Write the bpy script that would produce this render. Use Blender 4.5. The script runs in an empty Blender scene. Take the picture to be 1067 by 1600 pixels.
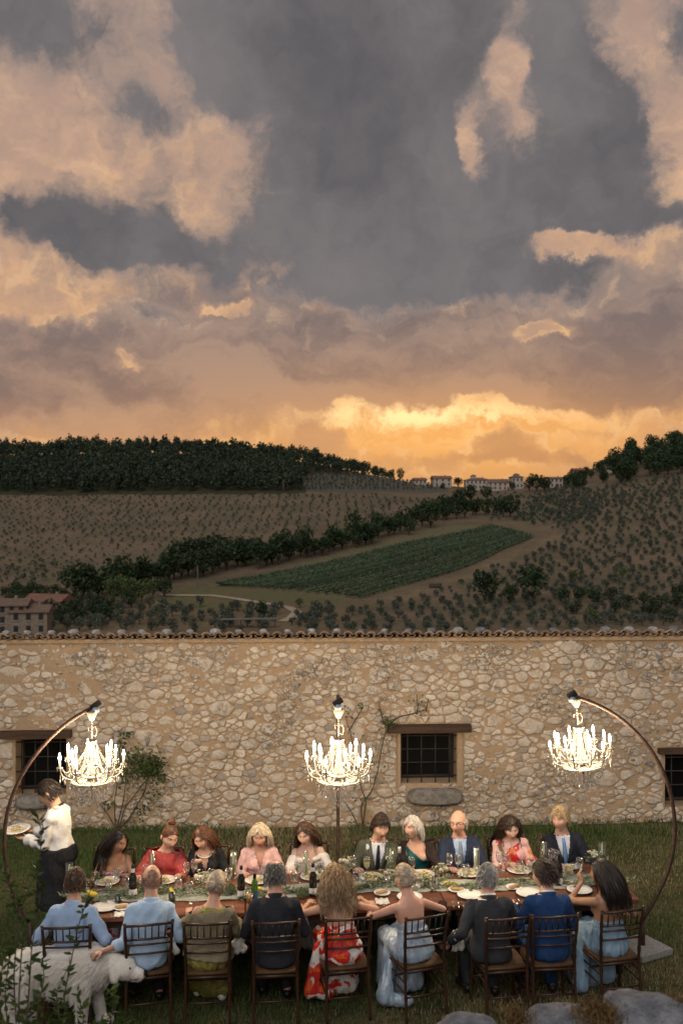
import bpy, math, random, os
import numpy as np
from mathutils import Vector, Matrix, Euler
random.seed(11)
rng = np.random.default_rng(11)
scene = bpy.context.scene
COL = scene.collection
R_ = math.radians
# ------------------------------------------------------------------ camera
FPX, CX, HY, CAMZ = 1556.0, 533.5, 800.0, 4.5      # 35 mm lens on a 36 mm tall frame, level view from a terrace
cam_d = bpy.data.cameras.new("camera"); cam = bpy.data.objects.new("camera", cam_d); COL.objects.link(cam)
cam.location = (0, 0, CAMZ); cam.rotation_euler = (R_(90), 0, 0)
cam_d.sensor_fit = 'VERTICAL'; cam_d.sensor_height = 36; cam_d.sensor_width = 24; cam_d.lens = 35.0
cam_d.clip_start = 0.1; cam_d.clip_end = 9000
cam_d.dof.use_dof = True; cam_d.dof.focus_distance = 10.2; cam_d.dof.aperture_fstop = 2.8
scene.camera = cam
scene.view_settings.view_transform = 'Standard'; scene.view_settings.look = 'None'
scene.view_settings.exposure = 0.55; scene.view_settings.gamma = 1.0
scene.view_settings.use_curve_mapping = False
scene.cycles.max_bounces = 6; scene.cycles.transparent_max_bounces = 12
scene.cycles.transmission_bounces = 6; scene.cycles.sample_clamp_indirect = 4.0
scene.cycles.caustics_reflective = False; scene.cycles.caustics_refractive = False
# ------------------------------------------------------------------ node helper
class NT:
    def __init__(s, nt): s.nt = nt; s.N = nt.nodes; s.L = nt.links
    def n(s, t, **kw):
        o = s.N.new(t)
        for k, v in kw.items(): setattr(o, k, v)
        return o
    def setin(s, sock, v):
        if isinstance(v, bpy.types.NodeSocket): s.L.new(v, sock)
        else:
            if sock.type == 'RGBA' and len(v) == 3: v = (*v, 1)
            sock.default_value = v
    def m(s, op, a, b=None, c=None, clamp=False):
        o = s.n('ShaderNodeMath', operation=op, use_clamp=clamp)
        for i, x in enumerate((a, b, c)):
            if x is not None: s.setin(o.inputs[i], x)
        return o.outputs[0]
    def vm(s, op, a, b=None, sc=None):
        o = s.n('ShaderNodeVectorMath', operation=op)
        s.setin(o.inputs[0], a)
        if b is not None: s.setin(o.inputs[1], b)
        if sc is not None: s.setin(o.inputs['Scale'], sc)
        return o.outputs[0]
    def mix(s, f, a, b, mode='MIX'):
        o = s.n('ShaderNodeMix', data_type='RGBA', blend_type=mode)
        s.setin(o.inputs[0], f); s.setin(o.inputs[6], a); s.setin(o.inputs[7], b)
        return o.outputs[2]
    def ss(s, x, e0, e1):
        if e0 > e1: return s.m('SUBTRACT', 1.0, s.ss(x, e1, e0))
        o = s.n('ShaderNodeMapRange', interpolation_type='SMOOTHSTEP')
        s.setin(o.inputs[0], x); o.inputs[1].default_value = e0; o.inputs[2].default_value = e1
        return o.outputs[0]
    def noise(s, vec, scale, detail=4, rough=0.55, dist=0.0, out=0):
        o = s.n('ShaderNodeTexNoise')
        if vec is not None: s.setin(o.inputs['Vector'], vec)
        o.inputs['Scale'].default_value = scale; o.inputs['Detail'].default_value = detail
        o.inputs['Roughness'].default_value = rough; o.inputs['Distortion'].default_value = dist
        return o.outputs[out]
    def ramp(s, f, stops, interp='LINEAR'):
        o = s.n('ShaderNodeValToRGB'); cr = o.color_ramp; cr.interpolation = interp
        while len(cr.elements) > 1: cr.elements.remove(cr.elements[-1])
        cr.elements[0].position = stops[0][0]; cr.elements[0].color = (*stops[0][1], 1)
        for p, c in stops[1:]:
            e = cr.elements.new(p); e.color = (*c, 1)
        s.setin(o.inputs[0], f)
        return o.outputs[0]
# ------------------------------------------------------------------ sky: clouds at sunset, in direction space
world = bpy.data.worlds.new("World"); scene.world = world; world.use_nodes = True
W = NT(world.node_tree); W.N.clear()
tc = W.n('ShaderNodeTexCoord').outputs['Generated']
sep = W.n('ShaderNodeSeparateXYZ'); W.L.new(tc, sep.inputs[0])
DEG = 57.29578
az = W.m('MULTIPLY', W.m('ARCTAN2', sep.outputs[0], sep.outputs[1]), DEG)
el = W.m('MULTIPLY', W.m('ARCSINE', sep.outputs[2]), DEG)
cmb = W.n('ShaderNodeCombineXYZ'); W.L.new(az, cmb.inputs[0]); W.L.new(el, cmb.inputs[1]); W.L.new(W.m('MULTIPLY', sep.outputs[1], 6.0), cmb.inputs[2])
P0 = cmb.outputs[0]
w1 = W.vm('SUBTRACT', W.noise(P0, 0.10, 3, 0.5, out=1), (0.5, 0.5, 0.5))
w2 = W.vm('SUBTRACT', W.noise(P0, 0.42, 6, 0.62, out=1), (0.5, 0.5, 0.5))
P1 = W.vm('ADD', P0, W.vm('ADD', W.vm('SCALE', w1, sc=4.0), W.vm('SCALE', w2, sc=3.2)))
sp1 = W.n('ShaderNodeSeparateXYZ'); W.L.new(P1, sp1.inputs[0])
def field(sepn, L):
    """sum of soft bumps given by picture position and size, in degrees of azimuth and elevation"""
    T_ = None
    for (px, py, sx, sy, a) in L:
        a0 = math.degrees(math.atan((px-CX)/FPX)); e0 = math.degrees(math.atan((HY-py)/math.hypot(FPX, px-CX)))
        dx = W.m('MULTIPLY_ADD', sepn.outputs[0], 27.2/sx, -a0*27.2/sx); dy = W.m('MULTIPLY_ADD', sepn.outputs[1], 27.2/sy, -e0*27.2/sy)
        b_ = W.m('MULTIPLY', W.m('EXPONENT', W.m('MULTIPLY', W.m('MULTIPLY_ADD', dx, dx, W.m('MULTIPLY', dy, dy)), -1.0)), a)
        T_ = b_ if T_ is None else W.m('ADD', T_, b_)
    return T_
# upper layer: dark cumulus masses with firm edges
CUMULUS = [(590,150,165,185,1.2),(620,335,270,120,1.25),(880,80,62,95,1.15),(935,225,72,95,1.1),(915,335,110,52,1.0),(500,60,110,110,.8),(700,10,140,85,.9),
           (70,35,150,72,1.05),(355,70,72,95,1.05),(222,172,58,36,.9),(105,350,185,58,1.15),(250,400,130,38,.85),(1064,28,36,52,.9),(690,445,280,34,.7),(1060,345,60,22,.6),(240,490,70,18,.55),
           (805,118,32,54,-.95),(748,238,17,50,-.8),(330,255,40,60,-.4),(905,393,55,15,-1.1),(343,486,50,13,-1.0),(850,512,60,22,-.6)]
# lower layer: soft mauve deck
DECK = [(560,545,620,75,1.15),(150,625,420,66,1.1),(1000,470,170,85,.9),(930,592,320,52,1.0),(330,490,170,50,.7),(250,240,200,120,.34),(60,545,120,24,.6),(504,668,40,30,1.0),(772,684,48,26,.95),(925,662,60,17,.7),(800,716,300,15,.75),
        (850,514,55,20,-1.6),(905,391,56,15,-1.3),(343,486,48,12,-1.6),(192,552,32,15,-1.5),(55,482,120,22,-.9),(735,650,215,21,-1.5),(540,636,60,12,-.7)]
fineA = W.m('SUBTRACT', W.noise(P1, 0.33, 7, 0.60), 0.5); fineB = W.m('SUBTRACT', W.noise(P1, 0.85, 6, 0.62), 0.5)
fb = W.noise(P0, 0.085, 6, 0.6)
inview = W.m('EXPONENT', W.m('MULTIPLY', W.m('ADD', W.m('POWER', W.m('ABSOLUTE', W.m('DIVIDE', az, 27.0)), 4.0), W.m('POWER', W.m('ABSOLUTE', W.m('DIVIDE', W.m('SUBTRACT', el, 14.0), 22.0)), 4.0)), -1.0))
gen = W.m('MULTIPLY', W.ss(fb, 0.38, 0.62), W.m('SUBTRACT', 1.0, inview))
DB = W.m('ADD', W.m('ADD', W.m('MULTIPLY_ADD', fineA, 1.15, field(sp1, CUMULUS)), W.m('MULTIPLY', fineB, .50)), gen)
DA = W.m('ADD', W.m('MULTIPLY_ADD', fineA, 1.35, field(sp1, DECK)), W.m('MULTIPLY', fineB, .60))
crisp = W.ss(az, -7.0, 6.0)
covB = W.m('ADD', W.m('MULTIPLY', W.ss(DB, .10, 1.0), W.m('SUBTRACT', 1.0, crisp)), W.m('MULTIPLY', W.ss(DB, .22, .80), crisp))
covA = W.ss(DA, .10, .90)
def g2(a0, e0, sa, se):
    dx = W.m('DIVIDE', W.m('SUBTRACT', az, a0), sa); dy = W.m('DIVIDE', W.m('SUBTRACT', el, e0), se)
    return W.m('EXPONENT', W.m('MULTIPLY', W.m('ADD', W.m('MULTIPLY', dx, dx), W.m('MULTIPLY', dy, dy)), -1.0))
glow = g2(6.0, 4.2, 14.0, 3.0); core = W.m('MULTIPLY', g2(4.5, 5.5, 8.0, 1.15), W.ss(W.noise(W.vm('MULTIPLY', P1, (.5, 1.4, 1.0)), .5, 5, .6), .36, .58)); glow2 = g2(2.0, 6.0, 45.0, 16.0)
clear = W.ramp(W.m('DIVIDE', el, 90.0), [(0.0,(.52,.25,.11)),(0.05,(.62,.32,.15)),(0.10,(.68,.39,.21)),(0.20,(.60,.38,.26)),(0.32,(.44,.31,.26)),(0.55,(.30,.29,.31)),(1.0,(.24,.26,.31))])
veil = W.noise(W.vm('MULTIPLY', P1, (.6, 1.1, 1.0)), 0.40, 6, 0.58)
clear = W.mix(W.m('MULTIPLY', W.ss(veil, .62, .36), .60), clear, (.38,.265,.22))
clear = W.mix(W.m('MULTIPLY', W.ss(veil, .52, .76), .55), clear, (.95,.60,.33))
west = W.ss(sep.outputs[1], -0.2, 0.75)
clear = W.mix(west, (.27,.28,.33), clear)
clear = W.mix(W.m('MULTIPLY', glow, 0.95, clamp=True), clear, (.98,.46,.125))
clear = W.mix(W.m('MULTIPLY', core, 0.85, clamp=True), clear, (1.5,1.0,.46))
PS = W.vm('MULTIPLY', P1, (.55, 1.5, 1.0))
shade = W.noise(PS, 0.16, 5, 0.58); shadeB = W.noise(P1, 0.11, 4, 0.55); puff = W.noise(P1, 0.5, 5, 0.6)
deck_d = W.ramp(W.m('DIVIDE', el, 40.0), [(0.05,(.52,.265,.13)),(0.16,(.265,.175,.142)),(0.28,(.205,.158,.148)),(0.7,(.19,.165,.165)),(1.0,(.16,.155,.165))])
deck_l = W.ramp(W.m('DIVIDE', el, 40.0), [(0.05,(.70,.37,.175)),(0.16,(.47,.29,.195)),(0.28,(.385,.27,.215)),(0.7,(.32,.26,.24)),(1.0,(.23,.22,.235))])
deck = W.mix(W.ss(shade, .38, .62), deck_d, deck_l)
deck = W.mix(W.m('MULTIPLY', glow, .65, clamp=True), deck, (.80,.375,.12))
cum = W.mix(W.ss(W.m('ADD', W.m('MULTIPLY', shadeB, .78), W.m('MULTIPLY', puff, .22)), 0.27, 0.74), (.108,.104,.113), (.215,.193,.193))
cum = W.mix(W.ss(DB, .95, .45), cum, W.mix(.65, cum, (.36,.275,.24)))
cum = W.mix(W.ss(el, 11.5, 6.5), cum, (.24,.175,.152))
skyc = W.mix(covA, clear, deck)
rimA = W.m('MULTIPLY', W.m('MULTIPLY', W.ss(DA, .05, .30), W.ss(DA, .60, .30)), W.m('MULTIPLY', glow2, .55))
skyc = W.mix(W.m('MULTIPLY', rimA, W.ss(puff, .42, .62), clamp=True), skyc, (1.0,.60,.28))
skyc = W.mix(covB, skyc, cum)
rimB = W.m('MULTIPLY', W.m('MULTIPLY', W.ss(DB, .22, .42), W.ss(DB, .60, .42)), W.m('MULTIPLY', glow2, .35))
skyc = W.mix(W.m('MULTIPLY', rimB, W.ss(puff, .48, .64), clamp=True), skyc, (.85,.55,.33))
bg = W.n('ShaderNodeBackground'); W.L.new(skyc, bg.inputs[0]); bg.inputs[1].default_value = 0.68
wo = W.n('ShaderNodeOutputWorld'); W.L.new(bg.outputs[0], wo.inputs[0])
world.cycles.sampling_method = 'MANUAL'; world.cycles.sample_map_resolution = 512
# soft fill added from behind the camera, opposite the sunset, as cloudy daylight
fill_sun_d = bpy.data.lights.new("sun", 'SUN'); sun = bpy.data.objects.new("sun", fill_sun_d); COL.objects.link(sun)
fill_sun_d.energy = 0.95; fill_sun_d.angle = R_(50); fill_sun_d.color = (1.0, .94, .88)
sun.rotation_euler = (R_(54), 0, R_(-12)); sun.location = (0, -5, 30)
# ------------------------------------------------------------------ geometry helpers
def cross3(a, b): return np.array([a[1]*b[2]-a[2]*b[1], a[2]*b[0]-a[0]*b[2], a[0]*b[1]-a[1]*b[0]])
class MB:
    """collects shapes, then links them as ONE mesh object"""
    def __init__(s): s.v = []; s.f = []; s.m = []; s.n = 0
    def add(s, v, f, mat=0):
        v = np.asarray(v, float).reshape(-1, 3); n = s.n
        s.v.append(v); s.f.extend([tuple(i+n for i in q) for q in f]); s.m.extend([mat]*len(f)); s.n += len(v)
        return s
    def box(s, c, size, rot=None, mat=0, taper=1.0):
        h = np.array(size)/2
        v = np.array([[x, y, z] for z in (-1, 1) for y in (-1, 1) for x in (-1, 1)], float)
        v[4:, :2] *= taper
        v = v*h
        if rot is not None: v = v @ np.array(rot).T
        return s.add(v+np.array(c), [(0,2,3,1),(4,5,7,6),(0,1,5,4),(2,6,7,3),(0,4,6,2),(1,3,7,5)], mat)
    def tube(s, path, rad, sides=6, caps=True, mat=0, flat=1.0):
        p = np.asarray(path, float); k = len(p)
        r = np.full(k, rad) if np.isscalar(rad) else np.asarray(rad, float)
        t = np.gradient(p, axis=0); t /= np.linalg.norm(t, axis=1)[:, None]+1e-12
        up = np.array([0, 0, 1.0]) if abs(t[0, 2]) < 0.9 else np.array([1.0, 0, 0])
        a = cross3(up, t[0]); a /= np.linalg.norm(a)
        V = []; ang = np.arange(sides)*2*math.pi/sides
        for i in range(k):
            a = a-t[i]*a.dot(t[i]); a /= np.linalg.norm(a)+1e-12
            b = cross3(t[i], a)
            V.append(p[i]+r[i]*(np.cos(ang)[:, None]*a+flat*np.sin(ang)[:, None]*b))
        F = []
        for i in range(k-1):
            for j in range(sides):
                j2 = (j+1) % sides
                F.append((i*sides+j, i*sides+j2, (i+1)*sides+j2, (i+1)*sides+j))
        if caps:
            F.append(tuple(range(sides))[::-1]); F.append(tuple((k-1)*sides+j for j in range(sides)))
        return s.add(np.concatenate(V), F, mat)
    def tubes(s, P, R, sides=4, mat=0):
        """many thin open tubes of equal point count: P (n,k,3), R (n,k)"""
        P = np.asarray(P, float); n, k, _ = P.shape; t = np.gradient(P, axis=1); t /= np.linalg.norm(t, axis=2)[..., None]+1e-12
        ref = np.cross(t[:, 0], np.array([.31, .83, .47])); ref /= np.linalg.norm(ref, axis=1)[:, None]+1e-12
        a = ref[:, None, :]-t*(t*ref[:, None, :]).sum(2)[..., None]; a /= np.linalg.norm(a, axis=2)[..., None]+1e-12; b = np.cross(t, a)
        ang = np.arange(sides)*2*math.pi/sides
        V = P[:, :, None, :]+np.asarray(R)[:, :, None, None]*(np.cos(ang)[None, None, :, None]*a[:, :, None, :]+np.sin(ang)[None, None, :, None]*b[:, :, None, :])
        i, j = np.meshgrid(np.arange(k-1), np.arange(sides), indexing='ij'); j2 = (j+1) % sides
        F = np.stack([i*sides+j, i*sides+j2, (i+1)*sides+j2, (i+1)*sides+j], -1).reshape(-1, 4)
        F = (F[None]+(np.arange(n)*k*sides)[:, None, None]).reshape(-1, 4)+s.n
        s.v.append(V.reshape(-1, 3)); s.f.extend(F.tolist()); s.m.extend([mat]*len(F)); s.n += n*k*sides; return s
    def loft(s, rings, mat=0, caps=True):
        k = len(rings); n = len(rings[0]); F = []
        for i in range(k-1):
            for j in range(n):
                j2 = (j+1) % n
                F.append((i*n+j, i*n+j2, (i+1)*n+j2, (i+1)*n+j))
        if caps:
            F.append(tuple(range(n))[::-1]); F.append(tuple((k-1)*n+j for j in range(n)))
        return s.add(np.concatenate(rings), F, mat)
    def lathe(s, prof, n=16, c=(0, 0, 0), mat=0, caps=True):
        ang = np.arange(n)*2*math.pi/n
        rings = [np.stack([r*np.cos(ang)+c[0], r*np.sin(ang)+c[1], np.full(n, z+c[2])], 1) for r, z in prof]
        return s.loft(rings, mat, caps)
    def ell(s, c, r, R=None, nu=12, nv=8, mat=0):
        r = np.array(r if not np.isscalar(r) else (r, r, r), float); V = [(0, 0, -1)]
        for i in range(1, nv):
            ph = -math.pi/2+math.pi*i/nv
            for j in range(nu):
                th = 2*math.pi*j/nu; V.append((math.cos(ph)*math.cos(th), math.cos(ph)*math.sin(th), math.sin(ph)))
        V.append((0, 0, 1)); V = np.array(V)*r
        if R is not None: V = V @ np.array(R).T
        F = [(0, 1+(j+1) % nu, 1+j) for j in range(nu)]
        for i in range(nv-2):
            for j in range(nu):
                j2 = (j+1) % nu; a = 1+i*nu
                F.append((a+j, a+j2, a+nu+j2, a+nu+j))
        e = len(V)-1; a = 1+(nv-2)*nu
        F += [(a+j, a+(j+1) % nu, e) for j in range(nu)]
        return s.add(V+np.array(c), F, mat)
    def caps(s, p0, r0, p1, r1, sides=12, mat=0):
        """tapered limb with round ends"""
        p0 = np.array(p0, float); p1 = np.array(p1, float); d = p1-p0; L = np.linalg.norm(d); d /= L
        path = []; rad = []
        for q in (-1, -.8, -.45): path.append(p0+d*r0*q); rad.append(r0*math.sqrt(max(1-q*q, .03)))
        for q in np.linspace(0, 1, 5): path.append(p0+d*L*q); rad.append(r0+(r1-r0)*q)
        for q in (.45, .8, 1): path.append(p1+d*r1*q); rad.append(r1*math.sqrt(max(1-q*q, .03)))
        return s.tube(path, rad, sides, True, mat)
    def mesh(s, name, smooth=True):
        me = bpy.data.meshes.new(name)
        me.from_pydata(np.concatenate(s.v).tolist(), [], s.f)
        if any(s.m): me.polygons.foreach_set('material_index', s.m)
        if smooth: me.polygons.foreach_set('use_smooth', [True]*len(s.f))
        me.update(); return me
    def build(s, name, mats, parent=None, smooth=True):
        return link(name, s.mesh(name, smooth), mats, parent)
def link(name, me, mats=None, parent=None):
    if mats is not None:
        for m in (mats if isinstance(mats, (list, tuple)) else [mats]): me.materials.append(m)
    o = bpy.data.objects.new(name, me); COL.objects.link(o)
    if parent is not None: o.parent = parent
    return o
def arr_mesh(name, V, F, smooth=False):
    """fast mesh from numpy arrays: V (n,3), F (m,k)"""
    me = bpy.data.meshes.new(name); F = np.asarray(F, np.int32); k = F.shape[1]
    me.vertices.add(len(V)); me.vertices.foreach_set('co', np.asarray(V, np.float32).ravel())
    me.loops.add(F.size); me.loops.foreach_set('vertex_index', F.ravel())
    me.polygons.add(len(F)); me.polygons.foreach_set('loop_start', np.arange(len(F), dtype=np.int32)*k)
    me.polygons.foreach_set('loop_total', np.full(len(F), k, np.int32))
    if smooth: me.polygons.foreach_set('use_smooth', np.ones(len(F), bool))
    me.update(calc_edges=True); me.validate(); return me
def empty(name, loc=(0, 0, 0), rz=0.0, parent=None):
    o = bpy.data.objects.new(name, None); COL.objects.link(o); o.location = loc; o.rotation_euler = (0, 0, rz)
    o.empty_display_size = .1
    if parent is not None: o.parent = parent
    return o
def tag(o, label=None, cat=None, group=None, kind=None):
    if label: o['label'] = label
    if cat: o['category'] = cat
    if group: o['group'] = group
    if kind: o['kind'] = kind
    return o
def copy_tree(o, parent=None):
    c = o.copy(); COL.objects.link(c); c.parent = parent
    for ch in list(o.children): copy_tree(ch, c)
    return c
def put(o, loc, rz=0.0, sc=None):
    o.location = loc; o.rotation_euler = (0, 0, rz)
    if sc is not None: o.scale = (sc, sc, sc) if np.isscalar(sc) else sc
    return o
def quads(C, size, rg, up=0.0, asp=1.0):
    """small leaf-like quads (diamonds) at centres C, random orientation"""
    n = len(C); size = np.broadcast_to(size, (n,))[:, None]
    a = rg.normal(size=(n, 3)); a /= np.linalg.norm(a, axis=1)[:, None]
    b = rg.normal(size=(n, 3)); b[:, 2] += up; b -= a*(a*b).sum(1)[:, None]; b /= np.linalg.norm(b, axis=1)[:, None]+1e-9
    a = a*size*.5*asp; b = b*size*.5
    V = np.stack([C-b, C+a, C+b, C-a], 1).reshape(-1, 3)
    return V, np.arange(4*n).reshape(-1, 4)
def at(px, py, Y): return np.array([(px-CX)/FPX*Y, Y, CAMZ-(py-HY)/FPX*Y])
def on_z(px, py, z):
    Y = (CAMZ-z)*FPX/(py-HY); return np.array([(px-CX)/FPX*Y, Y, z])
def vnoise(P, seed, f=1.0, octs=3):
    """cheap smooth pseudo noise from warped sines, about -1..1"""
    g = np.random.default_rng(seed); P = np.asarray(P)*f; out = np.zeros(len(P)); amp = 1.0; tot = 0
    for o in range(octs):
        for k in range(3):
            d = g.normal(size=3); d /= np.linalg.norm(d); e = g.normal(size=3)
            out += amp*np.sin(P@d*(1.7**o*2)+g.uniform(0, 6.28)+1.3*np.sin(P@e*1.1*(1.7**o)+g.uniform(0, 6.28)))/1.8
        tot += amp; amp *= .55
    return out/tot
# ------------------------------------------------------------------ materials
def material(name): 
    m = bpy.data.materials.new(name); m.use_nodes = True
    t = NT(m.node_tree); p = t.N['Principled BSDF']; return m, t, p
def lerp3(a, b, f): return tuple(x+(y-x)*f for x, y in zip(a, b))
def pm(name, c1, c2=None, scale=6.0, rough=.7, bump=0.0, bscale=None, metal=0.0, spec=.3, detail=5, island=0.0, objrand=0.0, coord='Object', sheen=0.0, stretch=None, trans=0.0, contrast=(.35,.65)):
    """noise-mottled principled material; island/objrand vary brightness from piece to piece"""
    m, t, p = material(name)
    vec = t.n('ShaderNodeTexCoord').outputs[coord]
    if stretch:
        mp = t.n('ShaderNodeMapping'); t.L.new(vec, mp.inputs[0]); mp.inputs['Scale'].default_value = stretch; vec = mp.outputs[0]
    c2 = c2 or tuple(min(1, x*.75) for x in c1)
    col = t.mix(t.ss(t.noise(vec, scale, detail, .6), *contrast), c1, c2)
    if island:
        g = t.n('ShaderNodeNewGeometry').outputs['Random Per Island']
        col = t.mix(1.0, col, t.ramp(g, [(0, (1-island,)*3), (1, (1+island,)*3)]), 'MULTIPLY')
    if objrand:
        g = t.n('ShaderNodeObjectInfo').outputs['Random']
        col = t.mix(1.0, col, t.ramp(g, [(0, (1-objrand,)*3), (1, (1+objrand,)*3)]), 'MULTIPLY')
    t.L.new(col, p.inputs['Base Color'])
    p.inputs['Roughness'].default_value = rough; p.inputs['Metallic'].default_value = metal
    p.inputs['Specular IOR Level'].default_value = spec
    if sheen: p.inputs['Sheen Weight'].default_value = sheen
    if trans: p.inputs['Transmission Weight'].default_value = trans
    if bump:
        b = t.n('ShaderNodeBump'); b.inputs['Strength'].default_value = bump; b.inputs['Distance'].default_value = .02
        t.L.new(t.noise(vec, bscale or scale*4, 6, .65), b.inputs['Height']); t.L.new(b.outputs[0], p.inputs['Normal'])
    return m
def leafmat(name, c1, c2, scale=.4, island=.35, transl=.35, rough=.6):
    m, t, p = material(name)
    vec = t.n('ShaderNodeTexCoord').outputs['Object']
    col = t.mix(t.ss(t.noise(vec, scale, 3), .35, .65), c1, c2)
    g = t.n('ShaderNodeNewGeometry').outputs['Random Per Island']
    col = t.mix(1.0, col, t.ramp(g, [(0, (1-island,)*3), (1, (1+island,)*3)]), 'MULTIPLY')
    r = t.n('ShaderNodeObjectInfo').outputs['Random']
    col = t.mix(1.0, col, t.ramp(r, [(0, (.8, .82, .8)), (1, (1.2, 1.15, 1.15))]), 'MULTIPLY')
    t.L.new(col, p.inputs['Base Color']); p.inputs['Roughness'].default_value = rough; p.inputs['Specular IOR Level'].default_value = .25
    if transl:
        tr = t.n('ShaderNodeBsdfTranslucent'); t.L.new(col, tr.inputs[0])
        mx = t.n('ShaderNodeMixShader'); mx.inputs[0].default_value = transl
        t.L.new(p.outputs[0], mx.inputs[1]); t.L.new(tr.outputs[0], mx.inputs[2])
        t.L.new(mx.outputs[0], t.N['Material Output'].inputs[0])
    return m
M = {}
M['bark'] = pm('bark', (.10,.075,.055), (.05,.04,.03), 12, .9, .5)
M['wood_dark'] = pm('dark_chair_wood', (.060,.027,.014), (.032,.015,.009), 9, .38, .12, stretch=(1,1,.25), spec=.45)
M['table_wood'] = pm('table_wood', (.21,.080,.042), (.13,.046,.024), 5, .40, .25, 60, stretch=(.35,3,3), spec=.4, objrand=.2)
M['old_wood'] = pm('old_wood', (.075,.042,.026), (.040,.024,.017), 6, .8, .5, 40, stretch=(.3,3,3))
M['iron'] = pm('rusty_iron', (.085,.048,.034), (.045,.030,.026), 14, .55, .2, metal=.4)
M['iron_dark'] = pm('black_iron', (.025,.022,.021), (.045,.035,.03), 14, .6, .2, metal=.3)
M['black_plastic'] = pm('black_plastic', (.015,.015,.016), None, 5, .4)
M['silver_tape'] = pm('blue_grey_tape', (.30,.36,.42), (.22,.26,.30), 20, .35)
M['porcelain'] = pm('white_porcelain', (.80,.78,.75), (.76,.74,.71), 8, .18, spec=.5)
M['linen'] = pm('white_linen', (.72,.69,.64), (.60,.57,.53), 14, .85, .4)
M['steel'] = pm('cutlery_steel', (.75,.73,.70), None, 5, .22, metal=1.0)
def glassmat(name, col=(1,1,1), tint=.0, rough=.02, alpha=.16):
    """thin clear glass: mostly see-through with fresnel highlights"""
    m, t, p = material(name)
    tr = t.n('ShaderNodeBsdfTransparent'); tr.inputs[0].default_value = (*col, 1)
    gl = t.n('ShaderNodeBsdfGlossy'); gl.inputs['Roughness'].default_value = rough; gl.inputs[0].default_value = (1, 1, 1, 1)
    lw = t.n('ShaderNodeLayerWeight'); lw.inputs[0].default_value = .35
    mx = t.n('ShaderNodeMixShader'); f = t.m('ADD', t.m('MULTIPLY', lw.outputs['Facing'], .5), alpha*.35, clamp=True)
    t.L.new(f, mx.inputs[0]); t.L.new(tr.outputs[0], mx.inputs[1]); t.L.new(gl.outputs[0], mx.inputs[2])
    t.L.new(mx.outputs[0], t.N['Material Output'].inputs[0])
    return m
M['glass'] = glassmat('clear_glass', (.96,.97,.96))
M['green_glass'] = glassmat('green_glass', (.35,.45,.22))
M['wine_glass_bottle'] = pm('dark_wine_bottle_glass', (.012,.012,.010), (.02,.018,.012), 4, .12, spec=.6)
M['beer_bottle'] = pm('green_beer_bottle_glass', (.05,.16,.03), (.03,.10,.02), 4, .12, spec=.6)
M['beer'] = pm('golden_beer', (.55,.33,.06), (.45,.26,.04), 6, .2)
M['red_wine'] = pm('red_wine', (.07,.006,.010), None, 4, .1)
M['green_candle'] = pm('green_taper_candle', (.34,.50,.13), (.29,.43,.11), 5, .4)
M['paper'] = pm('label_paper', (.72,.70,.66), (.62,.60,.56), 20, .8)
M['lemon'] = pm('lemon_peel', (.85,.62,.08), (.75,.52,.06), 18, .4, .2, 80)
M['bread'] = pm('bread_crust', (.52,.34,.16), (.40,.24,.10), 24, .85, .5)
M['pasta'] = pm('pasta', (.72,.60,.34), (.62,.50,.26), 30, .5, island=.15)
M['flower_white'] = leafmat('white_petals', (.80,.78,.68), (.72,.70,.52), 8, .15, .3)
M['flower_yellow'] = leafmat('pale_yellow_flowers', (.62,.58,.36), (.45,.46,.24), 10, .25, .3)
M['olive_leaf'] = leafmat('olive_leaves', (.20,.245,.145), (.30,.335,.225), 6, .3, .25)
M['artichoke'] = leafmat('artichoke_leaves', (.13,.17,.09), (.20,.22,.13), 9, .3, .1)
M['shrub_leaf'] = leafmat('shrub_leaves', (.040,.075,.018), (.065,.10,.024), 5, .4, .4, .45)
M['vine_leaf'] = leafmat('climber_leaves', (.06,.10,.025), (.10,.13,.045), 3, .4, .35)
# ------------------------------------------------------------------ far landscape: a valley and the hills beyond
TPX = np.array([-900,-400,0,250,480,640,760,860,960,1067,1500,2000], float)
TY = np.array([230,280,340,420,540,620,680,770,1000,3000], float)
TT = np.array([
 [985,945,905,842,774,735,712,716,750,830],[985,945,905,842,774,735,712,716,750,830],[985,945,905,842,774,735,712,716,750,830],
 [985,945,900,838,773,733,708,712,750,830],[985,940,893,832,769,740,722,728,760,830],[985,938,890,832,784,764,754,760,775,830],
 [985,937,888,832,787,770,764,769,780,830],[983,932,880,822,775,758,752,758,770,830],[980,925,868,808,755,733,722,728,750,830],
 [975,918,858,796,738,706,690,694,730,830],[960,900,840,775,710,675,655,660,710,830],[960,900,840,775,710,675,655,660,710,830]], float)
ZN_Y = np.array([14.8, 40, 80, 130, 180], float); ZN_Z = np.array([-.35, -3.2, -8.0, -13.6, -18.6])
def _pchip(x, y, xq):
    h = np.diff(x); d = np.diff(y)/h; m = np.zeros_like(y); m[0] = d[0]; m[-1] = d[-1]
    for i in range(1, len(x)-1):
        m[i] = 0 if d[i-1]*d[i] <= 0 else 2*d[i-1]*d[i]/(d[i-1]+d[i])
    i = np.clip(np.searchsorted(x, xq)-1, 0, len(x)-2); t = (xq-x[i])/h[i]
    return (2*t**3-3*t**2+1)*y[i]+(t**3-2*t**2+t)*h[i]*m[i]+(-2*t**3+3*t**2)*y[i+1]+(t**3-t**2)*h[i]*m[i+1]
YG = np.unique(np.concatenate([np.linspace(14.8, 230, 26), np.linspace(230, 420, 90), np.linspace(420, 700, 90), np.linspace(700, 3000, 14)]))
PXG = np.unique(np.concatenate([np.linspace(-900, -60, 22), np.linspace(-60, 1130, 200), np.linspace(1130, 2000, 22)]))
_prof = []
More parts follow.
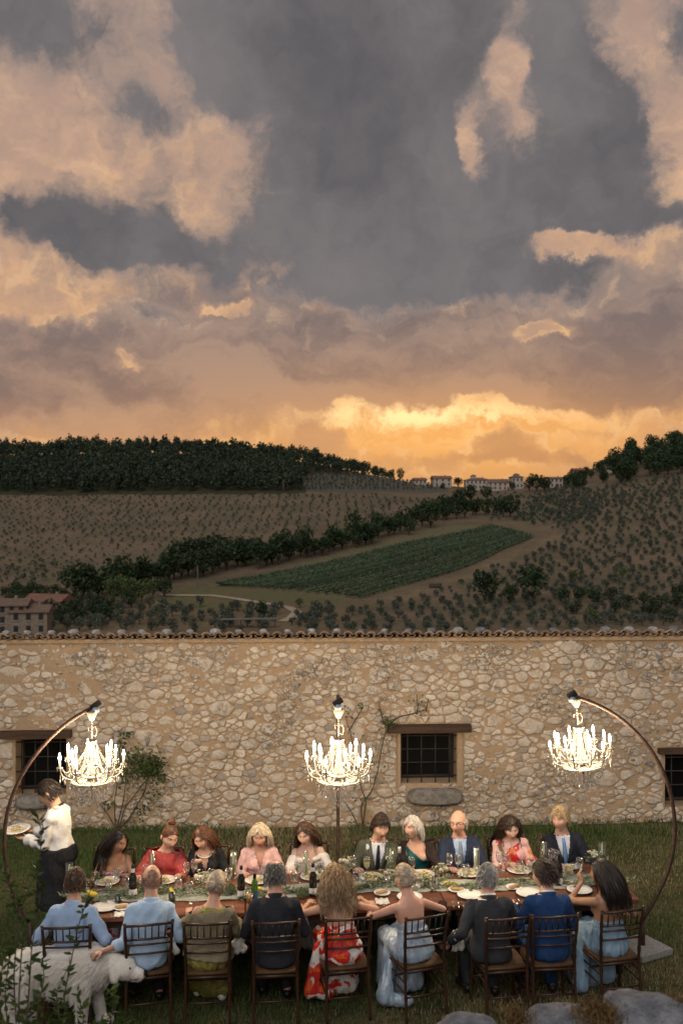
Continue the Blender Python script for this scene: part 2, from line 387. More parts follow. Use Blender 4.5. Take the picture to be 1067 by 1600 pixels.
for row in TT:
    zf = CAMZ-(row-HY)/FPX*TY
    yy = np.concatenate([ZN_Y, TY]); zz = np.concatenate([ZN_Z, zf])
    _prof.append(_pchip(yy, zz, YG))
_prof = np.array(_prof)
HG = np.array([np.interp(PXG, TPX, _prof[:, j]) for j in range(len(YG))])     # [Y, px]
k = np.ones(9)/9
HG = np.array([np.convolve(np.pad(r, 4, 'edge'), k, 'valid') for r in HG])
XG = (PXG[None, :]-CX)/FPX*YG[:, None]
_und = vnoise(np.stack([XG.ravel(), np.repeat(YG, len(PXG)), np.zeros(XG.size)], 1), 5, .03, 3).reshape(XG.shape)
HG = HG+_und*.5*np.clip((YG-60)/200, 0, 1)[:, None]
def H(X, Y):
    X = np.asarray(X, float); Y = np.asarray(Y, float); px = X/Y*FPX+CX
    i = np.clip(np.searchsorted(YG, Y)-1, 0, len(YG)-2); j = np.clip(np.searchsorted(PXG, px)-1, 0, len(PXG)-2)
    a = (Y-YG[i])/(YG[i+1]-YG[i]); b = np.clip((px-PXG[j])/(PXG[j+1]-PXG[j]), 0, 1)
    return (HG[i, j]*(1-a)*(1-b)+HG[i+1, j]*a*(1-b)+HG[i, j+1]*(1-a)*b+HG[i+1, j+1]*a*b)
PYG = HY+(CAMZ-HG)/YG[:, None]*FPX
_far = (YG >= 215) & (YG <= 690)
def gpix(px, py):
    """point of the far ground that a line of sight meets"""
    col = np.array([np.interp(px, PXG, PYG[i]) for i in np.where(_far)[0]])
    Y = float(np.interp(-py, -np.maximum.accumulate(col[::-1])[::-1], YG[_far]))
    X = (px-CX)/FPX*Y
    return np.array([X, Y, float(H(X, Y))])
def inpoly(px, py, poly):
    px = np.asarray(px, float); py = np.asarray(py, float); r = np.zeros(px.shape, bool); n = len(poly)
    for i in range(n):
        x0, y0 = poly[i]; x1, y1 = poly[(i+1) % n]
        c = (y0 > py) != (y1 > py)
        r ^= c & (px < (x1-x0)*(py-y0)/((y1-y0) if y1 != y0 else 1e-9)+x0)
    return r
VINE = [(335,917),(470,880),(600,845),(690,821),(772,822),(834,838),(760,868),(690,898),(625,921),(542,938),(470,926),(400,920)]
MEADOW = [(240,938),(300,916),(345,917),(470,927),(540,940),(520,950),(440,945),(380,952),(320,955)]
TRACK = [(545,944),(640,926),(700,905),(780,872),(862,838),(770,818),(700,812),(705,807),(790,812),(885,836),(800,874),(720,908),(650,934),(560,952)]
GREYSTRIP = [(470,738),(560,732),(690,752),(700,770),(480,769)]
PATH = [(250,930),(330,931),(380,938),(420,944),(452,950),(464,957),(455,966),(440,972)]
WOOD = [(-900,690),(0,690),(350,682),(460,690),(560,712),(610,735),(478,740),(476,772),(0,774),(-900,776)]
BOTTOMGRASS = [(100,935),(240,930),(560,950),(560,1000),(100,1000)]
cx = .5*(PXG[1:]+PXG[:-1]); cyg = .25*(PYG[1:, 1:]+PYG[:-1, 1:]+PYG[1:, :-1]+PYG[:-1, :-1])
cxx = np.broadcast_to(cx, cyg.shape)
mid = np.zeros(cyg.shape, int)
jx = cxx+vnoise(np.stack([cxx.ravel(), cyg.ravel(), 0*cyg.ravel()], 1), 3, .06).reshape(cyg.shape)*5
jy = cyg+vnoise(np.stack([cxx.ravel(), cyg.ravel(), 0*cyg.ravel()], 1), 4, .06).reshape(cyg.shape)*1.2
farm = ((YG[1:]+YG[:-1])/2 > 225)[:, None] & ((YG[1:]+YG[:-1])/2 < 700)[:, None]
mid[inpoly(jx, jy, BOTTOMGRASS) & farm] = 1
mid[inpoly(jx, jy, MEADOW) & farm] = 2
mid[inpoly(jx, jy, TRACK) & farm] = 1
mid[inpoly(jx, jy, VINE) & farm] = 3
mid[inpoly(jx, jy, GREYSTRIP) & farm] = 4
mid[inpoly(jx, jy, WOOD) & farm] = 5
ny, nx = HG.shape
V = np.stack([XG, np.broadcast_to(YG[:, None], XG.shape), HG], -1).reshape(-1, 3)
ii, jj = np.meshgrid(np.arange(ny-1), np.arange(nx-1), indexing='ij'); a = (ii*nx+jj).ravel()
me = arr_mesh('terrain', V, np.stack([a, a+1, a+nx+1, a+nx], 1), True)
me.polygons.foreach_set('material_index', mid.ravel().astype(np.int32))
def soil(name, c1, c2, c3, s=.05):
    m, t, p = material(name); vec = t.n('ShaderNodeTexCoord').outputs['Object']
    col = t.mix(t.ss(t.noise(vec, s, 6, .6), .38, .62), c1, c2)
    col = t.mix(t.ss(t.noise(vec, s*9, 5, .65), .45, .68), col, c3)
    t.L.new(col, p.inputs['Base Color']); p.inputs['Roughness'].default_value = .95; p.inputs['Specular IOR Level'].default_value = .1
    return m
terrain = link('terrain', me, [soil('brown_soil', (.190,.135,.090), (.130,.104,.066), (.098,.098,.056)), soil('dry_grass_soil', (.205,.152,.092), (.155,.115,.07), (.125,.102,.06)),
    soil('meadow_grass', (.125,.120,.058), (.15,.12,.062), (.10,.105,.045)), soil('vineyard_soil', (.15,.135,.075), (.17,.14,.08), (.11,.11,.055)),
    soil('grey_olive_field', (.10,.098,.075), (.12,.105,.08), (.08,.082,.06)), soil('wood_floor', (.05,.06,.03), (.06,.05,.03), (.04,.04,.025))])
tag(terrain, kind='structure')
def ribbon(name, pts, width, mat, dz=.12):
    P = [gpix(*p) for p in pts]; Q = []
    for i in range(len(P)-1):
        for f in np.linspace(0, 1, 8, endpoint=False): Q.append(P[i]*(1-f)+P[i+1]*f)
    Q.append(P[-1]); Q = np.array(Q); t = np.gradient(Q, axis=0)[:, :2]; t /= np.linalg.norm(t, axis=1)[:, None]
    n = np.stack([-t[:, 1], t[:, 0]], 1)*width/2
    L = np.c_[Q[:, :2]+n, np.zeros(len(Q))]; Rr = np.c_[Q[:, :2]-n, np.zeros(len(Q))]
    for A in (L, Rr): A[:, 2] = H(A[:, 0], A[:, 1])+dz
    k = len(Q); V = np.concatenate([L, Rr]); F = [(i, k+i, k+i+1, i+1) for i in range(k-1)]
    return link(name, arr_mesh(name, V, F, True), mat)
tag(ribbon('path', PATH, 2.6, soil('white_track', (.42,.35,.26), (.34,.28,.20), (.38,.30,.2)), .18), kind='structure')
# ---- trees
def crown_mesh(name, rx, rz, n, leaf, seed, lobes=7, base=.0, trunkh=None):
    g = np.random.default_rng(seed); C = []
    lob = []
    for k in range(lobes):
        th = g.uniform(0, 6.28); rr = rx*g.uniform(.15, .62); lob.append((rr*math.cos(th), rr*math.sin(th), rz*g.uniform(-.45, .62), g.uniform(.38, .6)))
    lob.append((0, 0, 0, .75))
    w = np.array([l[3]**2 for l in lob]); w /= w.sum(); pick = g.choice(len(lob), n, p=w)
    d = g.normal(size=(n, 3)); d /= np.linalg.norm(d, axis=1)[:, None]; r = g.uniform(.55, 1.0, n)**.6
    L = np.array(lob)[pick]
    C = L[:, :3]+d*r[:, None]*np.stack([rx*L[:, 3], rx*L[:, 3], rz*L[:, 3]], 1)
    C[:, 2] += base
    V, F = quads(C, leaf*g.uniform(.6, 1.3, n), g, .3, .9)
    return V, F
def core_verts(rx, rz, base, seed):
    b = MB(); b.ell((0, 0, base), (rx, rx, rz), None, 8, 6); v = np.concatenate(b.v); v *= (1+.18*vnoise(v, seed, 1.5/rx))[:, None]; 
    return v, b.f
def tree_meshes(tag_, rx, rz, n, leaf, seed, hbase):
    V, F = crown_mesh('crown', rx, rz, n, leaf, seed, base=hbase+rz)
    cme = arr_mesh('crown_'+tag_, V, F)
    b = MB(); b.tube([(0, 0, -.6), (.05*rx, 0, hbase*.6), (0, .05*rx, hbase+rz*.5)], [rx*.075, rx*.055, rx*.03], 6)
    for k in range(4):
        th = k*1.6+seed; b.tube([(0, 0, hbase*.8), (rx*.3*math.cos(th), rx*.3*math.sin(th), hbase+rz*.6), (rx*.5*math.cos(th), rx*.5*math.sin(th), hbase+rz*1.1)], [rx*.035, rx*.025, rx*.01], 5)
    return cme, b.mesh('trunk_'+tag_)
M['tree_leaf'] = leafmat('broadleaf_foliage', (.028,.050,.022), (.044,.070,.026), .25, .4, .2)
M['tree_leaf_light'] = leafmat('light_broadleaf_foliage', (.075,.115,.040), (.095,.125,.045), .25, .35, .2)
M['olive_far'] = leafmat('grey_green_olive_foliage', (.098,.115,.085), (.070,.088,.062), .3, .35, .15)
M['wood_leaf'] = leafmat('wood_foliage', (.028,.046,.029), (.041,.060,.033), .05, .45, .15)
M['vineyard_leaf'] = leafmat('vine_row_foliage', (.058,.095,.052), (.080,.115,.060), .2, .35, .15)
BT = [tree_meshes('broad%d' % k, 3.6, 3.3, 420, .75, 40+k, .9) for k in range(4)]
for c, t in BT: c.materials.append(M['tree_leaf']); t.materials.append(M['bark'])
BTL = [tree_meshes('light%d' % k, 3.4, 3.2, 420, .7, 60+k, 1.1) for k in range(2)]
for c, t in BTL: c.materials.append(M['tree_leaf_light']); t.materials.append(M['bark'])
def big_tree(pos, rad, label, group, kind=0, hs=1.0, name='broad_tree', cat='tree'):
    c, t = (BTL if kind else BT)[random.randrange(2 if kind else 4)]
    e = empty(name, pos, random.uniform(0, 6.28)); s = rad/3.5; e.scale = (s, s, s*hs)
    link('crown', c, None, e); link('trunk', t, None, e)
    return tag(e, label, cat, group)
# hedge of trees running up the valley side
HEDGE = [(118,938),(180,930),(240,917),(300,903),(350,893),(420,885),(480,872),(540,858),(590,846),(640,833),(690,815),(740,806),(800,806)]
hp = np.array(HEDGE, float); dl = np.r_[0, np.cumsum(np.hypot(*np.diff(hp, axis=0).T))]
for k, q in enumerate(np.arange(0, dl[-1], 11.5)):
    px = np.interp(q, dl, hp[:, 0]); py = np.interp(q, dl, hp[:, 1])
    p = gpix(px+random.uniform(-5, 5), py+random.uniform(-6, 3))
    big_tree(p, random.uniform(3.4, 5.2), 'dark green tree in the tree belt running diagonally up the valley', 'trees of the diagonal tree belt', 0, random.uniform(.85, 1.15))
for (px, py) in [(715,796),(735,785),(760,782),(700,806),(665,812),(590,832),(560,840),(280,890),(300,888),(320,886),(345,880),(380,878),(400,876)]:
    big_tree(gpix(px, py), random.uniform(3.8, 5.4), 'dark green tree in the tree belt running diagonally up the valley', 'trees of the diagonal tree belt', 0, 1.0)
for (px, py, r) in [(178,941,3.6),(205,944,3.4),(222,940,3.0),(190,936,3.2),(240,934,2.8)]:
    big_tree(gpix(px, py), r, 'lighter green tree in the small row in front of the tree belt', 'lighter trees beside the meadow', 1)
big_tree(gpix(257,934), 2.7, 'round dark tree standing alone at the edge of the meadow', None)
big_tree(gpix(409,966), 2.2, 'small round dark tree beside the white track', None)
for (px, py, r, l) in [(757,944,4.6,'broad dark tree, leftmost of the clump below the vineyard'),(795,944,2.6,'narrow dark tree in the middle of the clump below the vineyard'),(833,944,5.0,'broad dark tree, rightmost of the clump below the vineyard')]:
    big_tree(gpix(px, py), r, l, None, 0, .95)
for (px, py) in [(880,945),(905,938),(930,945),(955,938),(980,950),(1005,945),(1030,955),(1055,950),(1060,935),(900,960),(960,958),(1015,968),(1045,972)]:
    big_tree(gpix(px, py), random.uniform(1.9, 3.0), 'dense dark scrub tree at the foot of the olive slope', 'scrub trees at the foot of the slope', 0, .8)
for (px, py, r) in [(895,912,2.0),(972,905,1.9),(925,975,1.8)]:
    big_tree(gpix(px, py), r, 'pale green bushy tree among the olives of the slope', 'pale bushy trees on the olive slope', 1)
for (px, py) in [(40,945),(20,948),(65,935),(60,948),(85,935),(130,962),(150,966),(110,970),(165,972),(95,975),(60,978),(185,965),(140,950),(205,950),(10,938),(30,936),(50,930),(100,945),(118,950),(75,970),(122,975),(155,958),(20,930),(172,958),(85,948),(46,988),(62,986),(33,990)]:
    big_tree(gpix(px, py), random.uniform(1.8, 2.8), 'dark bushy tree around the farm buildings', 'trees around the farm buildings', 0, .9)
for k, px in enumerate([30, 41]):                                   # two cypresses by the farm
    p = gpix(px, 984); e = empty('cypress_tree', p)
    V, F = crown_mesh('crown', .75, 3.2, 260, .5, 90+k, 4, 3.4); link('crown', arr_mesh('cypress_crown', V, F), M['tree_leaf'], e)
    b = MB(); b.tube([(0, 0, -.5), (0, 0, 1.5), (0, 0, 3)], [.14, .11, .05], 6); b.build('trunk', M['bark'], e)
    tag(e, ['narrow dark cypress close to the pale farm building', 'narrow dark cypress between the two farm buildings'][k], 'tree')
# ridge trees behind the village and the wood of the upper right corner
for (px, py, r) in [(838,768,5.6),(850,768,5.0),(826,767,4.6),(716,763,4.0),(800,766,3.0),(770,767,2.2),(692,764,2.2)]:
    big_tree(gpix(px, py), r, 'rounded dark tree standing among the ridge houses', 'trees among the ridge houses', 0, .85)
for (px, py) in [(560,722),(572,726),(586,731),(598,737),(612,741),(545,719),(625,745)]:
    big_tree(gpix(px, py), random.uniform(2.6, 3.8), 'small dark tree on the skyline at the end of the wood', 'skyline trees beyond the wood', 0, 1.15)
UR = []
for k in range(2400):
    px = random.uniform(880, 1100); py = random.uniform(690, 775)
    top = np.interp(px, [880,960,1067,1300], [757,722,690,668]); bot = np.interp(px, [880,960,1067,1300], [768,758,742,720])
    if top <= py <= bot: UR.append((px, py))
    if len(UR) >= 110: break
for (px, py) in UR:
    if px < 1085: big_tree(gpix(px, py), random.uniform(3.6, 6.0) if px > 955 else random.uniform(2.4, 3.6), 'dark tree in the small wood crowning the hill', 'trees of the hilltop wood', 0, random.uniform(.9, 1.15))
def scatter_mass(name, pts, mk, mat, seed, label, cat):
    """a mass of plants nobody could count, as one object"""
    VV = []; FF = []; n = 0; g = np.random.default_rng(seed)
    for p in pts:
        V, F = mk[g.integers(len(mk))]; s = p[3]; th = g.uniform(0, 6.28); c, sn = math.cos(th), math.sin(th)
        W_ = V*np.array([s, s, s*g.uniform(.85, 1.2)]); W_ = np.stack([W_[:, 0]*c-W_[:, 1]*sn, W_[:, 0]*sn+W_[:, 1]*c, W_[:, 2]], 1)+np.array(p[:3])
        VV.append(W_); FF.append(F+n); n += len(V)
    o = link(name, arr_mesh(name, np.concatenate(VV), np.concatenate(FF)), mat)
    return tag(o, label, cat, None, 'stuff')
g = np.random.default_rng(8)
pts = []
Yq = 545.0
while Yq < 720:
    for X in np.arange(-330, 60, 5.0):
        x = X+g.uniform(-2.4, 2.4); y = Yq+g.uniform(-2.4, 2.4); z = float(H(x, y)); px = x/y*FPX+CX; py = HY+(CAMZ-z)/y*FPX
        lim = np.interp(px, [-900,470,480,560,620], [546,546,622,636,690])
        if px < 615 and y > lim and px > -420: pts.append((x, y, z, g.uniform(.6, 1.3)*np.interp(px, [440,620], [1.0,.55])))
    Yq += 5.6 if Yq < 640 else 9
mk = []
for k in range(6):
    V, F = crown_mesh('c', 3.0, 4.4, 170, 1.15, 100+k, 6, 5.0); mk.append((V, F))
for _ in range(900):
    px = g.uniform(1090, 1700); y = g.uniform(430, 640); x = (px-CX)/FPX*y
    if y > np.interp(px, [1067,1500], [500,440]): pts.append((x, y, float(H(x, y)), g.uniform(.7, 1.1)))
scatter_mass('forest', pts, mk, M['wood_leaf'], 5, 'dark green wood covering the top of the far hill', 'wood')
# ---- olives: the 300 that show largest as trees of their own, the rest as one mass
OLV = []
for k in range(4):
    V, F = crown_mesh('olive', 1.2, 1.05, 230, .32, 120+k, 4, 1.3)
    b = MB(); b.tube([(0, 0, -.3), (.08, .03, .6), (-.05, 0, 1.2)], [.14, .10, .06], 5)
    tv = np.concatenate(b.v); tf = [q for q in b.f if len(q) == 4]
    OLV.append((np.concatenate([V, tv]), np.concatenate([F, np.array(tf)+len(V)])))
OLM = [arr_mesh('olive_tree%d' % k, *o) for k, o in enumerate(OLV)]
for m_ in OLM: m_.materials.append(M['olive_far'])
SLOPE = [(862,752),(930,765),(1067,742),(1620,700),(1620,1000),(470,1000),(455,975),(470,945),(545,955),(650,938),(715,912),(800,878),(890,838),(800,812),(830,790),(850,770)]
cand = []
for Y0 in np.arange(226, 600, 4.6):
    for X0 in np.arange(-20, 330, 4.4):
        x = X0+g.uniform(-1.3, 1.3); y = Y0+g.uniform(-1.3, 1.3); px = x/y*FPX+CX
        if not -30 < px < 1560: continue
        z = float(H(x, y)); py = HY+(CAMZ-z)/y*FPX
        if py > 1002 or g.random() < .12: continue
        if inpoly([px], [py], SLOPE)[0]: cand.append((x, y, z-.1, g.uniform(.55, 1.25)*(1.0 if px > 760 or py > 940 else .8)))
for X0 in np.arange(-75, -5, 5.2):
    for Y0 in np.arange(226, 275, 5.2):
        x = X0+g.uniform(-1.6, 1.6); y = Y0+g.uniform(-1.6, 1.6); px = x/y*FPX+CX; z = float(H(x, y)); py = HY+(CAMZ-z)/y*FPX
        if py > 948 and g.random() < .80 and not (440 < px < 470): cand.append((x, y, z-.1, g.uniform(.8, 1.6)))
cand.sort(key=lambda c: (not 0 < c[0]/c[1]*FPX+CX < 1067, -c[3]/c[1]))
for k, c in enumerate(cand[:300]):
    o = bpy.data.objects.new('olive_tree', OLM[k % 4]); COL.objects.link(o); put(o, c[:3], g.uniform(0, 6.28), c[3])
    tag(o, 'grey-green olive tree planted on the brown slope', 'olive tree', 'olive trees on the near slope')
scatter_mass('olive_grove', cand[300:], [(V[::1], F) for V, F in OLV], M['olive_far'], 6, 'olive trees dotted over the farther brown slope', 'olive grove')
pts = []
for Y0 in np.arange(330, 556, 4.6):
    for X0 in np.arange(-345, 75, 4.4):
        x = X0+g.uniform(-1.2, 1.2); y = Y0+g.uniform(-1, 1); px = x/y*FPX+CX
        if not -420 < px < 690: continue
        z = float(H(x, y)); py = HY+(CAMZ-z)/y*FPX
        hy = np.interp(px, hp[:, 0], hp[:, 1])-12 if px > 118 else 935
        if py < 772 or py > hy or g.random() < .12: continue
        pts.append((x, y, z, g.uniform(.32, .78)*(1.35 if px < 130 and py > 880 else 1)))
for px in np.arange(480, 700, 6.5):
    for py in np.arange(742, 769, 4.5):
        if inpoly([px], [py], GREYSTRIP)[0]:
            p = gpix(px+g.uniform(-2, 2), py+g.uniform(-1, 1)); pts.append((*p, g.uniform(.7, 1.1)))
for k in range(220):
    px = g.uniform(760, 930); py = g.uniform(772, 815)
    p = gpix(px, py); pts.append((*p, g.uniform(.6, 1.2)))
sm = []
for k in range(4):
    V, F = crown_mesh('sap', 1.25, 1.2, 26, .8, 140+k, 3, 1.1); sm.append((V, F))
scatter_mass('sapling_field', pts, sm, M['olive_far'], 9, 'small olive saplings dotted in rows over the brown hillside', 'saplings')
# ---- vineyard rows
A0, A1 = gpix(338,916), gpix(768,823); B0, B1 = gpix(560,936), gpix(832,840)
for r in range(26):
    f = r/25; P0_ = A0*(1-f)+B0*f; P1_ = A1*(1-f)+B1*f
    if f < .9: P0_ = A0+(np.array(gpix(470+ (f-.5)*180, 926+ (f-.5)*18))-A0)*min(1, f*1.15)
    L = np.linalg.norm(P1_-P0_); n = int(L*5)
    q = g.uniform(0, 1, n); C = P0_[None, :]*(1-q)[:, None]+P1_[None, :]*q[:, None]; C = C+g.normal(size=(n, 3))*np.array([.17, .17, 0])
    C[:, 2] = H(C[:, 0], C[:, 1])+g.uniform(.3, 1.6, n)
    V, F = quads(C, g.uniform(.4, .8, n), g, .3)
    kk = 60; qc = np.linspace(0, 1, kk); cc_ = P0_[None]*(1-qc)[:, None]+P1_[None]*qc[:, None]; cc_[:, 2] = H(cc_[:, 0], cc_[:, 1])+.9; b = MB(); b.tube(cc_, .30, 5, False); tv_ = np.concatenate(b.v); F = np.concatenate([F, np.array(b.f)+len(V)]); V = np.concatenate([V, tv_])
    o = link('vine_row', arr_mesh('vine_row', V, F), M['vineyard_leaf'])
    tag(o, 'green row of vines in the sloping vineyard field', 'vine row', 'rows of the vineyard')
# ---- houses
M['plaster'] = pm('pale_plaster', (.42,.36,.31), (.34,.29,.25), .6, .9)
M['plaster_pink'] = pm('pinkish_plaster', (.42,.27,.21), (.34,.22,.17), .6, .9)
M['roof_far'] = pm('terracotta_roof', (.24,.115,.075), (.17,.09,.065), 1.2, .9)
M['roof_brown'] = pm('old_brown_roof', (.20,.13,.095), (.15,.10,.075), 1.2, .9)
M['window_dark'] = pm('dark_window', (.03,.03,.035), None, 2, .3)
M['stone_far'] = pm('farm_stone', (.24,.19,.145), (.18,.14,.11), 1.5, .95)
def house(px, py, w, d, h, label, wall='plaster', roof='roof_far', rot=0.0, rows=2, cols=4, tower=None, rh=None, hip=False):
    p = gpix(px, py); e = empty('house', p, rot)
    b = MB(); b.box((0, 0, h/2-1.5), (w, d, h+3)); b.build('wall', M[wall], e, False)
    rh = rh or d*.2; o_ = .5; x, y = w/2+o_, d/2+o_; ix = x-(y if hip else 0)
    b = MB(); b.add([(-x, -y, h), (x, -y, h), (x, y, h), (-x, y, h), (-ix, 0, h+rh), (ix, 0, h+rh), (-x, -y, h-.25), (x, -y, h-.25), (x, y, h-.25), (-x, y, h-.25)],
        [(0,1,5,4), (2,3,4,5), (0,4,3), (1,2,5), (6,7,1,0), (7,8,2,1), (8,9,3,2), (9,6,0,3), (9,8,7,6)])
    rf = b.build('roof', M[roof], e, False)
    b = MB(); b.box((w*.22, 0, h+rh*.9), (.7, .7, 1.4)); b.build('chimney', M[wall], rf, False)
    for r in range(rows):
        for c in range(cols):
            wx = -w/2+(c+.5)*w/cols; wz = h*(r+.55)/rows
            b = MB(); b.box((wx, -d/2-.03, wz), (.95, .12, 1.35)); wd = b.build('window', M['window_dark'], e, False)
            b = MB(); b.box((wx, -d/2-.12, wz-.78), (1.25, .2, .12)); b.build('sill', M['plaster'], wd, False)
    if tower:
        tx, tw, th = tower
        b = MB(); b.box((tx, 0, h+th/2), (tw, tw, th+1)); b.build('turret', M[wall], e, False)
        b = MB(); b.add([(tx-tw*.65, -tw*.65, h+th+.5), (tx+tw*.65, -tw*.65, h+th+.5), (tx+tw*.65, tw*.65, h+th+.5), (tx-tw*.65, tw*.65, h+th+.5), (tx, 0, h+th+1.5)], [(0,1,4),(1,2,4),(2,3,4),(3,0,4),(3,2,1,0)])
        b.build('turret_roof', M[roof], e, False)
    return tag(e, label, 'house', 'houses')
house(655,757,8,7,3,'small low house at the end of the row of ridge houses, by the grey strip','plaster','roof_far',.2,1,3)
house(689,760,12,9,5.2,'white ridge house with a reddish pitched roof, alone beside the belt of trees','plaster','roof_far',.15,2,3)
house(745,765,16,10,6.2,'largest ridge house, long pale block with a square turret on the roof','plaster','roof_brown',0,2,6,(-2.5,3.2,2.2),1.6,True)
house(778,766,12,8,5,'pale ridge house between the turreted block and the square tower house','plaster','roof_brown',-.2,2,4,None,2.2)
house(806,764,7.5,7.5,7.5,'square tower-like pale ridge house with a low hipped roof','plaster','roof_brown',.1,2,3,(0,3,1.0),1.4,True)
house(867,762,7.5,7,5.4,'small plain pale ridge house just beyond the big rounded tree','plaster','roof_brown',0,2,3,None,1.0)
house(902,748,7,6.5,5.4,'pinkish ridge house with a dark roof below the hilltop wood','plaster_pink','roof_far',.1,2,3,None,1.2)
house(953,738,6.5,6,4.0,'white house half hidden under the trees of the hilltop wood','plaster','roof_brown',-.1,1,3,None,1.0)
house(10,992,10,7,6.6,'tall pale stone farm building cut off by the edge of the picture','stone_far','roof_brown',.1,3,5,None,1.2)
house(50,990,8,7,5.2,'plain stone farm annex behind the two cypresses','stone_far','roof_brown',.1,2,3,None,1.2)
house(78,957,10.5,7,3.4,'low stone farmhouse with a reddish pitched roof among trees','stone_far','roof_far',-.25,1,4,None,1.6)
house(98,966,7,5,2.4,'small stone shed at the end of the low farmhouse','stone_far','roof_brown',-.25,1,2,None,.9)
# long metal field canopy and posts in the valley
p = gpix(390,981); e = empty('field_canopy', p, .1); b = MB(); b.box((0, 0, 2.1), (13.5, 3.0, .16)); b.build('roof_sheet', pm('grey_sheet_metal', (.16,.18,.19), None, 3, .4, metal=.5), e, False)
for x in (-6, -2, 2, 6):
    b = MB(); b.box((x, 0, .7), (.16, .16, 2.8)); b.build('post', M['iron_dark'], e, False)
tag(e, 'long low grey metal canopy standing in the valley olive grove', 'canopy')
for (px, py, h, l) in [(309,918,7,'thin utility pole beside the meadow and the vineyard'),(443,770,7,'thin utility pole at the lower edge of the wood'),(232,868,6,'thin utility pole in the middle of the brown hillside')]:
    p = gpix(px, py); e = empty('utility_pole', p); b = MB(); b.tube([(0, 0, -.5), (0, 0, h)], [.14, .10], 6); b.build('pole', M['stone_far'], e)
    b = MB(); b.box((0, 0, h-.5), (1.6, .12, .12)); b.build('crossarm', M['old_wood'], e, False); tag(e, l, 'utility pole')
p = gpix(680,918); e = empty('woodpile', p)
for k in range(14):
    b = MB(); a_ = random.uniform(-.35, .35); b.tube([(-1.8, -1.2+(k % 5)*.55, .25+.4*(k//5)), (1.8, -1.2+(k % 5)*.55+a_, .3+.4*(k//5))], .26, 7); b.build('log', M['bark'], e)
tag(e, 'heap of brown logs on the bare ground below the vineyard', 'woodpile')
# ------------------------------------------------------------------ lawn
def lawn_mat():
    m, t, p = material('lawn_soil'); vec = t.n('ShaderNodeTexCoord').outputs['Object']
    dry = t.ss(t.noise(vec, .55, 4, .6), .42, .62)
    col = t.mix(dry, (.062,.068,.026), (.16,.125,.066))
    col = t.mix(t.ss(t.noise(vec, 14, 6, .7), .4, .7), col, (.035,.032,.016))
    t.L.new(col, p.inputs['Base Color']); p.inputs['Roughness'].default_value = .95; p.inputs['Specular IOR Level'].default_value = .1
    b = t.n('ShaderNodeBump'); b.inputs['Strength'].default_value = .6; b.inputs['Distance'].default_value = .03
    t.L.new(t.noise(vec, 30, 6, .7), b.inputs['Height']); t.L.new(b.outputs[0], p.inputs['Normal'])
    return m
gx = np.linspace(-24, 24, 97); gy = np.linspace(4.9, 14.6, 40); GX, GY = np.meshgrid(gx, gy)
GZ = .018*vnoise(np.stack([GX.ravel(), GY.ravel(), 0*GX.ravel()], 1), 21, .8).reshape(GX.shape)-.012
nxl = len(gx); ii, jj = np.meshgrid(np.arange(len(gy)-1), np.arange(nxl-1), indexing='ij'); a = (ii*nxl+jj).ravel()
tag(link('lawn', arr_mesh('lawn', np.stack([GX, GY, GZ], -1).reshape(-1, 3), np.stack([a, a+1, a+nxl+1, a+nxl], 1), True), lawn_mat()), kind='structure')
def dryness(x, y):
    n = vnoise(np.stack([x, y, 0*x], 1), 33, .55, 3)
    return np.clip(.44+.19*(x-.3)/2.0-.10*(y > 10.8)+.45*n-.10*np.clip(y-12.5, 0, 2)+.25*(np.abs(x+.6) < .7)*(y > 11.5), 0, 1)
def grass(n, seed):
    g = np.random.default_rng(seed)
    y = 8.2+6.0*g.random(n); x = (g.random(n)*2-1)*(y*.36+.5)
    d = dryness(x, y)
    keep = g.random(n) < (1.0-.35*d)
    # trodden bare strip under and in front of the table
    keep &= g.random(n) < np.where((y < 9.6) & (np.abs(x) < 3), .55, 1.0)
    x, y, d = x[keep], y[keep], d[keep]; n = len(x)
    h = g.uniform(.025, .065, n)*np.where(y > 13.9, 1.8, 1.0)*(1.15-.3*d); th = g.uniform(0, 6.28, n); w = g.uniform(.003, .0065, n)
    lx = np.cos(th); ly = np.sin(th); lean = g.uniform(.1, .8, n)*h
    z0 = np.full(n, -.02)
    b = np.stack([x, y, z0], 1); side = np.stack([-ly*w, lx*w, 0*w], 1); tip = np.stack([x+lx*lean, y+ly*lean, z0+h], 1)
    V = np.stack([b-side, b+side, tip], 1).reshape(-1, 3)
    me = arr_mesh('grass', V, np.arange(3*n).reshape(-1, 3))
    at_ = me.attributes.new('dry', 'FLOAT', 'FACE'); at_.data.foreach_set('value', d.astype(np.float32))
    m, t, p = material('grass_blades'); an = t.n('ShaderNodeAttribute', attribute_name='dry')
    r = t.n('ShaderNodeNewGeometry').outputs['Random Per Island']
    f = t.m('ADD', an.outputs['Fac'], t.m('MULTIPLY', t.m('SUBTRACT', r, .5), .7), clamp=True)
    col = t.ramp(f, [(0, (.058,.100,.025)), (.40, (.105,.120,.042)), (.58, (.21,.172,.095)), (1, (.33,.255,.16))])
    t.L.new(col, p.inputs['Base Color']); p.inputs['Roughness'].default_value = .6; p.inputs['Specular IOR Level'].default_value = .2
    o = link('grass', me, m); return tag(o, 'short lawn grass, green and partly dried out', 'grass', None, 'stuff')
grass(190000, 3)
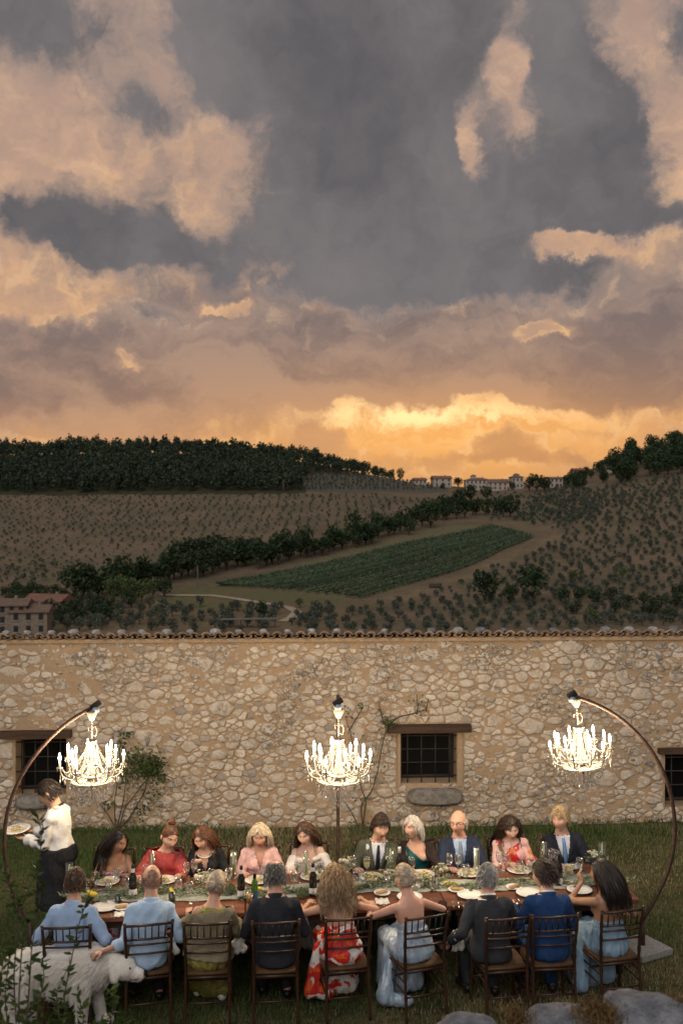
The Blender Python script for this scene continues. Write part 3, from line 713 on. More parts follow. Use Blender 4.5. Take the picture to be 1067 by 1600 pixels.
# ------------------------------------------------------------------ terrace the photograph is taken from, with its edge rocks
M['terrace'] = soil('terrace_earth', (.12,.10,.07), (.09,.075,.05), (.07,.065,.035), 2.0)
b = MB(); b.box((0, 0, 1.0), (40, 9.6, 2.0)); tag(b.build('terrace_ground', M['terrace'], None, False), kind='structure')
def rockmat():
    m, t, p = material('grey_limestone'); vec = t.n('ShaderNodeTexCoord').outputs['Object']
    col = t.mix(t.ss(t.noise(vec, 9, 8, .7), .38, .62), (.13,.14,.155), (.27,.28,.295))
    col = t.mix(t.ss(t.noise(vec, 34, 6, .7), .55, .7), col, (.07,.075,.08))
    col = t.mix(t.ss(t.noise(vec, 3, 4, .6), .60, .70), col, (.13,.115,.06))
    t.L.new(col, p.inputs['Base Color']); p.inputs['Roughness'].default_value = .9
    b = t.n('ShaderNodeBump'); b.inputs['Strength'].default_value = .9; b.inputs['Distance'].default_value = .03
    t.L.new(t.noise(vec, 16, 8, .7), b.inputs['Height']); t.L.new(b.outputs[0], p.inputs['Normal']); return m
M['rock'] = rockmat()
M['sill_rock'] = pm('lichened_sill_stone', (.25,.23,.20), (.13,.12,.11), 9, .95, .9, 30)
def rock(name, c, r, seed, mat, rz=0, nu=40, nv=26, amp=.17, rough=1.0):
    b = MB(); b.ell((0, 0, 0), 1.0, None, nu, nv); v = np.concatenate(b.v)
    v = v*(1+amp*vnoise(v, seed, 1.3, 3)+.07*rough*vnoise(v, seed+1, 4.5, 4)-.05*rough*np.abs(vnoise(v, seed+2, 3.0, 3)))[:, None]
    v = np.sign(v)*np.abs(v)**.9*np.array(r); b.v = [v]
    o = b.build(name, mat); o.location = c; o.rotation_euler = (0, 0, rz); return o
for (px, py, Y, r, lab) in [(1014,1606,4.5,(.26,.24,.145),'large grey lichened rock in the bottom corner, biggest of the edge rocks'),
                            (880,1618,4.55,(.19,.2,.115),'flat grey rock beside the biggest edge rock, tufted with brown moss'),
                            (735,1622,4.5,(.15,.16,.085),'low grey rock, leftmost of the three edge rocks')]:
    tag(rock('rock', at(px, py, Y), r, int(px), M['rock']), lab, 'rock', 'terrace edge rocks')
def tuft(c, rx, n, col1, col2, seed, lab, h=.07):
    g = np.random.default_rng(seed); P = np.array(c)+g.normal(size=(n, 3))*np.array([rx, .06, .012]); th = g.uniform(0, 6.28, n); hh = g.uniform(.4, 1.2, n)*h
    tip = P+np.stack([np.cos(th)*hh*.9, np.sin(th)*hh*.9, hh*.8], 1); sd = np.stack([-np.sin(th), np.cos(th), 0*th], 1)*.003
    o = link('moss_tuft', arr_mesh('moss_tuft', np.stack([P-sd, P+sd, tip], 1).reshape(-1, 3), np.arange(3*n).reshape(-1, 3)), leafmat('moss', col1, col2, 9, .4, .2))
    return tag(o, lab, 'moss', None, 'stuff')
tuft(at(935,1586,4.42), .055, 1400, (.16,.095,.03), (.10,.06,.02), 5, 'brown dried moss tuft between the two larger edge rocks', .028)
tuft(at(806,1592,4.42), .035, 700, (.15,.09,.03), (.09,.055,.02), 6, 'brown dried moss tuft beside the low edge rock', .025)
tuft(at(1060,1570,4.5), .03, 500, (.16,.10,.03), (.10,.06,.02), 7, 'brown moss tuft on the corner of the biggest edge rock', .025)
# ------------------------------------------------------------------ the long stone building
TH_W = math.atan2(.44, 9.79); WY0 = 14.28; WH = 2.70
wall = empty('stone_building', (0, WY0, 0), TH_W)
tag(wall, 'long rubble-stone building with tiled top and barred windows behind the table', 'building')
cw, sw = math.cos(TH_W), math.sin(TH_W)
def wl(px, py):
    """picture point -> (along, z) on the wall face"""
    u = (px-CX)/FPX; Y = WY0/(1-u*math.tan(TH_W)); X = u*Y
    return X/cw, CAMZ-(py-HY)/FPX*Y
def rect(px0, py0, px1, py1):
    a0, z1 = wl(px0, py0); a1, z0 = wl(px1, py1); return a0, a1, z0, z1
OPEN = [rect(25,1150,104,1241), rect(626,1141,713,1223), rect(1038,1174,1130,1259)]
WL, WR = -9.5, 9.5
# mortar face with real openings
DXW = .045
xs = np.unique(np.concatenate([np.linspace(WL, -5.6, 40), np.arange(-5.6, 5.7, DXW), np.linspace(5.7, WR, 40)]+[[o[0], o[1]] for o in OPEN]))
zs = np.unique(np.concatenate([np.arange(-.15, WH, DXW), [WH]]+[[o[2], o[3]] for o in OPEN]))
XX, ZZ = np.meshgrid(xs, zs); q = np.stack([XX.ravel(), 0*XX.ravel(), ZZ.ravel()], 1)
DY = (.012*vnoise(q, 71, 2.2, 3)+.010*vnoise(q, 72, 9, 3)).reshape(XX.shape)
nxw = len(xs); V = np.stack([XX, DY, ZZ], -1).reshape(-1, 3)
ii, jj = np.meshgrid(np.arange(len(zs)-1), np.arange(nxw-1), indexing='ij')
cxw = .5*(xs[jj]+xs[jj+1]); czw = .5*(zs[ii]+zs[ii+1]); keep = np.ones(cxw.shape, bool)
for (a0, a1, z0, z1) in OPEN: keep &= ~((cxw > a0) & (cxw < a1) & (czw > z0) & (czw < z1))
a = (ii*nxw+jj)[keep].ravel()
def mortarmat():
    m, t, p = material('tan_lime_mortar'); vec = t.n('ShaderNodeTexCoord').outputs['Object']
    col = t.mix(t.ss(t.noise(vec, 1.1, 5, .6), .36, .64), (.40,.285,.18), (.335,.25,.17))
    col = t.mix(t.ss(t.noise(vec, 17, 6, .7), .45, .72), col, (.33,.23,.145))
    col = t.mix(t.ss(t.noise(vec, 6, 6, .7), .60, .75), col, (.55,.45,.34))
    t.L.new(col, p.inputs['Base Color']); p.inputs['Roughness'].default_value = .95; p.inputs['Specular IOR Level'].default_value = .1
    b = t.n('ShaderNodeBump'); b.inputs['Strength'].default_value = .9; b.inputs['Distance'].default_value = .02
    t.L.new(t.noise(vec, 26, 8, .7), b.inputs['Height']); t.L.new(b.outputs[0], p.inputs['Normal']); return m
def stonemat():
    m, t, p = material('rubble_stone'); vec = t.n('ShaderNodeTexCoord').outputs['Object']
    ri = t.n('ShaderNodeNewGeometry').outputs['Random Per Island']
    base = t.ramp(ri, [(0, (.54,.465,.375)), (.25, (.66,.60,.52)), (.5, (.49,.435,.37)), (.7, (.60,.52,.43)), (.88, (.43,.39,.35)), (.975, (.30,.28,.26))])
    col = t.mix(t.ss(t.noise(vec, 12, 6, .65), .40, .66), base, t.mix(.45, base, (.30,.235,.17)))
    dark = t.m('MULTIPLY', t.ss(t.noise(vec, 1.0, 3, .6), .49, .58), t.ss(t.noise(vec, 20, 6, .7), .46, .58))
    col = t.mix(t.m('MULTIPLY', dark, .8), col, (.10,.095,.09))
    col = t.mix(t.m('MULTIPLY', t.ss(t.noise(vec, 7, 7, .72), .50, .66), .8), col, (.40,.30,.20))
    t.L.new(col, p.inputs['Base Color']); p.inputs['Roughness'].default_value = .92; p.inputs['Specular IOR Level'].default_value = .15
    b = t.n('ShaderNodeBump'); b.inputs['Strength'].default_value = .85; b.inputs['Distance'].default_value = .025
    t.L.new(t.noise(vec, 19, 8, .72), b.inputs['Height']); t.L.new(b.outputs[0], p.inputs['Normal']); return m
M['mortar'] = mortarmat(); M['stone'] = stonemat()
link('mortar_face', arr_mesh('mortar_face', V, np.stack([a, a+1, a+nxw+1, a+nxw], 1), True), M['mortar'], wall)
# back and ends of the building, dark inside
b = MB(); b.box(((WL+WR)/2, 4.3, .2), (WR-WL, .2, 2.4)); b.box((WL+.1, 2.2, 1.0), (.2, 4.2, 2.3)); b.box((WR-.1, 2.2, 1.0), (.2, 4.2, 2.3)); b.build('outer_wall', M['mortar'], wall, False)
M['room_shade_sheet'] = pm('painted_room_shade', (.012,.011,.010), None, 3, .9)  # near-black sheet colour stands in for the shade inside the room
for (a0, a1, z0, z1) in OPEN:
    b = MB(); d = .34
    for (p0, p1) in (((a0, z0), (a1, z0)), ((a1, z0), (a1, z1)), ((a1, z1), (a0, z1)), ((a0, z1), (a0, z0))):
        b.add([(p0[0], -.004, p0[1]), (p1[0], -.004, p1[1]), (p1[0], d, p1[1]), (p0[0], d, p0[1])], [(0, 1, 2, 3)])
    b.build('window_reveal', M['mortar'], wall, False)
    b = MB(); b.box(((a0+a1)/2, d+.2, (z0+z1)/2), (a1-a0+.5, .02, z1-z0+.5)); b.build('room_shade_sheet', M['room_shade_sheet'], wall, False)
    w = MB(); fr = .05
    for (c, s_) in ((((a0+a1)/2, z0+fr/2), (a1-a0, fr)), (((a0+a1)/2, z1-fr/2), (a1-a0, fr)), ((a0+fr/2, (z0+z1)/2), (fr, z1-z0-2*fr)), ((a1-fr/2, (z0+z1)/2), (fr, z1-z0-2*fr))):
        w.box((c[0], d-.03, c[1]), (s_[0], .05, s_[1]))
    wn = w.build('window', M['iron_dark'], wall, False)
    w = MB(); w.box(((a0+a1)/2, d-.02, (z0+z1)/2), (a1-a0-2*fr, .008, z1-z0-2*fr)); w.build('pane', pm('dark_pane', (.006,.006,.006), None, 3, .55, spec=.1), wn, False)  # shade of the room behind is put into the pane colour
    nvb = 4; nhb = 4
    for k in range(nvb):
        x = a0+(k+.5)*(a1-a0)/nvb; w = MB(); w.tube([(x, .03, z0-.06), (x, .03, z1+.0)], .009, 6); w.build('grille_bar', M['iron_dark'], wn)
    for k in range(nhb):
        z = z0+(k+.55)*(z1-z0)/nhb; w = MB(); w.tube([(a0-.03, .018, z), (a1+.03, .018, z)], .009, 6); w.build('grille_bar', M['iron_dark'], wn)
def beam(a0, a1, z0, z1, name, mat, d=.10, seed=0):
    n = 24; xs_ = np.linspace(a0, a1, n); prof = np.array([(-1,-1),(-.6,-1.03),(.6,-1.02),(1,-.95),(1,.95),(.5,1.03),(-.5,1.0),(-1,.9)], float)
    rings = [np.stack([np.full(8, x), -d*.35+d*.5*prof[:, 0], (z0+z1)/2+(z1-z0)/2*prof[:, 1]+.006*vnoise(np.array([[x, k, seed] for k in range(8)], float), seed, 3)], 1) for x in xs_]
    b = MB(); b.loft(rings); return b.build(name, mat, wall, False)
a0, z1 = wl(605,1132); a1, z0 = wl(734,1142); beam(a0, a1, z0, z1, 'lintel', M['old_wood'], .16, 3)
a0, z1 = wl(2,1141); a1, z0 = wl(113,1151); beam(a0, a1, z0, z1, 'lintel', M['old_wood'], .16, 4)
a0, z1 = wl(1026,1168); a1, z0 = wl(1140,1175); beam(a0, a1, z0, z1, 'lintel', M['old_wood'], .14, 5)
for (p0, p1, sd) in [((636,1231),(720,1254),8), ((28,1240),(84,1262),9)]:
    a0, z1 = wl(*p0); a1, z0 = wl(*p1)
    b = MB(); b.ell((0, 0, 0), 1.0, None, 32, 18); v = np.concatenate(b.v); v = np.sign(v)*np.abs(v)**.55; v *= (1+.06*vnoise(v, sd, 2.5))[:, None]
    b.v = [v*np.array([(a1-a0)/2, .12, (z1-z0)/2])+np.array([(a0+a1)/2, -.05, (z0+z1)/2])]; b.build('sill_stone', M['sill_rock'], wall)
SILL = [wl(636,1231)+wl(720,1254), wl(28,1240)+wl(84,1262)]
# wooden strip frame beside the centre window
a0, a1, z0, z1 = OPEN[1]
for x_, w_ in ((a1+.045, .075), (a0-.028, .045)):
    b = MB(); b.box((x_, -.008, (z0+z1)/2-.02), (w_, .05, z1-z0+.04)); b.build('window_jamb', M['mortar'], wall, False)
# rubble stones: packed cells, each one a stone with its own outline and bulge
OBST = [(o[0]-(.06 if i == 1 else .02), o[1]+(.10 if i == 1 else .02), o[2]-.01, o[3]+.0) for i, o in enumerate(OPEN)]+[(*(lambda p, q: (p[0]-.01, q[0]+.01, q[1]-.01, p[1]+.012))(wl(*p_), wl(*q_)),) for p_, q_ in (((605,1132),(734,1142)), ((2,1141),(113,1151)), ((1026,1168),(1140,1175)), ((636,1231),(720,1254)), ((28,1240),(84,1262)))]
def pack_stones(seed=5):
    g = np.random.default_rng(seed); AS = 1.6; pts = np.zeros((9000, 2)); rad = np.zeros(9000); n = 0
    x0, x1, z0, z1 = WL, WR, -.05, (WH-.03)*AS
    for tries, r0, r1, keepf in ((1500, .15, .22, .045), (5000, .085, .13, .20), (12000, .055, .08, 1.0), (24000, .030, .05, 1.0)):
        PX = g.uniform(x0, x1, tries); PZ = g.uniform(z0, z1, tries); RR = g.uniform(r0, r1, tries); KK = g.random(tries) < keepf
        for p, q, r, k in zip(PX, PZ, RR, KK):
            if not k: continue
            if any(a0-r*.5 < p < a1+r*.5 and (z0*AS-r*.5) < q < (z1*AS+r*.5) for (a0, a1, z0, z1) in OBST): continue
            dx = pts[:n, 0]-p; dz = pts[:n, 1]-q
            if n and (dx*dx+dz*dz < ((rad[:n]+r)*.86)**2).any(): continue
            pts[n] = (p, q); rad[n] = r; n += 1
    return pts[:n].copy(), rad[:n].copy(), AS
SP, SR, AS = pack_stones()
_g = np.random.default_rng(9); SP = SP+_g.normal(0, .25, SP.shape)*SR[:, None]*np.array([1.0, .8])
cells = []
for i in range(len(SP)):
    c = SP[i]; R0 = SR[i]*2.3
    near = np.where((np.abs(SP[:, 0]-c[0]) < .75) & (np.abs(SP[:, 1]-c[1]) < .75))[0]
    poly = [np.array([c[0]+R0*math.cos(t_), c[1]+R0*math.sin(t_)]) for t_ in np.arange(10)*2*math.pi/10+.3]
    NN = SP[near]-c; DD = (NN**2).sum(1); LIM = (DD+SR[i]**2-SR[near]**2)/2; sel = (DD > 1e-12) & (LIM/np.sqrt(DD+1e-12) < R0)
    for j in np.where(sel)[0][np.argsort(LIM[sel]/np.sqrt(DD[sel]))]:
        n_ = NN[j]; lim = LIM[j]; pa = np.array(poly)
        if ((pa-c)@n_ <= lim).all(): continue
        out = []
        for k in range(len(poly)):
            p, q_ = poly[k], poly[(k+1) % len(poly)]; dp = (p-c)@n_-lim; dq = (q_-c)@n_-lim
            if dp <= 0: out.append(p)
            if dp*dq < 0: out.append(p+(q_-p)*dp/(dp-dq))
        poly = out
        if len(poly) < 3: break
    for (a0, a1, z0, z1) in OBST:
        if len(poly) < 3 or not (a0-R0 < c[0] < a1+R0 and z0*AS-R0 < c[1] < z1*AS+R0): continue
        gaps = [(a0-c[0], (1, 0), a0), (c[0]-a1, (-1, 0), -a1), (z0*AS-c[1], (0, 1), z0*AS), (c[1]-z1*AS, (0, -1), -z1*AS)]
        gp, n_, lim = max(gaps, key=lambda t_: t_[0]); n_ = np.array(n_, float); out = []
        for k in range(len(poly)):
            p, q_ = poly[k], poly[(k+1) % len(poly)]; dp = p@n_-lim; dq = q_@n_-lim
            if dp <= 0: out.append(p)
            if dp*dq < 0: out.append(p+(q_-p)*dp/(dp-dq))
        poly = out
    if len(poly) >= 3: cells.append((c, SR[i], np.array(poly)))
def stone_mesh(c, poly, rad, g):
    """angular rubble stone: edges drawn in by uneven joints, corners knocked off, a tilted rough face"""
    P = poly.copy(); P[:, 1] /= AS; cc = P.mean(0); d = P-cc; r = np.linalg.norm(d, axis=1)
    gap = (g.uniform(.003, .010) if g.random() < .7 else g.uniform(.012, .026))+.10*rad*g.random(len(P))**2
    P = cc+d*(np.maximum(r-gap, r*.5)/r)[:, None]
    keepv = [k for k in range(len(P)) if np.hypot(*(P[k]-P[k-1])) > .012]
    P = P[keepv] if len(keepv) >= 3 else P
    Q = np.vstack([P, P[:1]]); O = []
    per = np.hypot(*np.diff(Q, axis=0).T); tot = per.sum()
    for k in range(len(P)):
        p, q_ = Q[k], Q[k+1]; m_ = max(2, int(round(18*per[k]/tot)))
        cut = g.uniform(.06, .22)
        for f in np.linspace(cut, 1-g.uniform(.06, .22), m_): O.append(p+(q_-p)*f)
    O = np.array(O); n = len(O); dd = O-cc; ph = np.arctan2(dd[:, 1], dd[:, 0]); O = cc+dd*(1+g.normal(0, .025, n)+.07*np.sin(3*ph+g.uniform(0, 6.28))+.06*np.sin(5*ph+g.uniform(0, 6.28)))[:, None]
    h = (g.uniform(.011, .032) if g.random() < .75 else .004)*(1 if rad < .12 else 1.2); tlx, tlz = g.normal(0, .09, 2)
    cr = cc+g.normal(0, .2, 2)*rad*.6; rings = []
    for f, y in ((1.0, .02), (.955, -h*.70), (.80, -h*.97), (.42, -h)):
        ce = cc+(cr-cc)*(1-f); q_ = ce+(O-ce)*f; yy = np.full(n, y)+(0 if f == 1.0 else 1)*(tlx*(q_[:, 0]-cc[0])+tlz*(q_[:, 1]-cc[1])+g.normal(0, .0034, n))
        rings.append(np.stack([q_[:, 0], np.minimum(yy, .012) if f < 1 else yy, q_[:, 1]], 1))
    V = np.concatenate(rings+[np.array([[cr[0], -h*1.03, cr[1]]])]); F = []
    for k in range(3):
        for j in range(n): F.append((k*n+j, k*n+(j+1) % n, (k+1)*n+(j+1) % n)); F.append((k*n+j, (k+1)*n+(j+1) % n, (k+1)*n+j))
    F += [(3*n+j, 3*n+(j+1) % n, 4*n) for j in range(n)]
    return V, np.array(F), cc
g = np.random.default_rng(77); big = []; small = []
for c, r, poly in cells:
    cc = poly.mean(0); z = cc[1]/AS; x = cc[0]
    hx = np.ptp(poly[:, 0])/2; hz = np.ptp(poly[:, 1])/2/AS
    if (r < .05 and g.random() < .10) or z > WH-.08 or min(hx, hz) < .008: continue
    V, F, c3 = stone_mesh(c, poly, r, g)
    (big if abs(x) < 5.15 else small).append((np.ptp(poly[:, 0])*np.ptp(poly[:, 1]), V, F))
big.sort(key=lambda t_: -t_[0])
for ar, V, F in big[:300]: link('stone', arr_mesh('stone', V, F, False), M['stone'], wall)
rest = big[300:]+small; n0 = 0; VV = []; FF = []
for ar, V, F in rest: VV.append(V); FF.append(F+n0); n0 += len(V)
o = link('small_stones', arr_mesh('small_stones', np.concatenate(VV), np.concatenate(FF), False), M['stone'], wall); o['kind'] = 'stuff'
# tiles along the top: pans and covers, falling away behind
M['tile'] = pm('old_roof_tile', (.30,.215,.145), (.20,.15,.115), 5, .9, .5, 30, objrand=.3)
def tile_mesh(R, up, L=.48, th=.014):
    b = MB(); n = 10; rings = []
    for y, dz, rr in ((0, 0, R), (L, -L*.26, R*.86)):
        an = np.linspace(0, math.pi, n); o_ = np.stack([rr*np.cos(an), np.full(n, y), up*rr*.80*np.sin(an)+dz], 1); i_ = np.stack([(rr-th)*np.cos(an[::-1]), np.full(n, y), up*(rr*.80-th)*np.sin(an[::-1])+dz], 1)
        rings.append(np.concatenate([o_, i_]))
    b.loft(rings); return b.mesh('roof_tile')
TC = tile_mesh(.066, 1); TPn = tile_mesh(.060, -1); TC.materials.append(M['tile']); TPn.materials.append(M['tile'])
PIT = .1675
for k in range(int(-5.6/PIT), int(5.7/PIT)+1):
    x = k*PIT
    for me, dx, z in ((TPn, 0, WH+.052), (TC, PIT/2, WH+.050)):
        o = bpy.data.objects.new('roof_tile', me); COL.objects.link(o); o.parent = wall
        o.location = (x+dx+random.uniform(-.006, .006), -.085+random.uniform(-.012, .012), z+random.uniform(-.006, .006)); o.rotation_euler = (0, random.uniform(-.04, .04), random.uniform(-.03, .03))
b = MB(); b.box(((WL+WR)/2, .03, WH-.028), (WR-WL, .15, .05)); b.build('eaves_mortar', M['mortar'], wall, False)
b = MB(); xs_ = np.arange(WL, WR, .04); rr = []
for y, z in ((.0, WH+.012), (.3, WH-.05), (2.2, WH-.62), (4.6, WH-1.3)): rr.append([(x, y, z+.03*math.cos(x/PIT*2*math.pi)) for x in xs_])
nR = len(xs_); b.add(np.array(rr).reshape(-1, 3), [(i*nR+j, i*nR+j+1, (i+1)*nR+j+1, (i+1)*nR+j) for i in range(3) for j in range(nR-1)]); b.build('roof_slope', M['tile'], wall)
# stones laid on the tiles
SPX = [(5,983),(38,982),(77,981),(112,982),(147,983),(187,982),(219,983),(258,982),(295,984),(335,983),(372,983),(411,983),(449,984),(487,984),(527,982),(565,984),(602,984),(640,984),(676,985),(718,984),(753,984),(790,985),(833,985),(868,983),(905,984),(950,984),(988,984),(1025,985),(1058,985)]
M['pale_rock'] = pm('pale_lichened_stone', (.50,.50,.48), (.30,.30,.29), 18, .9, .8, 40)
for k, (px, py) in enumerate(SPX):
    a_, z_ = wl(px, py); P = wall.matrix_basis @ Vector((0, 0, 0))
    w = Matrix.Rotation(TH_W, 3, 'Z') @ Vector((a_, .16, 0)); s = random.uniform(.75, 1.2)
    lightc = px < 560 or random.random() < .3
    o = rock('roof_stone', (w.x, w.y+WY0, WH+.075), (.072*s, .062*s, .042*s), 200+k, M['pale_rock'] if lightc else M['rock'], random.uniform(0, 6), 14, 10, .10)
    tag(o, 'rough pale stone laid on the tiles to weigh them down' if lightc else 'rough dark grey stone laid on the tiles to weigh them down', 'stone', 'stones weighing down the tiles')
# ------------------------------------------------------------------ climbers on the wall
def climber(name, stems, leaves, label, seed, leafsize=.05, mat='vine_leaf'):
    """stems: lists of picture points on the wall; leaves: (px,py,spread_px,count)"""
    g = np.random.default_rng(seed); e = empty(name, (0, WY0, 0), TH_W)
    for st in stems:
        pts = []
        for k, (px, py) in enumerate(st):
            a_, z_ = wl(px, py); pts.append((a_, -.06-.02*g.random(), max(z_, -.02)))
        pts = np.array(pts); u = np.linspace(0, len(pts)-1, 5*len(pts)); pp = np.stack([np.interp(u, np.arange(len(pts)), pts[:, k]) for k in range(3)], 1); pp += g.normal(0, .006, pp.shape)
        for _ in range(2): pp[1:-1] = .5*pp[1:-1]+.25*(pp[:-2]+pp[2:])
        b = MB(); b.tube(pp, np.linspace(.011, .004, len(pp)), 5); b.build('stem', M['bark'], e)
        n = int(len(pp)*1.3); C = pp[g.integers(2, len(pp), n)]+g.normal(0, .03, (n, 3)); leaves_extra.append(C) if False else None
    C = []
    for (px, py, sp, n) in leaves:
        a_, z_ = wl(px, py); s = sp/109.0; c = g.normal(size=(n, 3))*np.array([s, .05, s*.8])+np.array([a_, -.11, z_]); c[:, 1] = np.minimum(c[:, 1], -.045); C.append(c)
    C = np.concatenate(C); V, F = quads(C, leafsize*g.uniform(.6, 1.3, len(C)), g, 0, .6)
    o = link('foliage', arr_mesh('foliage', V, F), M[mat], e)
    return tag(e, label, 'climbing plant')
climber('climbing_rose', [[(186,1296),(196,1262),(215,1235),(240,1205),(256,1180)], [(183,1296),(180,1255),(186,1210),(196,1185)], [(184,1296),(170,1270),(155,1250)], [(187,1296),(207,1272),(228,1235),(236,1190),(228,1178)], [(190,1200),(188,1165),(196,1145)], [(184,1294),(195,1245),(200,1200)]],
    [(228,1192,14,330),(214,1184,10,120),(240,1200,9,110),(198,1213,10,90),(190,1160,8,40),(196,1143,5,30),(200,1195,9,60),(238,1240,8,45),(222,1262,8,40),(252,1215,6,40),(206,1285,8,25),(250,1190,6,40),(170,1255,7,25),(160,1180,8,25)], 'leafy green climbing rose on the stone wall near the waiter', 31)
climber('climbing_vine', [[(566,1290),(563,1255),(580,1235),(590,1200),(596,1165),(602,1140),(600,1128)], [(566,1290),(572,1250),(560,1220),(552,1180),(548,1150),(540,1118)], [(602,1132),(625,1118),(650,1112),(662,1108)], [(598,1130),(594,1112),(590,1095)], [(560,1292),(548,1265),(535,1245)], [(545,1140),(556,1120),(566,1105)], [(650,1114),(652,1098),(650,1082)], [(664,1110),(668,1090)]],
    [(604,1126,5,60),(610,1130,4,25),(563,1100,3,18),(540,1112,5,14),(594,1112,5,12),(660,1110,8,20),(560,1240,10,12),(585,1205,8,10),(655,1095,7,12),(548,1150,9,14)], 'thin nearly bare climbing vine beside the centre window', 32, .04)
b = None
# low weeds along the foot of the wall
g = np.random.default_rng(14); n = 2600; aa = g.uniform(-5.6, 5.6, n); sel = vnoise(np.stack([aa, 0*aa, 0*aa], 1), 6, 1.3) > -.1
aa = aa[sel]; n = len(aa); C = np.stack([aa, -.03-np.abs(g.normal(0, .06, n)), np.abs(g.normal(0, .045, n))], 1)
V, F = quads(C, g.uniform(.015, .05, n), g, 1.2, .4); o = link('weeds', arr_mesh('weeds', V, F), M['vine_leaf']); o.location = (0, WY0, 0); o.rotation_euler = (0, 0, TH_W)
tag(o, 'low green weeds along the foot of the stone wall', 'weeds', None, 'stuff')
# ------------------------------------------------------------------ shrub in front of the dog, close to the camera
def shrub(name, stems, label, seed, Y, leaf=.055):
    g = np.random.default_rng(seed); base = at(stems[0][0][0], stems[0][0][1], Y); e = empty(name, base)
    LV = []; 
    for st in stems:
        dy = g.uniform(-.18, .18); pts = np.array([at(px, py, Y+dy)-base for (px, py) in st]); m_ = 8*len(pts); u = np.linspace(0, len(pts)-1, m_)
        pp = np.stack([np.interp(u, np.arange(len(pts)), pts[:, k]) for k in range(3)], 1)
        for _ in range(3): pp[1:-1] = .5*pp[1:-1]+.25*(pp[:-2]+pp[2:])
        b = MB(); b.tube(pp, np.linspace(.0045, .0018, m_), 5); b.build('stem', M['bark'], e)
        for k in range(2, m_):
            for _ in range(2):
                if g.random() < .45: continue
                d = g.normal(size=3); d[2] = abs(d[2])*.5+.15; d /= np.linalg.norm(d); LV.append((pp[k], d, leaf*g.uniform(.55, 1.2)))
    b = MB()
    for p, d, L in LV:
        sd = np.cross(d, g.normal(size=3)); sd /= np.linalg.norm(sd)+1e-9; nn = np.cross(sd, d); w = L*.19
        b.add([p, p+d*L*.35+sd*w+nn*.004, p+d*L*.4-nn*.004, p+d*L*.35-sd*w+nn*.004, p+d*L*.72+sd*w*.75, p+d*L*.74-nn*.003, p+d*L*.72-sd*w*.75, p+d*L], [(0,1,2),(0,2,3),(1,4,5,2),(2,5,6,3),(4,7,5),(5,7,6)])
    b.build('foliage', M['shrub_leaf'], e, True)
    return tag(e, label, 'shrub')
shrub('leafy_shrub', [[(112,1690),(108,1620),(100,1560),(112,1500),(122,1450),(138,1400),(150,1370)], [(60,1690),(62,1620),(58,1580),(70,1530),(66,1500)], [(90,1690),(84,1640),(95,1600),(88,1550),(108,1510)], [(20,1690),(15,1620),(8,1560),(14,1500),(20,1478)], [(150,1690),(160,1640),(172,1600),(178,1570),(172,1545)], [(-15,1690),(-8,1600),(0,1540),(6,1500)],
    [(60,1690),(50,1630),(40,1600),(30,1570)], [(100,1690),(120,1630),(132,1590),(122,1550)], [(40,1690),(75,1640),(80,1610),(60,1570)], [(100,1690),(70,1660),(45,1640),(20,1600)], [(120,1690),(140,1650),(150,1620),(160,1590)], [(180,1690),(195,1640),(190,1600),(205,1585)]], 'leafy green shrub in the near corner, half hiding the white dog', 41, 4.75)
shrub('leafy_shrub', [[(30,1690),(26,1600),(22,1530),(28,1440),(40,1400),(62,1352),(66,1300),(58,1272)], [(30,1690),(30,1560),(36,1460),(20,1400),(8,1350)], [(35,1680),(45,1560),(50,1480),(64,1400),(58,1360)]], 'tall sparse sprig of green leaves rising in front of the waiter', 42, 4.6, .05)
b = MB(); g = np.random.default_rng(3); e = empty('grass_stalk', at(752,1640,5.2))
for k, (q0, q1) in enumerate([((752,1640),(728,1520)), ((742,1600),(756,1530)), ((735,1560),(745,1525))]):
    p0 = at(*q0, 5.2)-at(752,1640,5.2); p1 = at(*q1, 5.2)-at(752,1640,5.2); b = MB(); b.tube([p0, (p0+p1)/2+np.array([.01, 0, .01]), p1], [.006, .005, .001], 4, flat=.3); b.build('blade', M['shrub_leaf'], e)
tag(e, 'long green grass stalk rising near the edge rocks', 'grass stalk')
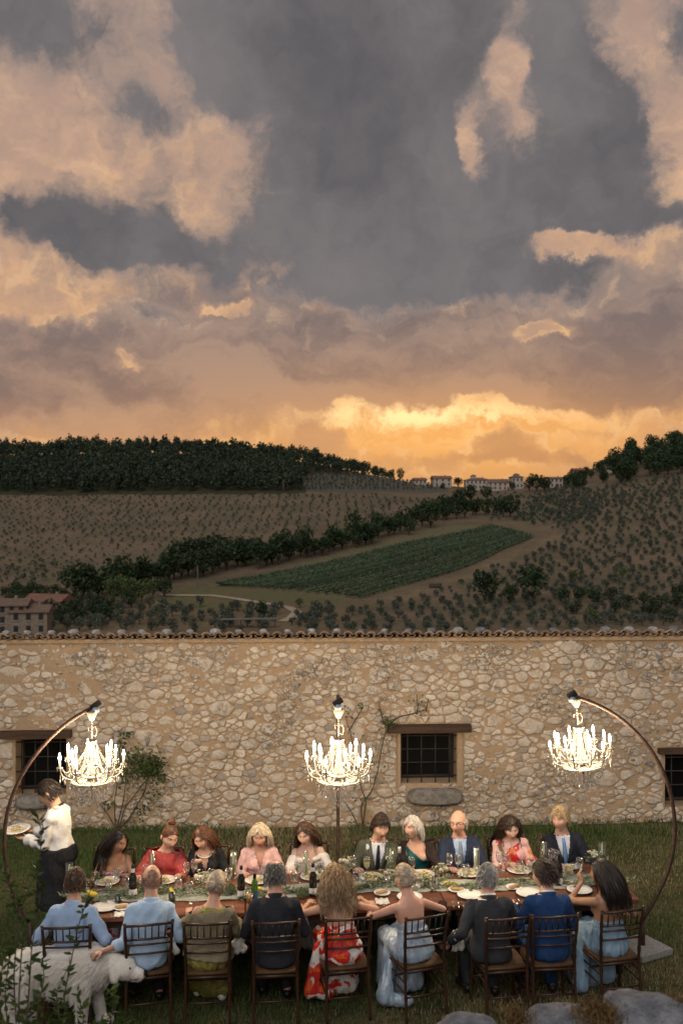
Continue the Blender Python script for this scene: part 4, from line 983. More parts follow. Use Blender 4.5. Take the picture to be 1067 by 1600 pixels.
# ------------------------------------------------------------------ the dining table: three tables set end to end
TZ = .76
TA = math.atan2(.48, 5.42); TXL, TYL = -2.55, 9.14           # near left corner and direction of the near edge
tu = np.array([math.cos(TA), math.sin(TA), 0]); tv = np.array([-math.sin(TA), math.cos(TA), 0]); TLEN = 5.45; TW = 1.0
torg = np.array([TXL, TYL, 0])
def tab(a, b, z=0): return torg+tu*a+tv*b+np.array([0, 0, z])
def make_table(a0, a1, label):
    L = a1-a0-.012; e = empty('dining_table', tab((a0+a1)/2, TW/2), TA)
    n = 5; w = TW/n
    for k in range(n):
        b = MB(); j = random.uniform(-.004, .004); y = -TW/2+(k+.5)*w
        x, yy, z = L/2, w/2-.0015, .02; c = .004
        ring = [(-yy, -z), (yy, -z), (yy, z-c), (yy-c, z), (-yy+c, z), (-yy, z-c)]
        b.loft([np.array([(s_*x, y+p[0], TZ-.02+p[1]+j*.4) for p in ring]) for s_ in (-1, 1)]); b.build('plank', M['table_wood'], e, False)
    for s_ in (-1, 1):
        b = MB(); b.box((0, s_*(TW/2-.09), TZ-.085), (L-.2, .03, .085)); b.build('apron', M['old_wood'], e, False)
        b = MB(); xl = s_*(L/2-.16)
        b.box((xl, 0, TZ-.075), (.07, TW-.24, .06)); b.build('crossbar', M['old_wood'], e, False)
        for t_ in (-1, 1):
            b = MB(); b.tube([(xl, t_*.34, TZ-.1), (xl, t_*.40, 0)], .032, 6); b.build('leg', M['old_wood'], e)
        b = MB(); b.tube([(xl, -.37, .30), (xl, .37, .30)], .02, 6); b.build('stretcher', M['old_wood'], e)
    return tag(e, label, 'table', 'wooden tables set end to end')
make_table(0, 1.66, 'dark wooden plank table at the waiter\'s end of the row')
make_table(1.66, 3.56, 'dark wooden plank table in the middle of the row')
make_table(3.56, TLEN, 'dark wooden plank table at the end with the bare right corner')
# ------------------------------------------------------------------ chairs (bamboo-style banquet chairs), facing +Y, origin on the ground under the seat
def chair_proto():
    e = empty('banquet_chair'); m = M['wood_dark']
    def post(path, r):
        p = np.array(path, float); u = np.linspace(0, len(p)-1, 26); q = np.stack([np.interp(u, np.arange(len(p)), p[:, k]) for k in range(3)], 1)
        for _ in range(3): q[1:-1] = .5*q[1:-1]+.25*(q[:-2]+q[2:])
        rr = np.full(26, r); rr[[5, 10, 15, 19, 22]] *= 1.32; return q, rr
    for s_ in (-1, 1):
        b = MB(); q, rr = post([(s_*.195, -.25, 0), (s_*.19, -.205, .25), (s_*.188, -.19, .45), (s_*.192, -.20, .65), (s_*.205, -.245, .92)], .0135); b.tube(q, rr, 8)
        b.ell((s_*.205, -.246, .925), (.017, .017, .012), None, 8, 6); b.build('back_post', m, e)
        b = MB(); q, rr = post([(s_*.205, .20, 0), (s_*.20, .19, .22), (s_*.195, .185, .435)], .0135); b.tube(q, rr, 8); b.build('front_leg', m, e)
    b = MB(); ring = []
    for z, g_ in ((.432, .97), (.438, 1), (.452, 1), (.460, .96)): ring.append(np.array([(x*g_, y*g_, z) for x, y in [(-.19,-.19),(0,-.20),(.19,-.19),(.207,0),(.20,.19),(.14,.212),(-.14,.212),(-.20,.19),(-.207,0)]]))
    b.loft(ring); st = b.build('seat', M['seat_pad'], e)
    b = MB(); b.tube([(-.2, .19, .415), (.2, .19, .415)], .014, 8); b.tube([(-.19, -.19, .415), (.19, -.19, .415)], .014, 8)
    for s_ in (-1, 1): b.tube([(s_*.19, -.19, .415), (s_*.20, .19, .415)], .014, 8)
    b.build('seat_frame', m, e)
    def yb(z): return np.interp(z, [.45, .65, .92], [-.19, -.20, -.245])
    for z, r in ((.905, .0125), (.775, .0105), (.725, .0095), (.640, .0095)):
        xw = np.interp(z, [.45, .65, .92], [.188, .192, .205]); b = MB(); b.tube([(-xw, yb(z), z), (0, yb(z)-.012, z), (xw, yb(z), z)], r, 7); b.build('top_rail' if z > .9 else 'back_rail', m, e)
    for k in range(6):
        f = (k+1)/7; b = MB(); x0 = -.198+f*.396; b.tube([(x0, yb(.775)-.008, .775), (x0*1.02, yb(.905)-.009, .905)], .0065, 6); b.build('spindle', m, e)
    for (p0, p1) in [((-.196,-.21,.20),(.196,-.21,.20)), ((-.2,.192,.22),(.2,.192,.22)), ((-.2,.193,.33),(.2,.193,.33)), ((-.196,-.21,.24),(-.2,.193,.24)), ((.196,-.21,.24),(.2,.193,.24)), ((-.196,-.198,.33),(-.2,.193,.33)), ((.196,-.198,.33),(.2,.193,.33))]:
        b = MB(); b.tube([p0, p1], .0085, 6); b.build('stretcher', m, e)
    return e
M['seat_pad'] = pm('brown_seat', (.10,.050,.022), (.07,.036,.016), 10, .5, .15)
CHAIR = chair_proto(); CHAIR_USED = [False]
def chair(pos, rz, label, group):
    if CHAIR_USED[0]: c = copy_tree(CHAIR)
    else: c = CHAIR; CHAIR_USED[0] = True
    put(c, pos, rz); return tag(c, label, 'chair', group)
# ------------------------------------------------------------------ chandeliers on curved iron stands
def emis(name, col, strength):
    m, t, p = material(name); em = t.n('ShaderNodeEmission'); em.inputs[0].default_value = (*col, 1); em.inputs[1].default_value = strength
    t.L.new(em.outputs[0], t.N['Material Output'].inputs[0]); return m
M['bulb'] = emis('warm_flame_bulb', (1.0, .77, .48), 600.0)
def crystalmat():
    m, t, p = material('cut_crystal'); p.inputs['Base Color'].default_value = (.17, .155, .135, 1); p.inputs['Roughness'].default_value = .12
    p.inputs['Specular IOR Level'].default_value = .9; p.inputs['Transmission Weight'].default_value = .35
    p.inputs['Subsurface Weight'].default_value = 0.0
    return m
M['crystal'] = crystalmat()
M['lit_crystal_drop'] = crystalmat(); M['lit_crystal_drop'].node_tree.nodes['Principled BSDF'].inputs['Base Color'].default_value = (.6, .55, .48, 1)  # paler copy of the crystal, the drops' glow painted into its colour
M['cream_paint'] = pm('cream_enamel', (.30,.27,.22), (.27,.24,.20), 6, .3)
def octa(r, h):
    return np.array([(r, 0, 0), (0, r, 0), (-r, 0, 0), (0, -r, 0), (0, 0, h), (0, 0, -h)], float), [(0,1,4),(1,2,4),(2,3,4),(3,0,4),(1,0,5),(2,1,5),(3,2,5),(0,3,5)]
def chandelier(top, label, tilt=0.0, power=16.0, sc=1.0, seed=0):
    """hangs from its ceiling cup at `top`; about 0.85 m tall, 0.66 m wide"""
    g = np.random.default_rng(seed); e = empty('chandelier', top, g.uniform(0, .5)); e.rotation_euler[1] = tilt; e.scale = (sc,)*3
    b = MB(); b.lathe([(.006, -.095), (.022, -.085), (.045, -.04), (.056, -.005), (.056, 0)], 20); b.build('ceiling_cup', M['cream_paint'], e)
    b = MB(); b.tube([(0, 0, -.09), (0, 0, -.30)], .006, 6)
    for k in range(7): b.lathe([(.004, -.1-.028*k), (.011, -.112-.028*k), (.004, -.124-.028*k)], 8)
    b.build('chain', M['cream_paint'], e)
    b = MB(); b.tube([(.0, 0, -.16), (.035, .0, -.15), (.05, 0, -.20), (.035, 0, -.25), (.01, 0, -.235)], .005, 6); b.tube([(0, 0, -.16), (-.04, .01, -.155), (-.03, .01, -.19)], .004, 6); b.build('cord_loop', M['cream_paint'], e)
    b = MB(); b.lathe([(.01, -.29), (.045, -.285), (.052, -.30), (.035, -.315), (.020, -.36), (.03, -.42), (.016, -.47), (.035, -.54), (.05, -.60), (.07, -.64), (.05, -.68), (.02, -.70), (.03, -.735), (.012, -.76), (.0, -.78)], 18); b.build('column', M['crystal'], e)
    Z1 = -.58
    nA = 12
    for k in range(nA):
        th = 2*math.pi*(k+.3*(k % 2))/nA; low = k % 2 == 0; rr = .31 if low else .245; zc = -.545 if low else -.475
        c, s = math.cos(th), math.sin(th)
        pr = [(.05, -.60), (rr*.35, -.665), (rr*.70, -.675), (rr*.95, -.625), (rr, zc)]
        p = np.array([(r*c, r*s, z) for r, z in pr]); u = np.linspace(0, 4, 14); q = np.stack([np.interp(u, np.arange(5), p[:, j]) for j in range(3)], 1)
        for _ in range(2): q[1:-1] = .5*q[1:-1]+.25*(q[:-2]+q[2:])
        b = MB(); b.tube(q, .0075, 6); arm = b.build('arm', M['crystal'], e)
        b = MB(); b.lathe([(.004, zc-.012), (.03, zc-.004), (.034, zc+.006), (.012, zc+.006), (.0, zc+.006)], 10, (rr*c, rr*s, 0))
        for j in range(5):
            tj = j*1.257; v, f = octa(.006, .016); b.add(v+np.array([rr*c+.031*math.cos(tj), rr*s+.031*math.sin(tj), zc-.024]), f)
        b.build('drip_cup', M['crystal'], arm)
        b = MB(); b.lathe([(.0115, zc), (.0115, zc+.075), (.0, zc+.077)], 10, (rr*c, rr*s, 0)); b.build('candle_tube', M['cream_paint'], arm)
        b = MB(); b.lathe([(.004, zc+.077), (.011, zc+.095), (.0105, zc+.11), (.005, zc+.135), (.0, zc+.150)], 10, (rr*c, rr*s, 0)); b.build('flame_bulb', M['bulb'], e)
    b = MB(); v0, f0 = octa(.0068, .0068)
    def chain(p0, p1, sag, n):
        for i in range(n):
            t_ = (i+.5)/n; p = np.array(p0)*(1-t_)+np.array(p1)*t_; p[2] -= sag*4*t_*(1-t_); b.add(v0*g.uniform(.85, 1.15)+p, f0)
    for k in range(12):
        th = 2*math.pi*k/12; rr = .285 if k % 2 == 0 else .225; zc = -.55
        chain((.045*math.cos(th), .045*math.sin(th), -.305), (.12*math.cos(th+.1), .12*math.sin(th+.1), -.60), .05, 24)
        if k % 2: chain((.05*math.cos(th), .05*math.sin(th), -.31), (rr*math.cos(th), rr*math.sin(th), zc+.02), .07, 24)
        t2 = 2*math.pi*(k+1)/12; r2 = .285 if k % 2 else .225
        chain((rr*math.cos(th), rr*math.sin(th), zc), (r2*math.cos(t2), r2*math.sin(t2), zc), .06, 12)
        chain((.19*math.cos(th), .19*math.sin(th), -.655), (.19*math.cos(t2), .19*math.sin(t2), -.655), .045, 9)
    o = b.build('bead_strings', M['crystal'], e, False); o['kind'] = 'stuff'
    b = MB(); v1, f1 = octa(.009, .024)
    for ring_, n, z in ((.29, 20, -.66), (.205, 26, -.735), (.19, 26, -.78), (.155, 24, -.825), (.12, 20, -.865), (.08, 14, -.895), (.03, 6, -.92)):
        for i in range(n):
            th = 2*math.pi*(i+g.uniform(-.25, .25))/n; rr = ring_*g.uniform(.92, 1.08); zz = z+g.uniform(-.022, .022); R3 = np.array(Euler((g.uniform(-.2, .2), g.uniform(-.2, .2), g.uniform(0, 3))).to_matrix())
            b.add(v1@R3.T+np.array([rr*math.cos(th), rr*math.sin(th), zz]), f1); b.add(v0*.8+np.array([rr*math.cos(th), rr*math.sin(th), zz+.034]), f0)
            b.add(v0*.6+np.array([rr*math.cos(th), rr*math.sin(th), zz+.05]), f0)
    o = b.build('hanging_drops', M['lit_crystal_drop'], e, False); o['kind'] = 'stuff'
    b = MB(); b.lathe([(.20, -.695), (.205, -.69), (.20, -.685)], 30); b.lathe([(.09, -.645), (.10, -.635), (.09, -.63)], 24); b.build('ring', M['cream_paint'], e)
    ld = bpy.data.lights.new('chandelier_light', 'POINT'); ld.energy = power; ld.color = (1.0, .77, .50); ld.shadow_soft_size = .25
    lo = bpy.data.objects.new('chandelier_light', ld); COL.objects.link(lo); lo.parent = e; lo.location = (0, 0, -.45)
    return tag(e, label, 'chandelier', 'crystal chandeliers over the table')
def smooth_path(pts, n):
    p = np.array(pts, float); L = np.r_[0, np.cumsum(np.linalg.norm(np.diff(p, axis=0), axis=1))]; u = np.linspace(0, L[-1], n)
    q = np.stack([np.interp(u, L, p[:, k]) for k in range(3)], 1)
    for _ in range(12): q[1:-1] = .5*q[1:-1]+.25*(q[:-2]+q[2:])
    return q
def stand(pts, base, post, label, plate=(.5, .34)):
    e = empty('chandelier_stand', (base[0], base[1], 0)); off = np.array([base[0], base[1], 0])
    b = MB(); b.tube(smooth_path(pts, 44)-off, .0195, 10); b.build('curved_arm', M['iron'], e)
    b = MB(); b.tube(np.array(post)-off, .024, 10); b.build('foot_post', M['iron'], e)
    b = MB(); b.box((0, 0, .035), (plate[0], plate[1], .06), np.array(Matrix.Rotation(.5, 3, 'Z'))); b.build('stone_base', pm('concrete_slab', (.34,.33,.31), (.24,.23,.22), 40, .95, .5), e, False)
    t_ = np.array(pts[0])-off; b = MB(); b.box(t_+np.array([0, 0, .01]), (.10, .05, .055), np.array(Matrix.Rotation(-.6, 3, 'Y'))); b.build('clamp', M['black_plastic'], e, False)
    b = MB(); b.lathe([(.03, -.03), (.042, 0), (.03, .025)], 12, t_+np.array([0, 0, -.035])); b.build('tape', M['silver_tape'], e)
    return tag(e, label, 'stand', 'curved iron chandelier stands')
YL, YM, YR = 9.95, 9.95, 10.2
def pp_(px, py, Y): return at(px, py, Y)
Lp = [(150,1103),(115,1120),(82,1148),(50,1185),(28,1220),(12,1262),(6,1300),(7,1340),(14,1380),(28,1415),(46,1440)]
stand([pp_(x, y, YL) for x, y in Lp], pp_(50,1440,YL), [pp_(47,1441,YL), on_z(50,1520,.0)*np.array([0,0,0])+np.array([pp_(50,1440,YL)[0], YL, 0])], 'curved rusty iron stand arching over the waiter\'s end of the table', (.3, .3))
Rp = [(893,1087),(920,1094),(955,1110),(990,1138),(1018,1170),(1040,1210),(1053,1260),(1056,1310),(1048,1352),(1032,1392),(1003,1438)]
stand([pp_(x, y, YR) for x, y in Rp], pp_(1003,1440,YR), [pp_(1003,1438,YR), np.array([pp_(1004,1440,YR)[0], YR, .02])], 'curved rusty iron stand arching in beside the young blond man', (.42, .42))
mx = (528-CX)/FPX
Mp = [(mx*9.9, 9.9, 2.60), (mx*10.4, 10.35, 2.62), (mx*10.8, 10.75, 2.42), (mx*11.1, 11.05, 2.05), (mx*11.2, 11.2, 1.6), (mx*11.2, 11.25, 1.1), (mx*11.2, 11.2, .7), (mx*11.1, 11.1, .40)]
stand(Mp, (mx*11.1, 11.1), [Mp[-1], (mx*11.1, 11.1, .02)], 'curved iron stand seen edge-on behind the bride')
chandelier(pp_(144,1112,YL), 'lit crystal chandelier at the waiter\'s end, beside the climbing rose', 0.0, 62, 1.0, 1)
chandelier(pp_(529,1108,YM), 'lit crystal chandelier in the middle, between the bride and the man in green', 0.0, 62, 1.03, 2)
chandelier(pp_(899,1092,YR), 'lit tilted crystal chandelier on the side of the young blond man', -.10, 62, 1.0, 3)
# ------------------------------------------------------------------ people
def rotm(yaw=0, pitch=0, roll=0):
    """yaw turns to the person's own left (+), pitch looks down (+), roll tilts to the right shoulder (+); angles in degrees"""
    return np.array((Matrix.Rotation(R_(yaw), 3, 'Z') @ Matrix.Rotation(R_(-pitch), 3, 'X') @ Matrix.Rotation(R_(roll), 3, 'Y')))
def remesh(mb, voxel=.011, smooth=2):
    me = mb.mesh('tmp'); o = bpy.data.objects.new('tmp', me); COL.objects.link(o)
    m = o.modifiers.new('r', 'REMESH'); m.mode = 'VOXEL'; m.voxel_size = voxel; m.use_smooth_shade = True
    if smooth:
        s_ = o.modifiers.new('s', 'SMOOTH'); s_.factor = .5; s_.iterations = smooth
    dg = bpy.context.evaluated_depsgraph_get(); ev = o.evaluated_get(dg); t_ = ev.to_mesh()
    n = len(t_.vertices); V = np.empty(n*3); t_.vertices.foreach_get('co', V); V = V.reshape(-1, 3)
    k = len(t_.polygons); lt = np.empty(k, np.int32); t_.polygons.foreach_get('loop_total', lt); li = np.empty(len(t_.loops), np.int32); t_.loops.foreach_get('vertex_index', li)
    nr = np.empty(n*3); t_.vertices.foreach_get('normal', nr)
    F = li.reshape(-1, 4) if (lt == 4).all() else None
    if F is None:
        F = []; p = 0
        for q in lt: ix = li[p:p+q]; p += q; F.append([ix[0], ix[1], ix[2], ix[3] if q > 3 else ix[2]])
        F = np.array(F)
    ev.to_mesh_clear(); bpy.data.objects.remove(o); bpy.data.meshes.remove(me)
    return V, F, nr.reshape(-1, 3)
def prune(V, F):
    u, inv = np.unique(F, return_inverse=True); return V[u], inv.reshape(F.shape)
def ik(S, T, l1, l2, pole):
    d = T-S; L = np.linalg.norm(d); L2 = min(L, (l1+l2)*.985); d = d/L; a = (l1*l1-l2*l2+L2*L2)/(2*L2); h = math.sqrt(max(l1*l1-a*a, 1e-6))
    p = np.array(pole, float); p = p-d*p.dot(d); p /= np.linalg.norm(p)+1e-9
    return S+d*a+p*h, S+d*L2
# -- head: one shared shape, sculpted from a sphere; face looks along +Y, centre between the ears
def head_base():
    bm_ = MB(); bm_.ell((0, 0, 0), 1.0, None, 64, 60); v = np.concatenate(bm_.v); x, y, z = v.T.copy()
    X = x*.076; Y = y*.096; Z = z*.118
    lo = np.clip(-z, 0, 1)
    X *= 1-.30*lo**1.6; Y = np.where(y > 0, Y*(1-.02*lo), Y*(1-.50*lo**1.3)); Y += .010*lo*(y > 0)*y
    def G(cx, cz, sx, sz): return np.exp(-((X-cx)/sx)**2-((Z-cz)/sz)**2)*(y > .1)
    nz = np.interp(Z, [-.044, -.032, -.022, .008, .036], [0, .016, .020, .010, .003]); Y += nz*np.exp(-(X/np.interp(Z, [-.042, -.022, .028], [.016, .014, .009]))**2)*(y > .1)*((Z > -.047) & (Z < .048))
    for s_ in (-1, 1):
        Y -= .013*G(s_*.031, .018, .017, .012); Y += .005*G(s_*.032, .040, .022, .008); Y += .005*G(s_*.045, -.018, .02, .02); Y -= .006*G(s_*.05, -.062, .018, .024)
    Y += .006*G(0, -.051, .022, .007)+.006*G(0, -.066, .020, .007)-.0060*G(0, -.0585, .026, .0035)-.003*G(0, -.079, .02, .006)+.010*G(0, -.098, .020, .014)
    V = np.stack([X, Y, Z], 1)
    lip = np.clip((G(0, -.0525, .021, .0062)+G(0, -.0650, .019, .0065))*1.25, 0, 1); brow = np.clip(sum(np.exp(-((X-s_*.033)/.017)**4-((Z-.037)/.0052)**2) for s_ in (-1, 1))*(y > .1), 0, 1)
    lid = np.clip(sum(np.exp(-((X-s_*.031)/.0145)**4-((Z-.0175)/.0045)**2) for s_ in (-1, 1))*(y > .1), 0, 1)
    return V, bm_.f, lip, brow, lid
HV, HF, HLIP, HBROW, HLID = head_base()
def ear_verts():
    b = MB()
    for s_ in (-1, 1):
        b.ell((s_*.079, -.012, -.004), (.010, .020, .032), np.array(Euler((-.2, 0, s_*.45)).to_matrix()), 10, 8)
    return np.concatenate(b.v), b.f
EV, EF = ear_verts()
def hand(mb, W, f, n, side, curl=.5, spread=.012, grip=0, sc=1.0):
    """W wrist, f forward, n palm normal, side = direction of the thumb"""
    f = f/np.linalg.norm(f); n = n-f*n.dot(f); n /= np.linalg.norm(n)+1e-9; s_ = np.cross(n, f); s_ *= (1 if s_.dot(side) > 0 else -1); sc_ = sc
    pts = []
    for q, w, h in ((-.01, .024, .019), (.02, .030, .017), (.055, .039, .015), (.085, .038, .012)):
        an = np.arange(10)*2*math.pi/10; pts.append(W+f*q*sc_+(np.cos(an)[:, None]*s_*w+np.sin(an)[:, None]*n*h)*sc_)
    mb.loft(pts)
    for k, (o_, L) in enumerate(((.029, .070), (.010, .080), (-.009, .075), (-.027, .060))):
        p = W+(f*.080+s_*o_)*sc_; c = curl*(1+.12*k); path = [p-f*.012*sc_]; d = f.copy(); ang = 0; path.append(p)
        for seg, ll in enumerate((.45, .32, .23)):
            ang += c*(.9 if seg else .6); dd = f*math.cos(ang)+n*math.sin(ang)+s_*(o_*1.5)*(1-min(1, ang)); dd /= np.linalg.norm(dd); p = p+dd*L*ll*sc_; path.append(p)
        mb.tube(path, np.array([.0095, .0092, .0085, .0075, .0055])*sc_, 7)
    p = W+(f*.025+s_*.026)*sc_; d1 = (f*.65+s_*.75+n*.25); d1 /= np.linalg.norm(d1); d2 = (f*.92+s_*.15+n*.45*(1+grip)); d2 /= np.linalg.norm(d2)
    mb.tube([p-d1*.01*sc_, p+d1*.032*sc_, p+d1*.032*sc_+d2*.028*sc_, p+d1*.032*sc_+d2*.048*sc_], np.array([.013, .0115, .0095, .006])*sc_, 7)
TORSO_M = [(-.11,.07,.07,0),(-.085,.14,.11,-.005),(-.02,.168,.125,-.005),(.06,.165,.122,0),(.17,.150,.112,.006),(.28,.163,.118,.010),(.37,.178,.116,.004),(.43,.176,.100,-.006),(.475,.135,.082,-.012),(.51,.085,.066,-.010),(.54,.066,.064,0),(.58,.060,.061,.010),(.62,.054,.056,.014)]
TORSO_F = [(-.11,.07,.07,0),(-.085,.145,.11,-.005),(-.02,.175,.125,-.008),(.06,.160,.115,0),(.16,.122,.092,.006),(.26,.138,.100,.008),(.35,.152,.102,.004),(.41,.150,.088,-.006),(.455,.115,.072,-.012),(.49,.072,.058,-.010),(.52,.055,.055,0),(.56,.050,.052,.010),(.60,.046,.048,.014)]
class Person:
    def __init__(s, sex, scale=1.0, lean=(5, 0, 0), headrot=(0, 10, 0), hands=((-.17, .36, .80), (.17, .36, .80)), poles=((-.40, -.45, -1.0), (.40, -.45, -1.0)), stand=False, bulk=1.0, legs=None, curl=(.55, .55), handf=(None, None), handn=(None, None), belly=0.0, knees=.11):
        scale *= .958; s.sex = sex; s.k = scale; s.bulk = bulk; k = scale; s.stand = stand; s.curl = curl
        s.T = [(t_*k, w*k*bulk*(.92 if t_ < .5 else 1), d*k*bulk*(1+belly*math.exp(-((t_-.12)/.13)**2)), y*k+belly*.03*math.exp(-((t_-.12)/.13)**2)) for t_, w, d, y in (TORSO_M if sex == 'm' else TORSO_F)]
        s.P = np.array([0, -.03, .535+(.43*k if stand else 0)]); s.R = rotm(lean[2], lean[0], lean[1])
        s.sh = (.163 if sex == 'm' else .142)*k*(.5+.5*bulk); s.sht = (.425 if sex == 'm' else .41)*k
        s.headc = s.tp(0, .022*k, (.715 if sex == 'm' else .695)*k); s.HR = s.R @ rotm(*headrot) if headrot is not None else s.R
        s.hk = k*(1.14 if sex == 'm' else 1.11)
        s.headc = s.tp(0, .010*k, (.572 if sex == 'm' else .548)*k)+s.HR @ np.array([0, .012, .098])*s.hk
        s.arms = []
        for i, sg in ((0, -1), (1, 1)):
            S = s.tp(sg*s.sh, -.005*k, s.sht); E, Wr = ik(S, np.array(hands[i], float), .285*k, .25*k, poles[i]); s.arms.append((S, E, Wr))
        s.handf = [handf[i] if handf[i] is not None else s.arms[i][2]-s.arms[i][1] for i in (0, 1)]
        s.handn = [handn[i] if handn[i] is not None else (0, 0, -1) for i in (0, 1)]
        s.legs = []
        for sg in (-1, 1):
            if stand: hip = s.P+np.array([sg*.09*k, 0, -.02]); kn = np.array([sg*.10, .03+sg*.05, .50*k]); an = np.array([sg*.11, -.03+sg*.10, .08]); toe = an+np.array([sg*.03, .15, -.045])
            else: hip = s.P+np.array([sg*.09*k, .03, -.01]); kn = np.array([sg*knees, .42*k, .515]); an = np.array([sg*knees*1.05, .40*k-(.12 if sg > 0 else .02), .085]); toe = an+np.array([sg*.03, .15, -.045])
            s.legs.append((hip, kn, an, toe))
    def tp(s, x, y, t_): return s.P+s.R @ np.array([x, y, t_])
    def loc(s, V): return (V-s.P) @ s.R           # back to torso coordinates
    def tor(s, mb, t0, t1, inf=0.0, flare=0.0, nseg=16):
        T = np.array(s.T); ts = np.linspace(max(t0, T[0, 0]), min(t1, T[-1, 0]), nseg); rings = []; an = np.arange(22)*2*math.pi/22
        for t_ in ts:
            w = np.interp(t_, T[:, 0], T[:, 1])+inf+flare*max(0, (t1-t_)); d = np.interp(t_, T[:, 0], T[:, 2])+inf+flare*.7*max(0, t1-t_); y = np.interp(t_, T[:, 0], T[:, 3])
            c, q = np.cos(an), np.sin(an); rings.append(np.array([s.tp(w*np.sign(a)*abs(a)**.85, y+d*np.sign(b_)*abs(b_)**.9, t_) for a, b_ in zip(c, q)]))
        mb.loft(rings)
    def arm(s, mb, i, upto, inf=0.0, cuff=0.0):
        k = s.k*(.80 if s.sex == 'f' else .92)*(.6+.4*s.bulk); S, E, Wr = s.arms[i]
        mb.caps(s.tp((-1, 1)[i]*s.sh*.80, -.005, s.sht-.005), .062*k+inf, S, .058*k+inf)
        f1 = min(upto, 1.0)
        mb.caps(S, .056*k+inf, S+(E-S)*f1, (.056-.016*f1)*k+inf+cuff*(upto <= 1))
        if upto > 1: f2 = upto-1; mb.caps(E, .041*k+inf, E+(Wr-E)*f2, (.041-.015*f2)*k+inf+cuff)
    def leg(s, mb, i, upto=2.0, inf=0.0):
        k = s.k; h, kn, an, toe = s.legs[i]; mb.caps(h, .088*k+inf, kn, .062*k+inf)
        if upto > 1: mb.caps(kn, .058*k+inf, kn+(an-kn)*(upto-1), .040*k+inf)
    def body_mb(s):
        b = MB(); s.tor(b, -1, 1)
        for i in (0, 1): s.arm(b, i, 2.0); s.leg(b, i); h, kn, an, toe = s.legs[i]; b.caps(an+np.array([0, -.03, -.03]), .034, toe, .028)
        if s.sex == 'f':
            for sg in (-1, 1): b.ell(s.tp(sg*.068*s.k, .072*s.k, .315*s.k), (.062*s.k, .058*s.k, .060*s.k), s.R, 14, 10)
        else:
            for sg in (-1, 1): b.ell(s.tp(sg*.08*s.k, .075*s.k, .36*s.k), (.075*s.k, .04*s.k, .05*s.k), s.R, 14, 10)
        return b
    def make_body(s, mat, name='person'):
        V, F, N = remesh(s.body_mb(), .011, 2)
        hv = HV*s.hk*np.array([1, 1, 1.0])+0; hv = hv @ s.HR.T+s.headc; ev = EV*s.hk @ s.HR.T+s.headc
        hb = MB()
        for i, sg in ((0, -1), (1, 1)):
            S, E, Wr = s.arms[i]; inward = np.array([-sg, .3, .0]); hand(hb, Wr, np.array(s.handf[i], float), np.array(s.handn[i], float), inward, s.curl[i], sc=s.k*(1.0 if s.sex == 'm' else .9))
        parts = [(V, F.tolist()), (hv, HF), (ev, EF), (np.concatenate(hb.v), hb.f)]
        n = 0; VV = []; FF = []; lip = []; brow = []; lid = []
        for j, (v, f) in enumerate(parts):
            VV.append(v); FF += [tuple(int(q)+n for q in dict.fromkeys(t_)) for t_ in f]; n += len(v)
            z = np.zeros(len(v)); lip.append(HLIP if j == 1 else z); brow.append(HBROW if j == 1 else z); lid.append(HLID if j == 1 else z)
        me = bpy.data.meshes.new(name); me.from_pydata(np.concatenate(VV).tolist(), [], FF); me.polygons.foreach_set('use_smooth', [True]*len(FF))
        for nm, d in (('lip', lip), ('brow', brow), ('lid', lid)):
            a_ = me.attributes.new(nm, 'FLOAT', 'POINT'); a_.data.foreach_set('value', np.concatenate(d).astype(np.float32))
        me.update(); s.o = link(name, me, mat); return s.o
    def hp(s, p): return s.headc+s.HR @ (np.array(p, float)*s.hk)
    def eyes(s, open_=True):
        for sg in (-1, 1):
            b = MB(); R = s.HR; c = s.hp((sg*.031, .0735, .017))
            b.ell(c, (.0115*s.hk, .0085*s.hk, .0062*s.hk), R, 10, 8); b.ell(s.hp((sg*.031, .0795, .0165)), (.0052, .0032, .0056), R, 8, 6, 1); b.build('eye', [M['eye_white'], M['eye_dark']], s.o)
def skinmat(name, base, brow, lip=None):
    m, t, p = material(name); vec = t.n('ShaderNodeTexCoord').outputs['Object']
    col = t.mix(t.ss(t.noise(vec, 9, 4, .6), .35, .68), base, tuple(x*f for x, f in zip(base, (.93, .84, .80))))
    lip = lip or (base[0]*.66, base[1]*.34, base[2]*.33)
    def att(n): return t.n('ShaderNodeAttribute', attribute_name=n).outputs['Fac']
    col = t.mix(att('lip'), col, lip); col = t.mix(t.m('MULTIPLY', att('brow'), .85), col, brow); col = t.mix(t.m('MULTIPLY', att('lid'), .75), col, (.05, .03, .025))
    t.L.new(col, p.inputs['Base Color']); p.inputs['Roughness'].default_value = .45; p.inputs['Specular IOR Level'].default_value = .35
    p.inputs['Subsurface Weight'].default_value = .05; p.inputs['Subsurface Radius'].default_value = (.02, .008, .004); p.inputs['Subsurface Scale'].default_value = .4
    return m
M['eye_white'] = pm('eye_white', (.62,.58,.54), None, 4, .2); M['eye_dark'] = pm('eye_iris', (.03,.02,.015), None, 4, .15)
